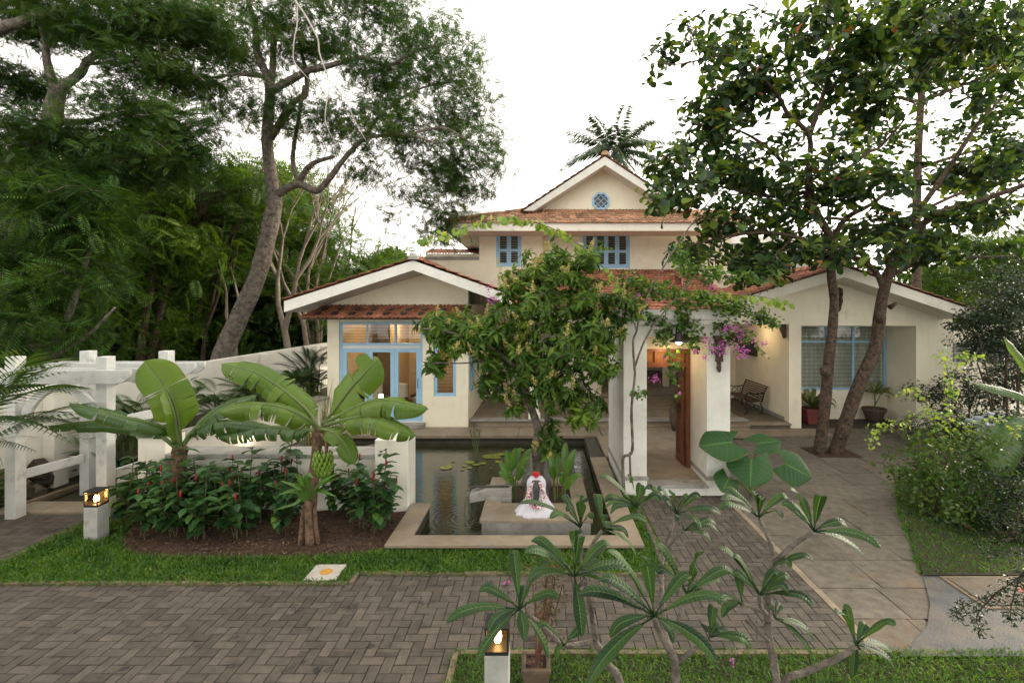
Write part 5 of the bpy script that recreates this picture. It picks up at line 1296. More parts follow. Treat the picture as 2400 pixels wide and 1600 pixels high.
# ---------------------------------------------------------------- coconut palm
def palm(name, label, base, top, trunk_r, nf, fl, el, leaf, tm=None, tilt=.0, cat='palm', droopz=.0, group=None, wd=1.0, dirs=None):
    t = thing(name, label, cat, base, group)
    b, tp = Vector(base), Vector(top); mb = MB()
    limb_line(mb, [b, b.lerp(tp, .5) + Vector((.05, 0, 0)), tp], trunk_r, trunk_r * .7, 9, 4); mb.build('trunk', M['bark'], t, smooth=True)
    P = []; D = []; Ls = []
    for i in range(nf):
        if dirs: D.append(dirs[i])
        else:
            a = i * 2.4; e = el[0] + (el[1] - el[0]) * (i / max(1, nf - 1)); D.append((math.cos(a) * math.cos(e), math.sin(a) * math.cos(e), math.sin(e)))
        P.append(tp + Vector((0, 0, random.uniform(-.05, .05)))); Ls.append(fl * random.uniform(.85, 1.1))
    D = np.array(D); Nn = np.tile([0, 0, 1.0], (nf, 1)) + rng.normal(size=(nf, 3)) * .1
    foliage('crown', leaf, t, [leaves(np.array([tuple(p) for p in P]), D, Nn, np.array(Ls), np.full(nf, wd), tm or PALMF)]); return t
COCO = pinnate(30, .26, .07, .80, .5, 1.0)
ct = W(1440, 352, 34)
cp = thing('coconut_palm', 'coconut palm rising behind the gable of the house', 'palm', (ct.x + .6, 34, 0))
mb = MB(); limb_line(mb, [(ct.x + .6, 34, 0), (ct.x + .5, 34, 7), tuple(ct)], .2, .14, 9, 5); mb.build('trunk', M['bark'], cp, smooth=True)
P = []; D = []; Nn = []; L = []; ra = MB(); random.seed(5)
for i in range(26):
    a = i * 2.4; e = -.25 + 1.35 * (i / 25) ** .9; d = Vector((math.cos(a) * math.cos(e), math.sin(a) * math.cos(e) * .8, math.sin(e))); fl_ = 3.9 * random.uniform(.9, 1.1); dr = .50 * (.45 + math.cos(e)); pts = []
    for k in range(33):
        t = k / 32; p = ct + d * fl_ * t + Vector((0, 0, -dr * fl_ * .55 * t * t)); pts.append(p)
        if k < 3: continue
        tg = (d + Vector((0, 0, -dr * 1.1 * t))).normalized(); sd = tg.cross(Vector((0, 0, 1))); sd = sd.normalized() if sd.length > .05 else Vector((1, 0, 0))
        for sg in (-1, 1):
            q = sd * sg * .75 + tg * .6 + Vector((0, 0, -.45 - .3 * random.random())); P.append(tuple(p)); D.append(tuple(q)); Nn.append(tuple(tg.cross(q) + Vector((0, 0, .3)))); L.append(.95 * (1 - .75 * abs(t - .45) ** 1.3) * random.uniform(.8, 1.1))
    ra.tube(pts[::4], [.035] + [.02] * 8, 4)
foliage('frond', G['dark'], cp, [leaves(np.array(P), np.array(D), np.array(Nn), np.array(L), np.full(len(L), .12), T_DIAMOND)]); ra.build('frond_rib', M['greenstem'], cp)
# ---------------------------------------------------------------- almond trees
YE = 11.6
limE = [(WP([(1918, 1068), (1928, 1000), (1938, 900), (1944, 830), (1951, 770), (1955, 700), (1948, 640), (1950, 560)], YE), .135, .09),
        (WP([(1955, 1068), (1978, 1000), (2014, 900), (2052, 815), (2064, 720), (2080, 650), (2100, 600), (2120, 540)], YE), .165, .10),
        (WP([(2072, 680), (2055, 640), (2020, 610), (1990, 600)], YE, -.3), .08, .04),
        (WP([(2088, 645), (2150, 618), (2250, 605), (2400, 600)], YE, .5), .06, .02), (WP([(2115, 560), (2200, 500), (2279, 476), (2399, 435), (2460, 420)], YE, -1), .09, .04),
        (WP([(1950, 560), (1900, 470), (1896, 400), (1897, 319), (1848, 269), (1823, 224), (1760, 150)], YE, -.8), .09, .025), (WP([(1850, 400), (1806, 352), (1740, 310), (1660, 290)], YE - .5), .05, .015),
        (WP([(1950, 570), (1980, 514), (2040, 480), (2096, 439), (2160, 420)], YE, .9), .07, .03), (WP([(1900, 470), (1968, 414), (2030, 360), (2063, 344), (2120, 280)], YE, .6), .06, .025),
        (WP([(1948, 600), (1880, 560), (1780, 545), (1680, 560), (1600, 580)], YE, -1.1), .06, .015), (WP([(1890, 450), (1800, 460), (1700, 440), (1600, 420)], YE, -1), .05, .015),
        (WP([(1897, 319), (1930, 220), (1960, 120), (1990, 20)], YE, .4), .06, .03), (WP([(1760, 150), (1700, 130), (1600, 150), (1540, 150)], YE - .8), .025, .01),
        (WP([(2120, 540), (2220, 400), (2300, 280), (2380, 200)], YE, .6), .07, .03), (WP([(1990, 515), (1900, 520), (1800, 620)], YE - .3), .04, .015)]
blE = px_blobs([(1665, 120, 60, 55), (1540, 150, 42, 30), (1640, 45, 35, 25), (1740, 90, 50, 40), (1770, 200, 100, 70), (1680, 250, 75, 50), (1650, 330, 75, 45), (1580, 380, 60, 40), (1750, 380, 110, 60), (1620, 450, 100, 40), (1540, 480, 45, 22), (1880, 90, 80, 70), (1930, 200, 100, 60),
                (1920, 360, 90, 50), (1850, 470, 130, 55), (1700, 520, 120, 40), (1640, 590, 80, 35), (2030, 90, 110, 80), (2040, 250, 90, 50), (2030, 430, 100, 45), (2050, 540, 150, 35), (2200, 100, 110, 90), (2320, 60, 90, 60), (2330, 200, 80, 40), (2250, 410, 80, 40), (2340, 380, 70, 30),
                (2250, 520, 110, 40), (1990, 590, 160, 30), (2200, 590, 120, 25), (2370, 480, 60, 40), (1800, 590, 110, 35), (2160, 30, 80, 50), (1950, 20, 60, 40), (1760, 640, 80, 25)], YE, 1.3, .8)
alm = thing('almond_tree', 'forked almond tree with big dark leaves growing from the square pit in the paving', 'tree', W(1935, 1060, YE))
mb = MB(); nodes = [[tuple(v) for v in limb_line(mb, p, a, b, 12 if a > .12 else 7, 4)] for (p, a, b) in limE]
mb.ico(W(1934, 870, YE - .12), .14, .15, (1, .8, 1.1)); mb.ico(W(2062, 740, YE - .1), .15, .15, (1, .8, 1.2)); mb.tube([W(2085, 720, YE), W(2105, 708, YE)], [.07, .03], 6)
CE, dE = in_blobs(blE, 880, .5); twigs(mb, [n_[len(n_) // 3:] for n_ in nodes], CE, .028, .007, 4, .18)
mb.build('trunk', M['darkbark'], alm, smooth=True)
axE = unit(dE * .7 + np.array([0, 0, .6]) + rng.normal(size=dE.shape) * .35)
foliage('crown', G['almond'], alm, [rosettes(CE, axE, 11, (.16, .34), .60, T_OBOV, (-.2, .9), droop=.25, jit=.10)])
mb = MB(); mb.box(6.38, 7.42, 11.28, 12.12, -.05, .006); mb.strut('tree_pit_soil', M['soil'])
Y2 = 18.5
limE2 = [(WP([(2150, 940), (2148, 505), (2155, 300), (2165, 130), (2170, -80)], Y2), .17, .08)]
for (a, b_) in (((2158, 245), [(2100, 228), (2040, 238), (1960, 215)]), ((2160, 200), [(2120, 160), (2060, 130)]), ((2160, 240), [(2210, 218), (2300, 185), (2400, 165)]), ((2152, 395), [(2260, 360), (2380, 330)]), ((2155, 430), [(2090, 410), (2010, 430)]), ((2164, 130), [(2240, 90), (2330, 50)]), ((2150, 500), [(2260, 450), (2400, 420)]), ((2165, 100), [(2100, 50), (2040, 0)])):
    limE2.append((WP([a] + b_, Y2, random.uniform(-1, 1)), .08, .02))
blE2 = px_blobs([(2060, 170, 70, 35), (2250, 150, 100, 40), (2360, 130, 60, 50), (2300, 300, 80, 25), (2200, 60, 120, 40), (2060, 330, 70, 22), (2350, 350, 60, 25), (2080, 20, 100, 40), (2300, 430, 90, 25), (2000, 420, 60, 25), (2390, 240, 40, 30)], Y2, 2.0)
tree('almond_tree', 'second almond tree with a straight pole-like trunk and tiered branches, behind the right wing', W(2150, 940, Y2), limE2, blE2, 520, 9, .22, (.22, .36), .56, T_OBOV, G['almond'], M['darkbark'], r0=.03, droop=.2)
# ---------------------------------------------------------------- mango tree
YM = 8.95
mg = thing('mango_tree', 'bushy mango tree with yellow flower spikes growing from the planter in the pond', 'tree', W(1262, 1138, YM))
limM = [(WP([(1262, 1140), (1256, 1060), (1261, 1010), (1250, 970), (1236, 930), (1226, 895), (1222, 850)], YM), .085, .055), (WP([(1266, 1140), (1270, 1060), (1275, 1015), (1282, 975), (1275, 930), (1290, 850), (1320, 780)], YM + .05), .06, .03),
        (WP([(1224, 880), (1180, 835), (1120, 800), (1040, 775), (990, 770)], YM, -.5), .04, .012), (WP([(1222, 850), (1235, 770), (1260, 700), (1290, 620)], YM), .05, .015), (WP([(1290, 850), (1350, 800), (1410, 760)], YM, -.4), .035, .012),
        (WP([(1285, 860), (1340, 880), (1380, 920)], YM, -.6), .03, .01), (WP([(1222, 860), (1190, 760), (1180, 700)], YM, .4), .035, .012), (WP([(1275, 1000), (1290, 1030), (1290, 1060)], YM - .1), .015, .008), (WP([(1180, 835), (1100, 850), (1020, 850)], YM, -.5), .02, .008)]
blM = px_blobs([(1295, 610, 75, 30), (1270, 660, 110, 45), (1230, 730, 105, 55), (1350, 700, 100, 60), (1400, 770, 75, 60), (1120, 760, 90, 38), (1030, 755, 60, 35), (1180, 800, 95, 45), (1310, 820, 115, 70), (1400, 850, 55, 50), (1290, 915, 90, 40), (1370, 950, 55, 38),
                (1160, 890, 35, 35), (1020, 850, 28, 18), (1060, 800, 60, 30), (1290, 1020, 28, 40), (1215, 955, 18, 15), (1440, 720, 50, 40), (1250, 860, 80, 40), (1150, 840, 40, 30), (1370, 610, 30, 25)], YM, .95, .25)
CM, dM = in_blobs(blM, 780, .5)
mb = MB(); nodes = [[tuple(v) for v in limb_line(mb, p, a, b, 9, 4)] for (p, a, b) in limM]; twigs(mb, [n_[len(n_) // 2:] for n_ in nodes], CM, .016, .005, 4, .15); mb.build('trunk', M['bark'], mg, smooth=True)
axM = unit(dM * .9 + np.array([0, -.15, .35]))
foliage('crown', G['mango'], mg, [rosettes(CM, axM, 12, (.14, .23), .29, T_LANCE, (-.25, .75), droop=.5, jit=.025)])
sel = [i for i in range(len(CM)) if (axM[i] @ np.array([0, -.85, .5])) > .45][:95]
PV = []
for i in sel:
    ax = unit((axM[i] + np.array([0, 0, .7]) + rng.normal(size=3) * .25)[None])[0]; hh = rng.uniform(.15, .28); k = 110
    t_ = rng.random(k); rad = (1 - t_) * .065 + .008
    P_ = CM[i] + axM[i] * .10 + ax * (t_ * hh)[:, None] + unit(rng.normal(size=(k, 3))) * (rad * rng.random(k) ** .5)[:, None]
    PV.append(leaves(P_, rng.normal(size=(k, 3)), randdirs(k), rng.uniform(.016, .03, k), np.full(k, .8), T_DIAMOND))
foliage('flower_spike', G['panicle'], mg, PV, kind='stuff')
# ---------------------------------------------------------------- bougainvillea
YV = 8.75
bg_ = thing('bougainvillea', 'bougainvillea with thin twisted stem and magenta flowers trained over the gateway', 'climbing plant', W(1468, 1130, YV))
vs_ = [([(1462, 1150), (1460, 1100), (1462, 1070), (1482, 1055), (1480, 960), (1488, 880), (1486, 850), (1484, 800), (1492, 775), (1500, 740), (1530, 670), (1590, 570), (1640, 500), (1680, 450)], .03, .01),
       ([(1486, 865), (1510, 800), (1545, 745), (1600, 680), (1650, 620)], .02, .007), ([(1478, 1130), (1476, 1060)], .02, .018), ([(1492, 775), (1480, 745), (1450, 715)], .012, .005),
       ([(1500, 740), (1470, 690), (1400, 612), (1340, 560), (1275, 528), (1200, 512), (1130, 520), (1070, 540), (985, 562)], .012, .004),
       ([(1600, 680), (1680, 690), (1760, 692), (1840, 706)], .01, .004), ([(1560, 720), (1560, 800), (1572, 850), (1592, 930)], .008, .003), ([(1640, 690), (1700, 740), (1745, 780), (1795, 830)], .009, .004),
       ([(1650, 690), (1740, 730), (1800, 745), (1825, 765)], .009, .004), ([(1484, 925), (1500, 918), (1515, 922)], .006, .003), ([(1590, 700), (1630, 760), (1680, 820)], .008, .004), ([(1300, 545), (1295, 590), (1310, 640)], .006, .003)]
mb = MB(); vn = [[tuple(v) for v in limb_line(mb, WP(p, YV - .05), a, b, 6, 5)] for (p, a, b) in vs_]
blV = px_blobs([(1540, 680, 90, 28), (1640, 700, 80, 26), (1480, 660, 50, 25), (1600, 740, 30, 50), (1555, 790, 18, 40), (1620, 790, 22, 40), (1500, 720, 35, 30), (1720, 720, 60, 22), (1790, 745, 40, 25), (1660, 640, 90, 22), (1750, 650, 50, 20), (1600, 600, 22, 40), (1530, 750, 25, 25), (1400, 590, 30, 15), (1690, 770, 35, 25), (1580, 860, 10, 40), (1730, 790, 40, 18)], YV + .1, .35, .15)
CV, dV = in_blobs(blV, 330, .6); twigs(mb, vn, CV, .006, .003, 3, .2); mb.build('trunk', M['palebark'] if False else M['bark'], bg_, smooth=True)
foliage('crown', G['vine'], bg_, [cluster_leaves(CV, 11, .055, (.05, .095), .8, T_FOLD, droop=.5)])
ln = []
for q in (4, 5):
    for p in vn[q]: ln.append(p)
LN = np.array(ln); LN = np.repeat(LN, 4, axis=0) + rng.normal(size=(len(LN) * 4, 3)) * .035
d_ = rng.normal(size=LN.shape) * .5 - [0, 0, .9]
foliage('young_leaf', G['vinetip'], bg_, [leaves(LN, d_, rng.normal(size=LN.shape) + [0, -1, .3], rng.uniform(.10, .17, len(LN)), np.full(len(LN), .75), T_FOLD)])
LN2 = np.concatenate([np.array(vn[q]) for q in (6, 7, 8, 9, 10, 11)]); LN2 = np.repeat(LN2, 4, axis=0) + rng.normal(size=(len(LN2) * 4, 3)) * .04
foliage('shoot_leaf', G['vine'], bg_, [leaves(LN2, rng.normal(size=LN2.shape) - [0, 0, .5], rng.normal(size=LN2.shape) + [0, -1, .5], rng.uniform(.05, .09, len(LN2)), np.full(len(LN2), .8), T_FOLD)])
fl = []
for (x, y, n_, r_) in ((1144, 680, 8, 14), (1158, 700, 12, 12), (1150, 708, 10, 16), (1718, 770, 18, 12), (1735, 785, 18, 16), (1690, 815, 22, 16), (1722, 812, 26, 20), (1655, 800, 18, 12), (1672, 820, 14, 10), (1742, 826, 20, 14), (1768, 800, 10, 12), (1790, 805, 8, 8), (1700, 770, 14, 8), (1535, 888, 20, 12), (1555, 842, 3, 4), (1592, 922, 3, 3), (1580, 868, 3, 3), (1630, 822, 8, 6), (1652, 838, 10, 8), (1495, 692, 4, 6), (1668, 672, 4, 5), (1205, 648, 5, 5), (1745, 765, 14, 14)):
    c = W(x, y, YV - .12); s = YV / F * r_
    k = n_ * 2 + 2; P_ = np.array(c) + rng.normal(size=(k, 3)) * s * .5; fl.append(leaves(P_, rng.normal(size=(k, 3)), rng.normal(size=(k, 3)) + [0, -1, .3], rng.uniform(.025, .04, k), np.full(k, .9), T_FOLD))
foliage('flower', G['magenta'], bg_, fl)
# ---------------------------------------------------------------- broad leaves
def catm(pts, n):
    P = [Vector(p) for p in pts]; out = []
    for i in range(n + 1):
        u = i / n * (len(P) - 1); k = min(int(u), len(P) - 2); t = u - k
        p0, p1, p2, p3 = P[max(k - 1, 0)], P[k], P[k + 1], P[min(k + 2, len(P) - 1)]
        out.append(0.5 * ((2 * p1) + (p2 - p0) * t + (2 * p0 - 5 * p1 + 4 * p2 - p3) * t * t + (3 * p1 - p0 - 3 * p2 + p3) * t ** 3))
    return out
def bigleaf(mb, pts, w, wf, up=(0, 0, 1), fold=.25, droop=.3, n=24, nc=3, tears=0, gap=.04, wave=0.0, start=0.0, both=None):
    mid = catm(pts, n); up = Vector(up); i0 = int(start * n)
    for sg in (-1, 1):
        f_ = fold if both is None else both[0 if sg < 0 else 1]
        cuts = [i0, n]
        if tears: cuts = sorted({i0, n} | {random.randint(i0 + 2, n - 2) for _ in range(tears)})
        for a, b in zip(cuts, cuts[1:]):
            extra = random.uniform(-.15, .6) * (1 if tears else 0); vs = []; uv = []
            for i in range(a, b + 1):
                d = (mid[min(i + 1, n)] - mid[max(i - 1, 0)]).normalized(); s = d.cross(up)
                s = s.normalized() if s.length > 1e-4 else Vector((1, 0, 0)); nr = s.cross(d)
                ww = w * wf((i - i0) / (n - i0)); fr = (i - a) / max(1, b - a)
                for j in range(nc + 1):
                    t = j / nc; sh = (.5 - fr) * gap * t * t if tears else 0
                    an = f_ - (droop + extra) * t
                    p = mid[i] + s * (sg * ww * t * math.cos(an)) + nr * (ww * t * math.sin(an)) + d * sh
                    if wave: p = p + nr * (wave * t * math.sin(i * 1.1 + sg))
                    vs.append(p); uv.append((i / n, .5 + sg * t * .5))
            m = nc + 1; fs = [(r * m + c, r * m + c + 1, (r + 1) * m + c + 1, (r + 1) * m + c) for r in range(b - a) for c in range(nc)]
            mb.add(vs, fs, uv)
WB = lambda t: min(1.0, (t * 5 + .12)) * (1 - max(0, (t - .72) / .28) ** 2.2 * .95)      # banana
WL = lambda t: max(.02, math.sin(PI * min(1, t * .93 + .03) ** 1.25)) * 1.0              # plumeria / obovate
WH = lambda t: max(.02, math.sin(PI * t ** .75))
def banana_leaf(par, pts, w, mat='banana', tears=7, up=(0, -.3, 1), fold=.3, droop=.6, both=None, start=.18, gap=.024):
    mb = MB(); bigleaf(mb, pts, w, WB, up, fold, droop, 40, 4, int(tears * 1.6), gap, .006, start, both); o = mb.build('leaf', G[mat], par, smooth=True)
    mb = MB(); md = catm(pts, 16); mb.tube(md, [.032 * (1 - i / 17) + .004 for i in range(17)], 6); mb.build('midrib', M['greenstem'], o, smooth=True)
Z1 = lambda x, y: (x / 2.94, 800 + y / 2.94)
Z2 = lambda x, y: (600 + x / 3.563, 560 + y / 3.563)
def P3(fn, pts, ys): return [tuple(W(*fn(x, y), Y)) for (x, y), Y in zip(pts, ys)]
b1 = thing('banana_plant', 'banana plant with upright folded leaf, left one, behind the ginger bed', 'banana plant', W(*Z1(1230, 1150), 7.9), 'banana plants in the soil bed')
mb = MB(); limb_line(mb, P3(Z1, [(1235, 1300), (1225, 1000), (1230, 850), (1242, 730)], [7.9] * 4), .13, .11, 12, 4); mb.build('trunk', M['fibre'], b1, smooth=True)
banana_leaf(b1, P3(Z1, [(1242, 740), (1230, 560), (1190, 400), (1110, 270), (1000, 130)], [7.9, 7.85, 7.8, 7.8, 7.75]), .30, tears=2, up=(.3, -1, .2), both=(.75, .1), droop=.2)
banana_leaf(b1, P3(Z1, [(1230, 730), (1120, 590), (850, 520), (480, 425)], [7.9, 7.7, 7.4, 7.2]), .17, tears=4, up=(0, -.35, 1), mat='bananadk')
banana_leaf(b1, P3(Z1, [(1225, 740), (1020, 600), (700, 548), (330, 582)], [7.9, 7.8, 7.7, 7.6]), .17, tears=4, up=(0, -.2, 1), mat='bananadk', droop=.9)
banana_leaf(b1, P3(Z1, [(1250, 740), (1380, 560), (1560, 430), (1770, 370)], [7.9, 8.0, 8.1, 8.2]), .24, tears=5, up=(0, -.5, 1), mat='bananadk')
banana_leaf(b1, P3(Z1, [(1250, 740), (1350, 600), (1600, 540), (1900, 590)], [7.9, 7.95, 8.0, 8.0]), .22, tears=12, up=(0, -.15, 1), mat='bananadk', droop=1.1)
banana_leaf(b1, P3(Z1, [(1245, 735), (1215, 620), (1195, 480), (1130, 330)], [7.88, 7.8, 7.72, 7.7]), .14, tears=0, up=(-1, -.6, .2), both=(.9, .9), droop=.1)
b2 = thing('banana_plant', 'fruiting banana plant with a hanging green bunch, in front of the planter wall', 'banana plant', W(720, 1268, 7.25), 'banana plants in the soil bed')
mb = MB(); limb_line(mb, [W(722, 1275, 7.3), W(728, 1180, 7.35), W(738, 1090, 7.45), W(748, 1000, 7.5)], .10, .065, 12, 4)
mb.tube([W(748, 1010, 7.5), W(765, 1030, 7.35), W(765, 1075, 7.2)], [.035, .03, .025], 8); mb.build('trunk', M['fibre'], b2, smooth=True)
q5 = [7.5, 7.45, 7.4, 7.4, 7.4]
banana_leaf(b2, P3(Z1, [(2200, 620), (2130, 490), (1950, 330), (1750, 210), (1525, 155)], [7.5, 7.6, 7.65, 7.7, 7.7]), .27, tears=6, up=(0, -.7, 1), both=(.2, .5))
banana_leaf(b2, P3(Z1, [(2195, 620), (2130, 545), (1950, 455), (1720, 430), (1500, 480)], [7.5, 7.35, 7.2, 7.1, 7.05]), .24, tears=7, up=(0, -.5, 1), droop=.9)
banana_leaf(b2, P3(Z2, [(560, 1545), (660, 1420), (800, 1240), (920, 1110), (1030, 1000)], [7.5, 7.45, 7.4, 7.35, 7.35]), .30, tears=3, up=(-.3, -1, .4), fold=.15, droop=.2)
banana_leaf(b2, P3(Z2, [(560, 1545), (740, 1450), (930, 1360), (1150, 1350), (1440, 1420)], [7.5, 7.3, 7.1, 7.0, 6.95]), .26, tears=8, up=(0, -.45, 1), droop=.9)
banana_leaf(b2, P3(Z2, [(560, 1560), (740, 1510), (900, 1480), (1080, 1510), (1340, 1640)], [7.5, 7.2, 7.0, 6.9, 6.8]), .25, tears=7, up=(0, -.4, 1), droop=.9)
banana_leaf(b2, [W(750, 1005, 7.5), W(775, 1010, 7.3), W(805, 1035, 7.2), W(832, 1088, 7.15)], .15, tears=3, up=(.4, -.9, .5), droop=.3)
banana_leaf(b2, P3(Z1, [(2195, 620), (2050, 600), (1800, 590), (1480, 650)], [7.6, 7.8, 7.95, 8.0]), .22, 'bananadk', tears=13, up=(0, -.2, 1), droop=1.1)
mb = MB()
fc = W(757, 1090, 7.22)
for k in range(5):
    for q in range(12):
        a = q / 12 * 2 * PI + k * .3; r = .085 + .02 * math.sin(k); z = .13 - k * .062
        p = fc + Vector((math.cos(a) * r * .75, math.sin(a) * r * .75, z)); e = Vector((math.cos(a), math.sin(a), 0))
        mb.tube([p - Vector((0, 0, .05)), p + e * .035 + Vector((0, 0, -.01)), p + e * .055 + Vector((0, 0, .04)), p + e * .05 + Vector((0, 0, .075))], [.014, .024, .022, .006], 6)
mb.build('fruit_bunch', M['fruit'], b2, smooth=True)
# banana suckers at the foot
b3 = thing('banana_sucker', 'young banana shoot with dry sheath, at the foot of the fruiting banana plant', 'banana plant', W(722, 1275, 7.1))
mb = MB(); limb_line(mb, [W(705, 1280, 7.08), W(708, 1230, 7.1), W(712, 1185, 7.1)], .045, .03, 8, 3); limb_line(mb, [W(728, 1278, 7.08), W(726, 1230, 7.1), W(722, 1170, 7.1)], .075, .05, 9, 3); limb_line(mb, [W(745, 1272, 7.1), W(740, 1230, 7.1), W(738, 1190, 7.1)], .035, .025, 8, 3); mb.build('trunk', M['fibre'], b3, smooth=True)
for (tx, ty, ex, ey, w_) in ((700, 1140, 655, 1125, .06), (700, 1120, 690, 1110, .06), (720, 1110, 735, 1120, .05), (760, 1130, 800, 1118, .06), (755, 1150, 790, 1165, .05), (690, 1180, 640, 1195, .04), (680, 1150, 650, 1160, .05), (770, 1120, 790, 1110, .06), (710, 1130, 700, 1108, .05)):
    mb = MB(); bigleaf(mb, [W(722, 1180, 7.1), W((722 + tx) / 2, (1180 + ty) / 2 - 12, 7.05), W(tx, ty, 7.0), W(ex, ey, 6.95)], w_, WH, (0, -.5, 1), .3, .3, 12, 2); mb.build('leaf', G['heli'], b3, smooth=True)
# ---------------------------------------------------------------- red ginger clumps
def ginger(seed, label):
    random.seed(seed); t = thing('ginger_plant', label, 'plant', (0, 0, 0), 'red-flowered ginger plants in the soil bed')
    st = MB(); P = []; D = []; Nn = []; L = []; cn = MB()
    for k in range(random.randint(5, 6)):
        a = random.uniform(0, 6.28); lean = random.uniform(.05, .26); h = random.uniform(.48, 1.12)
        bx, by = random.uniform(-.08, .08), random.uniform(-.08, .08)
        pts = [Vector((bx, by, -.02)), Vector((bx + math.cos(a) * lean * .4, by + math.sin(a) * lean * .4, h * .5)), Vector((bx + math.cos(a) * lean, by + math.sin(a) * lean, h))]
        md = catm(pts, 14); st.tube(md, [.0065] * 15, 5)
        for i in range(5, 15):
            for _ in range(2 if i % 2 else 1):
                b = i * 2.1 + random.uniform(-.3, .3) + _ * 2.6; P.append(md[i]); el = .25 if i < 12 else .5
                D.append((math.cos(b), math.sin(b), random.uniform(-.45, el))); Nn.append((random.uniform(-.3, .3), random.uniform(-.3, .3), 1)); L.append(random.uniform(.14, .24))
        if random.random() < .6:
            tp = md[-1]; cn.lathe([(.001, -.01), (.014, 0), (.017, .03), (.014, .065), (.006, .09), (.001, .098)], tp, 8)
    st.build('stem', M['caness'], t, smooth=True)
    foliage('leaf', G['costus'], t, [leaves(np.array([tuple(p) for p in P]), np.array(D), np.array(Nn), np.array(L), np.full(len(L), .62), T_FOLD)])
    if cn.v: cn.build('flower', M['redcone'], t, smooth=True)
    return t
gp_ = [ginger(s, 'g') for s in (21, 22, 23, 24)]
glist = [(300, 1215, 7.75), (350, 1220, 7.8), (395, 1235, 7.45), (440, 1215, 7.85), (470, 1270, 7.2), (500, 1230, 7.6), (545, 1215, 7.9), (565, 1262, 7.25), (600, 1225, 7.7), (640, 1215, 7.95), (655, 1250, 7.35), (420, 1255, 7.3), (690, 1210, 8.0), (850, 1225, 7.6), (880, 1245, 7.4), (905, 1215, 7.8), (375, 1205, 8.0), (500, 1195, 8.1), (820, 1205, 7.95), (590, 1195, 8.1), (460, 1195, 8.1), (780, 1200, 8.05), (660, 1190, 8.12), (340, 1250, 7.35)]
gnote = ['nearest the bollard lamp', 'left of the first banana trunk', 'low in front, left part of the bed', 'just right of the first banana trunk', 'front row, below the first banana', 'middle of the bed', 'against the planter wall, centre', 'front row, centre of the bed', 'right of the bed centre', 'against the planter wall, behind the young banana shoot', 'front row, left of the young banana shoot', 'front row, far left', 'behind the fruiting banana trunk', 'right group, left member', 'right group, nearest the viewer', 'right group, beside the pool coping', 'beside the left pier', 'back row under the coping, left', 'right group, against the wall', 'back row under the coping, right', 'back row beside the first banana', 'between fruiting banana and right group', 'back row left of the fruiting banana', 'front left edge of the clump']
for i, (px, py, Y) in enumerate(glist):
    o = gp_[i] if i < 4 else copy_tree(gp_[i % 4])
    X = W(px, py, Y).x; o.location = (X, Y, .01); o.rotation_euler = (0, 0, i * 1.7); s = random.uniform(.88, 1.08); o.scale = (s, s, s)
    o['label'] = 'red-coned ginger plant, ' + gnote[i]
# ---------------------------------------------------------------- plumeria in the foreground
Z5 = lambda x, y: (1000 + x / 2.138, 1050 + y / 2.138)
def plumeria(label, branches, ros, root):
    t = thing('plumeria', label, 'small tree', root, 'plumeria trees in the foreground')
    mb = MB()
    for (pts, Y, a, b) in branches: limb_line(mb, [W(*Z5(x, y), (Y if not isinstance(Y, (list, tuple)) else Y[i])) for i, (x, y) in enumerate(pts)], a * .78, b * .85, 8, 4)
    mb.build('trunk', M['bark'], t, smooth=True)
    for (c, Y, tips, w_) in ros:
        w_ *= .84
        mb = MB(); c3 = W(*Z5(*c), Y); m = len(tips)
        for i, tp in enumerate(tips):
            dyk = random.uniform(-.28, .22) if len(tp) < 3 else tp[2]
            e = W(*Z5(tp[0], tp[1]), Y + dyk); d = e - c3
            md = c3 + d * .5 + Vector((0, 0, .05 * d.length + .02)); p1 = c3 + d * .2 + Vector((0, 0, .02))
            ff = w_ * random.uniform(.85, 1.12)
            bigleaf(mb, [c3, p1, md, c3 + d * .8 + Vector((0, 0, .03)), e - Vector((0, 0, .02))], ff, lambda t: 0.0 if t < .0 else max(.03, math.sin(PI * max(0, min(1, (t * .97) ** 1.35))) ** .85), (random.uniform(-.25, .25), -.45, 1), .30, .32, 16, 3, start=.14, wave=.002)
            mb.tube([c3, p1], [.006, .005], 5)
        mb.build('leaf_rosette', G['plum'], t, smooth=True)
    return t
plumeria('plumeria in the bottom lawn right of the bollard lamp, leaning left-hand one',
         [([(1000, 1500), (970, 1176), (905, 1080), (870, 1010), (840, 960)], 3.2, .035, .028), ([(842, 965), (760, 980), (680, 980), (580, 890), (500, 825)], [3.2, 3.2, 3.15, 3.12, 3.1], .022, .016), ([(845, 965), (820, 780), (800, 700), (785, 620)], 3.2, .024, .018), ([(795, 660), (745, 700), (742, 650)], 3.0, .014, .014), ([(785, 620), (820, 500), (880, 410)], [3.2, 3.3, 3.35], .018, .014), ([(785, 620), (775, 500), (770, 400)], [3.2, 3.3, 3.4], .016, .013)],
         [((465, 805), 3.1, [(430, 495), (262, 697), (100, 852), (605, 560), (310, 905), (658, 735), (242, 1068), (490, 945), (500, 700), (615, 1035)], .042), ((740, 640), 3.0, [(525, 445), (492, 502), (508, 650), (770, 410), (738, 395), (922, 470), (870, 560), (1028, 595), (900, 672), (778, 925)], .042),
          ((770, 395), 3.4, [(765, 225), (672, 228), (620, 335), (800, 255), (460, 262), (830, 340), (700, 300)], .036), ((880, 405), 3.35, [(850, 218), (905, 385), (1102, 352), (1012, 432), (890, 340), (1050, 520)], .038), ((690, 985), 3.05, [(560, 880), (792, 915), (650, 1050)], .034)], W(*Z5(1000, 1500), 3.2))
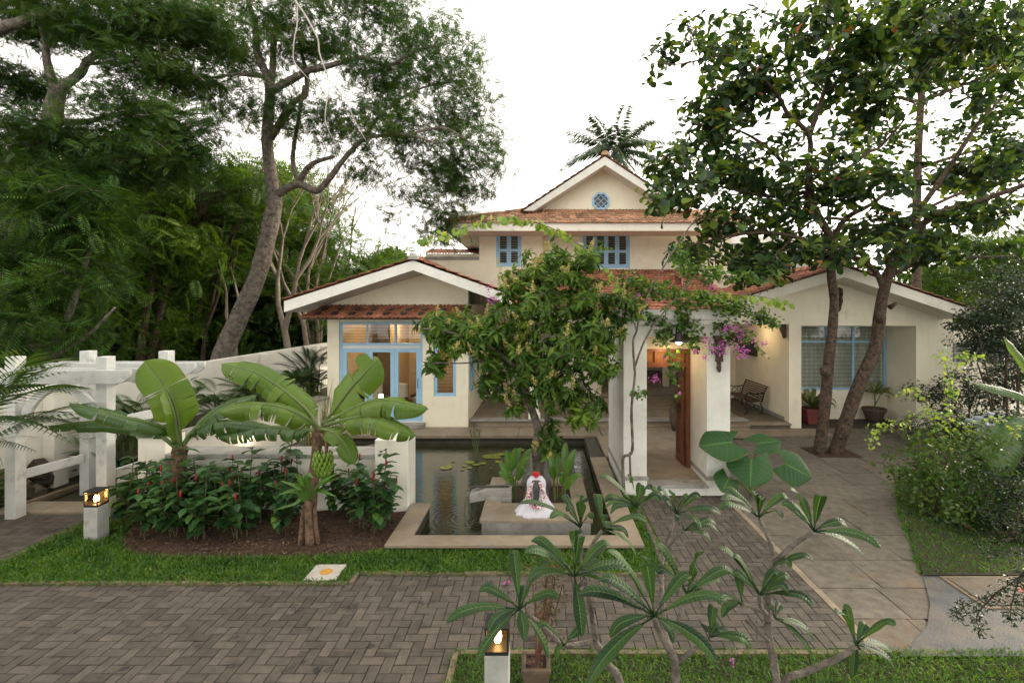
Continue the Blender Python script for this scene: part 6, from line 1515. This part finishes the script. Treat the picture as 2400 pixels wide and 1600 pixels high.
plumeria('tallest middle plumeria with the largest rosette, bottom centre-right',
         [([(1260, 1500), (1250, 1176), (1240, 1060), (1205, 990), (1170, 930), (1140, 850)], 2.85, .035, .018), ([(1240, 1060), (1190, 900), (1178, 700), (1180, 560), (1210, 450), (1250, 340)], [2.85, 3.0, 3.2, 3.4, 3.5, 3.6], .026, .014), ([(1195, 505), (1240, 460), (1290, 410)], 3.45, .015, .011), ([(1255, 1070), (1320, 1020), (1410, 955)], 2.95, .02, .014), ([(1230, 950), (1265, 850), (1305, 740)], [2.9, 2.95, 3.0], .02, .014), ([(1185, 600), (1120, 420), (1055, 310)], [3.3, 3.5, 3.6], .014, .012)],
         [((1140, 840), 2.75, [(912, 495), (1090, 528), (1325, 618), (762, 715), (868, 640), (1482, 740), (918, 925), (808, 1158), (1452, 1048), (1240, 955)], .046), ((1305, 730), 3.0, [(1148, 470), (1388, 498), (1535, 605), (1150, 605), (1480, 655), (1380, 720)], .044),
          ((1250, 330), 3.6, [(1100, 190), (1160, 195), (1225, 215), (1372, 235), (1475, 318), (1375, 392), (1190, 250), (1300, 240)], .038), ((1290, 412), 3.45, [(1452, 368), (1462, 405), (1427, 458), (1250, 350)], .03), ((1420, 945), 2.95, [(1440, 785), (1460, 905), (1632, 985), (1398, 905), (1530, 940)], .04),
          ((1052, 295), 3.6, [(868, 130), (1015, 128), (1078, 178), (1125, 190), (888, 255), (895, 285), (920, 312), (1180, 228), (1172, 252)], .038)], W(*Z5(1260, 1500), 2.85))
plumeria('dark-stemmed forked plumeria right of the tallest one, in front of the herringbone path',
         [([(1770, 1500), (1755, 1176), (1720, 970), (1708, 850), (1715, 700), (1740, 570)], 3.3, .036, .024), ([(1745, 575), (1720, 470), (1665, 350)], [3.3, 3.4, 3.45], .022, .015), ([(1745, 575), (1830, 490), (1930, 420)], [3.3, 3.25, 3.2], .024, .016), ([(1705, 830), (1640, 800), (1575, 778)], 3.2, .018, .012), ([(1715, 965), (1650, 910), (1600, 860)], 3.25, .016, .01), ([(1705, 830), (1672, 790), (1665, 730)], 3.15, .018, .014), ([(1655, 850), (1655, 950), (1648, 1030)], 3.15, .004, .003)],
         [((1665, 345), 3.45, [(1480, 193), (1478, 242), (1465, 290), (1642, 215), (1676, 240), (1812, 235), (1790, 336)], .036), ((1940, 415), 3.2, [(1828, 193), (1868, 250), (1832, 290), (1985, 222), (2112, 382), (2275, 482), (2205, 542), (1778, 268)], .04),
          ((1668, 735), 3.15, [(1472, 488), (1540, 530), (1822, 640), (1942, 770), (1812, 702), (1530, 620), (1760, 620)], .04), ((1745, 850), 3.2, [(1935, 1030), (1942, 945), (1690, 745), (1780, 790)], .034), ((1580, 778), 3.15, [(1480, 830), (1460, 762), (1560, 640), (1500, 800)], .034), ((1725, 600), 3.3, [(1828, 580), (1938, 545)], .034)], W(*Z5(1770, 1500), 3.3))
plumeria('low spreading plumeria at the bottom right corner of the lawn',
         [([(1680, 1500), (1790, 1176), (1900, 1120), (2070, 1045), (2150, 990)], [2.9, 2.95, 3.0, 3.0, 3.0], .03, .018)],
         [((2152, 985), 3.0, [(2088, 782), (2058, 808), (2352, 868), (2348, 1090), (2138, 1128), (2262, 1180), (2345, 1030), (2210, 880)], .04)], W(*Z5(1680, 1500), 2.9))
# ---------------------------------------------------------------- elephant ear
Z6 = lambda x, y: (1350 + x / 2.852, 650 + y / 2.852)
ee = thing('elephant_ear', 'elephant-ear plant with huge heart-shaped leaves beside the gate step', 'plant', W(*Z6(1180, 1450), 9.0))
def heart(par, att, tip, w_, Y, dy=0, up=(0, -1, .5), fold=.12):
    a = W(*Z6(*att), Y); t = W(*Z6(*tip), Y + dy); d = t - a; L = d.length; dn = d / L
    mb = MB(); upv = Vector(up); s = dn.cross(upv).normalized(); nr = s.cross(dn)
    n, nc = 18, 4
    for sg in (-1, 1):
        vs = []; uv = []
        for i in range(n + 1):
            u = i / n; wv = w_ * (math.sin(PI * min(1, (.14 + .86 * u)) ** .80) ** .8 if u < 1 else 0)
            back = .34 * max(0, 1 - u * 4.0)
            for j in range(nc + 1):
                q = j / nc
                vs.append(a + dn * (L * (u - back * q ** 1.1 * (1.3 if u == 0 else 1))) + s * sg * wv * q + nr * (wv * q * fold - .06 * L * u * u - wv * .25 * q * q)); uv.append((u, .5 + sg * q * .5))
        m = nc + 1; mb.add(vs, [(r * m + c, r * m + c + 1, (r + 1) * m + c + 1, (r + 1) * m + c) for r in range(n) for c in range(nc)], uv)
    o = mb.build('leaf', G['alo'], par, smooth=True)
    b0 = W(*Z6(1180, 1450), 9.0); mb = MB(); mb.tube(catm([b0, b0.lerp(a, .5) + Vector((0, .05, .06)), a], 8), [.028 - .002 * i for i in range(9)], 7); mb.build('leaf_stalk', M['greenstem'], par, smooth=True)
heart(ee, (1040, 1100), (825, 1120), .36, 8.8, -.1, (0, -.8, 1)); heart(ee, (1215, 1110), (1370, 1085), .26, 9.1, .05, (0, -.6, 1)); heart(ee, (1172, 1215), (1168, 1400), .42, 8.75, -.25)
heart(ee, (1400, 1245), (1582, 1335), .34, 8.9, -.1, (-.2, -.8, .8)); heart(ee, (1020, 1345), (975, 1430), .24, 8.7, -.2)
# ---------------------------------------------------------------- shrubs on the right
def shrub(name, label, blobs, n, per, spread, L, Wd, tmpl, leaf, base, r0=.012, cat='shrub', bark='darkbark', droop=.4, stems=8, group=None):
    t = thing(name, label, cat, base, group); mb = MB(); nodes = []
    for k in range(stems):
        b = blobs[k % len(blobs)]; e = Vector((b[0] + random.uniform(-.5, .5) * b[3], b[1] + random.uniform(-.5, .5) * b[4], b[2]))
        s_ = Vector(base) + Vector((random.uniform(-.3, .3), random.uniform(-.3, .3), 0))
        nodes.append([tuple(v) for v in limb_line(mb, [s_, s_.lerp(e, .5) + Vector((0, 0, .15)), e], r0 * 1.6, r0 * .6, 5, 3)])
    C, d = in_blobs(blobs, n, .4); twigs(mb, nodes, C[:320], r0, .003, 3); mb.build('stem', M[bark], t, smooth=True)
    foliage('leaf', G[leaf], t, [cluster_leaves(C, per, spread, L, Wd, tmpl, droop=droop)]); return t
bl = px_blobs([(2225, 1090, 95, 55), (2200, 1160, 95, 60), (2180, 1230, 70, 50), (2260, 1240, 90, 60), (2150, 1085, 50, 28), (2260, 1030, 70, 40), (2330, 1150, 70, 60), (2120, 1110, 30, 20), (2160, 1190, 50, 60, 7.7), (2185, 1265, 55, 45, 7.2), (2250, 1290, 60, 40, 7.1)], 8.2, .9, .3)
sh1 = shrub('garden_shrub', 'yellow-green leafy shrub spilling over the granite paving at right', bl, 800, 9, .085, (.055, .10), .62, T_FOLD, 'shrub', (W(2220, 1290, 8.2).x, 8.2, .03))
mb = MB(); C = []
for pts in ([(2230, 1050), (2225, 960), (2235, 880), (2260, 830), (2300, 840)], [(2230, 1000), (2180, 960), (2110, 990), (2050, 1010)], [(2200, 1000), (2150, 920), (2110, 920)], [(2235, 930), (2215, 850), (2205, 830)], [(2100, 990), (2060, 1010), (2040, 1040)], [(2260, 1010), (2330, 980), (2380, 1010)]):
    nd = limb_line(mb, WP(pts, 8.0), .007, .003, 5, 6); C += [tuple(v) for v in nd]
mb.build('arching_shoot', M['greenstem'], sh1); C = np.array(C)
foliage('shoot_leaf', G['vinetip'], sh1, [cluster_leaves(C, 4, .06, (.05, .09), .6, T_FOLD, droop=.6)])
mb = MB()
for c in C[::2]:
    for _ in range(3): mb.ico(tuple(np.array(c) + rng.normal(size=3) * .07), .009, .1)
mb.build('berry', M['greenstem'], sh1)['kind'] = 'stuff'
bl = px_blobs([(2350, 1230, 70, 60), (2300, 1290, 70, 40), (2390, 1150, 40, 50), (2380, 1290, 60, 40)], 7.4, .7, .2)
shrub('garden_shrub', 'darker fine-leaved shrub at the right edge with a few pinkish young leaves', bl, 380, 10, .08, (.05, .085), .4, T_FOLD, 'dark', (W(2340, 1330, 7.4).x, 7.4, .03))
bl = px_blobs([(2320, 740, 60, 40), (2380, 700, 50, 50), (2300, 800, 55, 32), (2370, 800, 60, 50), (2370, 880, 50, 35), (2260, 760, 30, 14)], 11.2, .8, .3)
shrub('dark_tree', 'dense dark small-leaved tree in front of the pierced block screen', bl, 520, 13, .09, (.05, .10), .5, T_FOLD, 'dark', (W(2370, 1010, 11.2).x, 11.2, .03), cat='tree', stems=6, r0=.02)
bl = px_blobs([(2385, 1030, 50, 50), (2390, 930, 40, 40)], 9.0, .5, .2)
PHIL = pinnate(8, .42, .20, .35, .5, .95)
def phil(px, py, Y, n, L, label, leaf='dark', up=(.15, .9)):
    b = W(px, py, Y); b.z = .03; t = thing('philodendron', label, 'plant', b, 'cut-leaved plants along the right wall')
    P = []; D = []; mb = MB()
    for i in range(n):
        a = i * 2.4; e = random.uniform(*up); h = random.uniform(.3, .8); d = Vector((math.cos(a) * math.cos(e), math.sin(a) * math.cos(e), 0)); p = b + d * h * .5 + Vector((0, 0, h)); mb.tube([b, b.lerp(p, .6) + Vector((0, 0, .1)), p], [.012, .01, .008], 5)
        P.append(tuple(p)); D.append((d.x, d.y, random.uniform(-.3, .4)))
    mb.build('leaf_stalk', M['greenstem'], t); foliage('leaf', G[leaf], t, [leaves(np.array(P), np.array(D), np.tile([0, -.2, 1.], (n, 1)), rng.uniform(L * .7, L * 1.1, n), np.full(n, 1.0), PHIL)])
phil(2185, 1000, 12.6, 22, .6, 'dark cut-leaved plant at the right end of the window recess'); phil(2260, 1000, 12.2, 26, .65, 'dark cut-leaved plant below the pierced block screen'); phil(2350, 990, 11.4, 26, .65, 'dark cut-leaved plant at the right edge below the dark tree')
phil(2130, 1020, 11.6, 14, .4, 'small cut-leaved plant nearest the round clay pot'); phil(2300, 960, 13.4, 18, .6, 'cut-leaved plant against the garden wall')
for (L_, Y_, n_, lab_, bx_) in (([(2390, 640, 60, 40), (2340, 680, 60, 40), (2380, 740, 70, 60), (2330, 820, 60, 60), (2390, 860, 50, 60)], 13.0, 520, 'tall dark bushy tree behind the others at the right edge', 2400),
                          ([(2380, 1080, 50, 60), (2340, 1090, 40, 40), (2390, 1000, 40, 40)], 8.9, 260, 'dark upright shrub behind the stone lantern', 2390), ([(2270, 900, 50, 30), (2200, 930, 60, 25), (2320, 930, 60, 30)], 12.9, 240, 'dark low shrub along the foot of the garden wall', 2270),
                          ([(2210, 1260, 90, 35), (2290, 1310, 90, 30), (2380, 1330, 60, 30)], 7.6, 330, 'low dark border shrub at the corner of the slate apron', 2270)):
    shrub('dark_shrub', lab_, px_blobs(L_, Y_, 1.0, .3), n_, 12, .09, (.05, .10), .5, T_FOLD, 'dark', (W(bx_, 1000, Y_).x, Y_, .03), stems=6, r0=.014)
# banana leaves at the right edge
b4 = thing('banana_plant', 'banana plant mostly out of frame with dark leaves reaching in at the right edge', 'banana plant', (W(2440, 1200, 8.6).x, 8.6, 0))
mb = MB(); limb_line(mb, [W(2450, 1240, 8.6), W(2450, 1100, 8.6), W(2440, 1000, 8.6)], .1, .08, 10, 3); mb.build('trunk', M['fibre'], b4, smooth=True)
banana_leaf(b4, [W(2440, 1010, 8.6), W(2420, 990, 8.4), W(2370, 1020, 8.2), W(2335, 1120, 8.1)], .28, 'bananadk', 3, (-.3, -1, .5)); banana_leaf(b4, [W(2440, 1010, 8.6), W(2410, 940, 8.6), W(2360, 915, 8.7), W(2280, 898, 8.8)], .14, 'bananadk', 2, (0, -.5, 1)); banana_leaf(b4, [W(2440, 1010, 8.6), W(2425, 900, 8.6), W(2400, 850, 8.7), W(2355, 792, 8.8)], .10, 'banana', 0, (0, -.9, .6))
# overhanging twig bottom right
tw = thing('overhanging_branch', 'small-leaved branch hanging into the picture at the bottom right', 'branch', W(2430, 1300, 4.6))
mb = MB(); C = []
for pts in ([(2430, 1300), (2390, 1350), (2330, 1390), (2260, 1420), (2240, 1440)], [(2390, 1350), (2370, 1420), (2370, 1460)], [(2340, 1385), (2290, 1440), (2300, 1480)], [(2420, 1320), (2400, 1400), (2410, 1450)], [(2430, 1290), (2360, 1290), (2310, 1300)]):
    C += [tuple(v) for v in limb_line(mb, WP(pts, 4.6), .008, .002, 5, 7)]
mb.build('stem', M['darkbark'], tw); foliage('leaf', G['dark'], tw, [cluster_leaves(np.array(C), 9, .03, (.035, .06), .32, T_FOLD, droop=.3)])
# ---------------------------------------------------------------- palms and plants along the left
def areca(px, Y, n, fl, label, z0=.5, leaf='palm', h=(.2, .9)):
    b = Vector(((px - CX) * Y / F, Y, z0)); t = thing('areca_palm', label, 'palm', b, 'feather palms in the raised bed'); mb = MB(); P = []; D = []
    for i in range(n):
        a = i * 2.4 + random.uniform(-.3, .3); e = random.uniform(.3, 1.2); hh = random.uniform(*h); s_ = b + Vector((random.uniform(-.2, .2), random.uniform(-.2, .2), 0)); p = s_ + Vector((math.cos(a) * .12, math.sin(a) * .12, hh)); mb.tube([s_, p], [.016, .01], 5)
        P.append(tuple(p)); D.append((math.cos(a) * math.cos(e), math.sin(a) * math.cos(e), math.sin(e)))
    mb.build('stem', M['greenstem'], t); foliage('frond', G[leaf], t, [leaves(np.array(P), np.array(D), np.tile([0, 0, 1.], (n, 1)) + rng.normal(size=(n, 3)) * .15, rng.uniform(fl * .7, fl * 1.1, n), np.full(n, 1.0), PALMF)])
areca(310, 10.2, 26, .75, 'feather palm behind the right pergola posts'); areca(430, 11.4, 26, .75, 'feather palm behind the upright banana leaf'); areca(520, 12.2, 22, .7, 'feather palm in the middle of the raised bed')
areca(600, 12.8, 26, .75, 'feather palm behind the broad banana leaf'); areca(680, 14.0, 30, .8, 'feather palm near the house end of the raised bed'); areca(735, 14.6, 34, .9, 'tall dark feather palm against the house corner', h=(.4, 1.3), leaf='dark'); areca(380, 12.6, 18, .6, 'small feather palm against the boundary wall')
areca(270, 9.6, 20, .6, 'slender palm between pergola and left pier', z0=-.05, h=(.4, 1.2)); areca(300, 9.1, 14, .45, 'low palm at the foot of the left pier', z0=-.05, h=(.1, .7))
fp = thing('areca_palm', 'large feather palm reaching in front of the pergola at the left edge', 'palm', (-9.1, 7.35, 0))
P = []; D = []
for (sx, sy, tx, ty) in ((-40, 1000, 175, 1040), (-40, 1010, 120, 990), (-30, 960, 150, 930), (-40, 980, 60, 900), (-30, 1040, 70, 1060), (-60, 1000, 40, 860), (-40, 1050, 150, 985), (-50, 930, 90, 870), (-40, 1020, 30, 1100)):
    a = W(sx, sy, 7.4); b = W(tx, ty, 7.2 + random.uniform(-.3, .2)); P.append(tuple(a)); D.append(tuple((b - a) + Vector((0, 0, .42 * (b - a).length))))
D = np.array(D); Ls = np.linalg.norm(D, axis=1)
mb = MB(); [mb.tube([(-9.1, 7.35, 0), Vector(p) - Vector((.02, 0, .4)), p], [.04, .03, .015], 6) for p in P]; mb.build('stem', M['greenstem'], fp)
foliage('frond', G['palm'], fp, [leaves(np.array(P), D, np.tile([0, 0, 1.], (len(P), 1)) + rng.normal(size=(len(P), 3)) * .2, Ls * 1.0, np.full(len(P), .8), PALMF)])
# reeds by the house corner
rd = thing('reed_clump', 'clump of tall thin reeds standing behind the fruiting banana plant', 'reeds', (W(745, 1040, 11).x, 11, 0)); n_ = 70
P = np.stack([rd.location.x + rng.normal(size=n_) * .18, 11 + rng.normal(size=n_) * .15, np.full(n_, -.1)], 1); D = np.stack([rng.normal(size=n_) * .10, rng.normal(size=n_) * .1, np.ones(n_)], 1)
foliage('stem', G['reed'], rd, [leaves(P, D, rng.normal(size=(n_, 3)) * [1, 1, .1], rng.uniform(1.2, 2.1, n_), np.full(n_, .012), T_DIAMOND)])
# ---------------------------------------------------------------- potted plants' leaves
def blades_plant(par, c, n, L, w_, mat, el=(.3, 1.3), up=(0, -.3, 1)):
    mb = MB()
    for i in range(n):
        a = i * 2.4; e = random.uniform(*el); d = Vector((math.cos(a) * math.cos(e), math.sin(a) * math.cos(e), math.sin(e))); l = L * random.uniform(.7, 1.1); c_ = Vector(c) + d * .03
        bigleaf(mb, [c_, c_ + d * l * .5, c_ + d * l * .85 - Vector((0, 0, .1 * l)), c_ + d * l - Vector((0, 0, .38 * l))], w_, WH, up, .25, .2, 10, 2)
    mb.build('leaf', G[mat], par, smooth=True)
blades_plant(potA, (8.12, 14.72, .45), 26, .85, .065, 'vari'); 
mb = MB(); mb.tube([(10.15, 14.95, .35), (10.17, 14.93, .6), (10.15, 14.95, .85)], .02, 6); mb.tube([(10.17, 14.93, .5), (10.3, 14.9, .8)], .015, 5); mb.build('stem', M['greenstem'], potB)
blades_plant(potB, (10.15, 14.95, .85), 14, .5, .05, 'vari', (.1, 1.0)); blades_plant(potB, (10.3, 14.9, .8), 8, .4, .045, 'vari', (.1, .9))
blades_plant(potD, (3.72, 13.4, .8), 30, .38, .02, 'dark', (-.2, 1.4))
mb = MB(); cpt = Vector(potC.location) + Vector((0, 0, .22)); nodes = []
for k in range(7):
    e = cpt + Vector((random.uniform(-.28, .34), random.uniform(-.15, .15), random.uniform(.5, .95))); nodes.append([tuple(v) for v in limb_line(mb, [cpt, cpt.lerp(e, .5) + Vector((random.uniform(-.05, .05), 0, 0)), e], .009, .004, 5, 4)])
C = np.array([p for n_ in nodes for p in n_[3:]]); C = np.repeat(C, 3, axis=0) + rng.normal(size=(len(C) * 3, 3)) * .05; twigs(mb, nodes, C, .004, .002, 3)
mb.build('stem', surf('reddish_stem', [(.07, .03, .02), (.13, .055, .04)], 9, 3, .8, .3, 60), potC)
G['dull'] = leafmat('dull_leaf', [(.03, .035, .014), (.06, .06, .02), (.10, .06, .035)], rough=.6, trans=.2)
foliage('leaf', G['dull'], potC, [cluster_leaves(C, 6, .035, (.02, .04), .45, T_FOLD)])
# porch palm in a pot
pp = thing('porch_palm', 'slender palm standing in the back corner of the porch', 'palm', (5.6, 17.3, .16))
mb = MB(); P = []; D = []
for i in range(16):
    a = i * 2.4; p = (5.6 + math.cos(a) * .15, 17.3 + math.sin(a) * .15, 1.3 + random.uniform(-.3, .4)); mb.tube([(5.6, 17.3, .16), p], [.015, .01], 5); P.append(p); D.append((math.cos(a) * .6, math.sin(a) * .6, random.uniform(.4, 1.2)))
mb.lathe([(.001, 0), (.2, 0), (.25, .35), (.001, .33)], (5.6, 17.3, .16), 14); mb.build('stem', M['greenstem'], pp); foliage('frond', G['palm'], pp, [leaves(np.array(P), np.array(D), np.tile([0, 0, 1.], (16, 1)), rng.uniform(.6, .9, 16), np.full(16, .8), PALMF)])
# ---------------------------------------------------------------- planter plants, pond plants
for (bx, by, tips, lab) in (((-.50), 8.6, [(-.72, 8.4, .75), (-.62, 8.7, .85), (-.35, 8.8, .92), (-.20, 8.6, .80), (-.55, 8.3, .62), (-.30, 8.4, .70), (-.15, 8.9, .88), (-.75, 8.6, .55), (-.42, 8.5, 1.0), (-.62, 8.5, .95)], 'leafy canna lily left of the draped statue'), ((.32), 8.55, [(.15, 8.4, .72), (.50, 8.4, .85), (.62, 8.6, .95), (.28, 8.7, .80), (.55, 8.2, .5), (.12, 8.7, .98), (.70, 8.4, .55), (.35, 8.3, .62), (.45, 8.8, 1.02)], 'leafy canna lily right of the draped statue')):
    t = thing('canna_lily', lab, 'plant', (bx, by, .09), 'canna lilies in the pond planter')
    st = MB()
    for i, tp in enumerate(tips):
        b = Vector((bx + random.uniform(-.08, .08), by + random.uniform(-.08, .08), .09)); e = Vector(tp); m = Vector((b.x * .7 + e.x * .3, b.y * .7 + e.y * .3, b.z + (e.z - b.z) * .55)); st.tube([b, m], [.01, .008], 5)
        mb = MB(); bigleaf(mb, [m, m.lerp(e, .35) + Vector((0, 0, .05)), m.lerp(e, .75) + Vector((0, 0, .05)), e], .062, WH, (random.uniform(-.4, .4), -.9, .6), .35, .2, 12, 2); mb.build('leaf', G['heli'], t, smooth=True)
    st.build('stem', M['greenstem'], t)
for k, (x, y, r_, lab) in enumerate(((965, 470, .17, 'largest in the back group'), (1060, 452, .13, 'right of the largest pad'), (1035, 480, .11, 'just in front of the back pads'), (1240, 412, .14, 'farthest back, near the trunk'), (1055, 520, .09, 'small green one in the middle'), (1165, 470, .12, 'faint one beside the trunk'), (570, 572, .14, 'leftmost on the pond'), (600, 550, .08, 'beside the leftmost pad'), (785, 525, .12, 'middle group, back'), (738, 556, .06, 'middle group, small yellow'), (845, 545, .09, 'middle group, right'), (908, 533, .08, 'bright yellow-green, right of the middle group'), (787, 576, .06, 'middle group, front'), (720, 593, .05, 'tiny one, front left'), (630, 518, .05, 'tiny one, back left'), (985, 582, .03, 'tiny one, front right'))):
    px, py = 900 + x / 3.92, 950 + y / 3.92; Y = 3.53 * F / (py - CY); X = (px - CX) * Y / F
    mb = MB(); a0 = random.uniform(0, 6); m = 16; mb.add([(X, Y, -.122)] + [(X + r_ * math.cos(a0 + i * (2 * PI - .35) / m), Y + r_ * math.sin(a0 + i * (2 * PI - .35) / m), -.122 + random.uniform(0, .008)) for i in range(m + 1)], [(0, i + 1, i + 2) for i in range(m)])
    o = mb.build('lily_pad', G['pad'], None, org=(X, Y, -.12)); tag(o, 'water lily pad, ' + lab, 'lily pad', 'lily pads floating on the pond')
py_ = thing('papyrus', 'thin papyrus tuft standing in the pond near the far coping', 'plant', (W(1118, 1060, 11.5).x, 11.5, -.13))
mb = MB(); pts_ = []
for k in range(7):
    e = Vector(py_.location) + Vector((random.uniform(-.14, .2), random.uniform(-.1, .1), random.uniform(.55, .8))); mb.tube([Vector(py_.location) + Vector((random.uniform(-.03, .03), 0, 0)), e], .008, 4); pts_.append(tuple(e))
mb.build('stem', M['greenstem'], py_); foliage('leaf', G['dark'], py_, [rosettes(np.array(pts_), np.tile([0, 0, 1.], (7, 1)), 22, (.08, .15), .06, T_DIAMOND, (-.3, 1.2))])
# ivy on the rubble, variegated shrub near the pier
bl = [(-9.2, 8.2, .35, .15, .25, .4)]; shrub('ivy', 'small green creeper on the rubble wall behind the pergola', bl, 60, 6, .05, (.04, .07), .8, T_FOLD, 'shrub', (-9.15, 8.2, 0), stems=2, r0=.005)
bl = [(-7.6, 10.2, .5, .5, .35, .35)]; shrub('variegated_shrub', 'yellow variegated shrub behind the right pergola post', bl, 90, 9, .08, (.06, .11), .4, T_FOLD, 'vari', (-7.6, 10.2, 0), stems=5)
bl = [(-8.9, 11.2, .3, .3, 1.6, .35)]; shrub('dark_shrub', 'low dark shrub along the foot of the boundary wall', bl, 160, 9, .1, (.06, .11), .5, T_FOLD, 'dark', (-8.9, 11.2, 0), stems=5)
# plants seen in the lawn: fallen magenta petals
for k, (x, y, lab) in enumerate(((1284, 1180, 'beside the planter soil'), (1188, 1363, 'on the brick paving near the lawn edge'), (1716, 1548, 'in the bottom lawn, largest'), (1778, 1148, 'beside the elephant-ear plant'))):
    Y = 3.38 * F / (y - CY) if k != 0 else 8.2; X = (x - CX) * Y / F; z = .02 if k != 0 else .16
    n_ = 6 if k != 2 else 14; P = np.array([X, Y, z]) + rng.normal(size=(n_, 3)) * [.02, .02, .006] * (1 if k != 2 else 1.5)
    o = foliage('fallen_petals', G['magenta'], None, [leaves(P, rng.normal(size=(n_, 3)), randdirs(n_, 1), rng.uniform(.02, .035, n_), np.full(n_, .9), T_FOLD)], org=(X, Y, z)); tag(o, 'fallen magenta petals ' + lab, 'petals', 'fallen magenta petals')

# ---------------------------------------------------------------- added unseen tree: its canopy is placed to shade the near lawn and paving
limS = [([(5.5, -5, 0), (5.2, -4.8, 3), (4.2, -4, 6)], .4, .28), ([(4.2, -4, 6), (1, -2, 8), (-4, 0, 8.8), (-8, 1, 9)], .2, .05), ([(4.2, -4, 6), (5, -1, 8), (7, 2, 9), (8.5, 5, 10)], .2, .05), ([(4.2, -4, 6), (2.5, 0, 8.4), (2, 2.5, 8.6)], .15, .04)]
blS = [(-7, .2, 7.4, 3.2, 2.8, .8), (-3, .2, 7.3, 3, 2.8, .8), (1, .3, 7.3, 3, 2.8, .8), (5, .4, 7.4, 3, 2.8, .8), (9, 2.5, 8.8, 2.8, 2.6, .9), (10.5, 6.0, 10.8, 2.4, 2.0, .8), (-11, .2, 7.8, 3, 2.6, .8), (0, -3, 8, 6, 2, .8)]
tree('added_shade_tree', 'added feathery tree, unseen behind the viewer, placed to shade the near lawn and paving', (5.5, -5, 0), limS, blS, 1500, 16, .4, (.5, .75), 1.0, FROND, G['forest'], M['bark'], r0=.03)

n_ = 2600; P = np.stack([rng.uniform(-6.6, -2.25, n_), rng.uniform(6.75, 8.15, n_), np.full(n_, .045)], 1); P = P[np.array([y > soil_front(x) + .05 for x, y, z in P])]; n_ = len(P)
m_ = leafmat('dry_litter', [(.05, .028, .015), (.13, .08, .04), (.22, .15, .07)], rough=.9, trans=0)
o = foliage('leaf_litter', m_, None, [leaves(P + rng.normal(size=(n_, 3)) * [0, 0, .006], rng.normal(size=(n_, 3)) * [1, 1, .25], randdirs(n_, 2.5), rng.uniform(.012, .05, n_), np.full(n_, .4), T_DIAMOND)], kind='stuff'); tag(o, 'dry leaf litter scattered over the red soil bed')
# ================================================================ camera, sky, light
cam = bpy.data.cameras.new('camera'); co = bpy.data.objects.new('camera', cam); COL.objects.link(co)
co.location = (0, 0, H); co.rotation_euler = (PI / 2, 0, 0)
cam.sensor_width = 36; cam.sensor_fit = 'HORIZONTAL'; cam.lens = F / 2400 * 36
cam.shift_x = (1200 - CX) / 2400; cam.shift_y = -(800 - CY) / 2400; cam.clip_start = .05; cam.clip_end = 2000
sc.camera = co
SUN_EL, SUN_AZ = math.radians(17), math.radians(62)      # azimuth measured from +y (away from the camera) towards +x
w = bpy.data.worlds.new('World'); sc.world = w; w.use_nodes = True; nt = w.node_tree; nt.nodes.clear()
sky = nt.nodes.new('ShaderNodeTexSky'); sky.sky_type = 'NISHITA'; sky.sun_disc = False; sky.sun_elevation = SUN_EL; sky.sun_rotation = SUN_AZ
sky.air_density = 1.0; sky.dust_density = 4.0; sky.ozone_density = 1.0; sky.altitude = 100
hs = nt.nodes.new('ShaderNodeHueSaturation'); hs.inputs['Saturation'].default_value = .35   # thin bright haze takes the blue out
bg = nt.nodes.new('ShaderNodeBackground'); bg.inputs['Strength'].default_value = .13
mx = nt.nodes.new('ShaderNodeMixRGB'); mx.inputs['Fac'].default_value = .8; mx.inputs['Color2'].default_value = (10.8, 10.2, 9.3, 1)
nt.links.new(sky.outputs[0], hs.inputs['Color']); nt.links.new(hs.outputs[0], mx.inputs['Color1']); nt.links.new(mx.outputs[0], bg.inputs['Color'])
ow = nt.nodes.new('ShaderNodeOutputWorld'); nt.links.new(bg.outputs[0], ow.inputs['Surface'])
sl = bpy.data.lights.new('sun', 'SUN'); sl.energy = 1.8; sl.angle = math.radians(12); sl.color = (1, .86, .68)
so = bpy.data.objects.new('sun', sl); COL.objects.link(so)
dv = Vector((math.sin(SUN_AZ) * math.cos(SUN_EL), math.cos(SUN_AZ) * math.cos(SUN_EL), math.sin(SUN_EL)))
so.rotation_euler = dv.to_track_quat('Z', 'Y').to_euler()
def plight(name, loc, e, col=(1, .68, .38), r=.08):
    l = bpy.data.lights.new(name, 'POINT'); l.energy = e; l.color = col; l.shadow_soft_size = r
    o = bpy.data.objects.new(name, l); COL.objects.link(o); o.location = loc
plight('room_light', (-4.3, 15.6, 2.9), 26); plight('gate_light', (lc.x, lampy - .02, lc.z - .13), 2, (1, .75, .45))
plight('gate_ceiling_light', (2.5, 9.75, 2.5), 3.5, (1, .66, .32))
plight('porch_light', (6.5, 15.4, 2.7), 6, (1, .7, .4)); plight('hall_light', (3.8, 21, 2.9), 5, (1, .85, .65)); plight('upper_room_light', (-.4, 19.4, 6.2), 9, (1, .95, .85))
plight('wall_glow', tuple(wp + Vector((.12, -.1, -.06))), 2.0, (1, .75, .45), .03)
sc.view_settings.view_transform = 'Standard'; sc.view_settings.look = 'None'; sc.view_settings.gamma = 1; sc.view_settings.exposure = 1.32
sc.cycles.max_bounces = 8; sc.cycles.transparent_max_bounces = 12; sc.cycles.sample_clamp_indirect = 4
sc.cycles.use_denoising = True
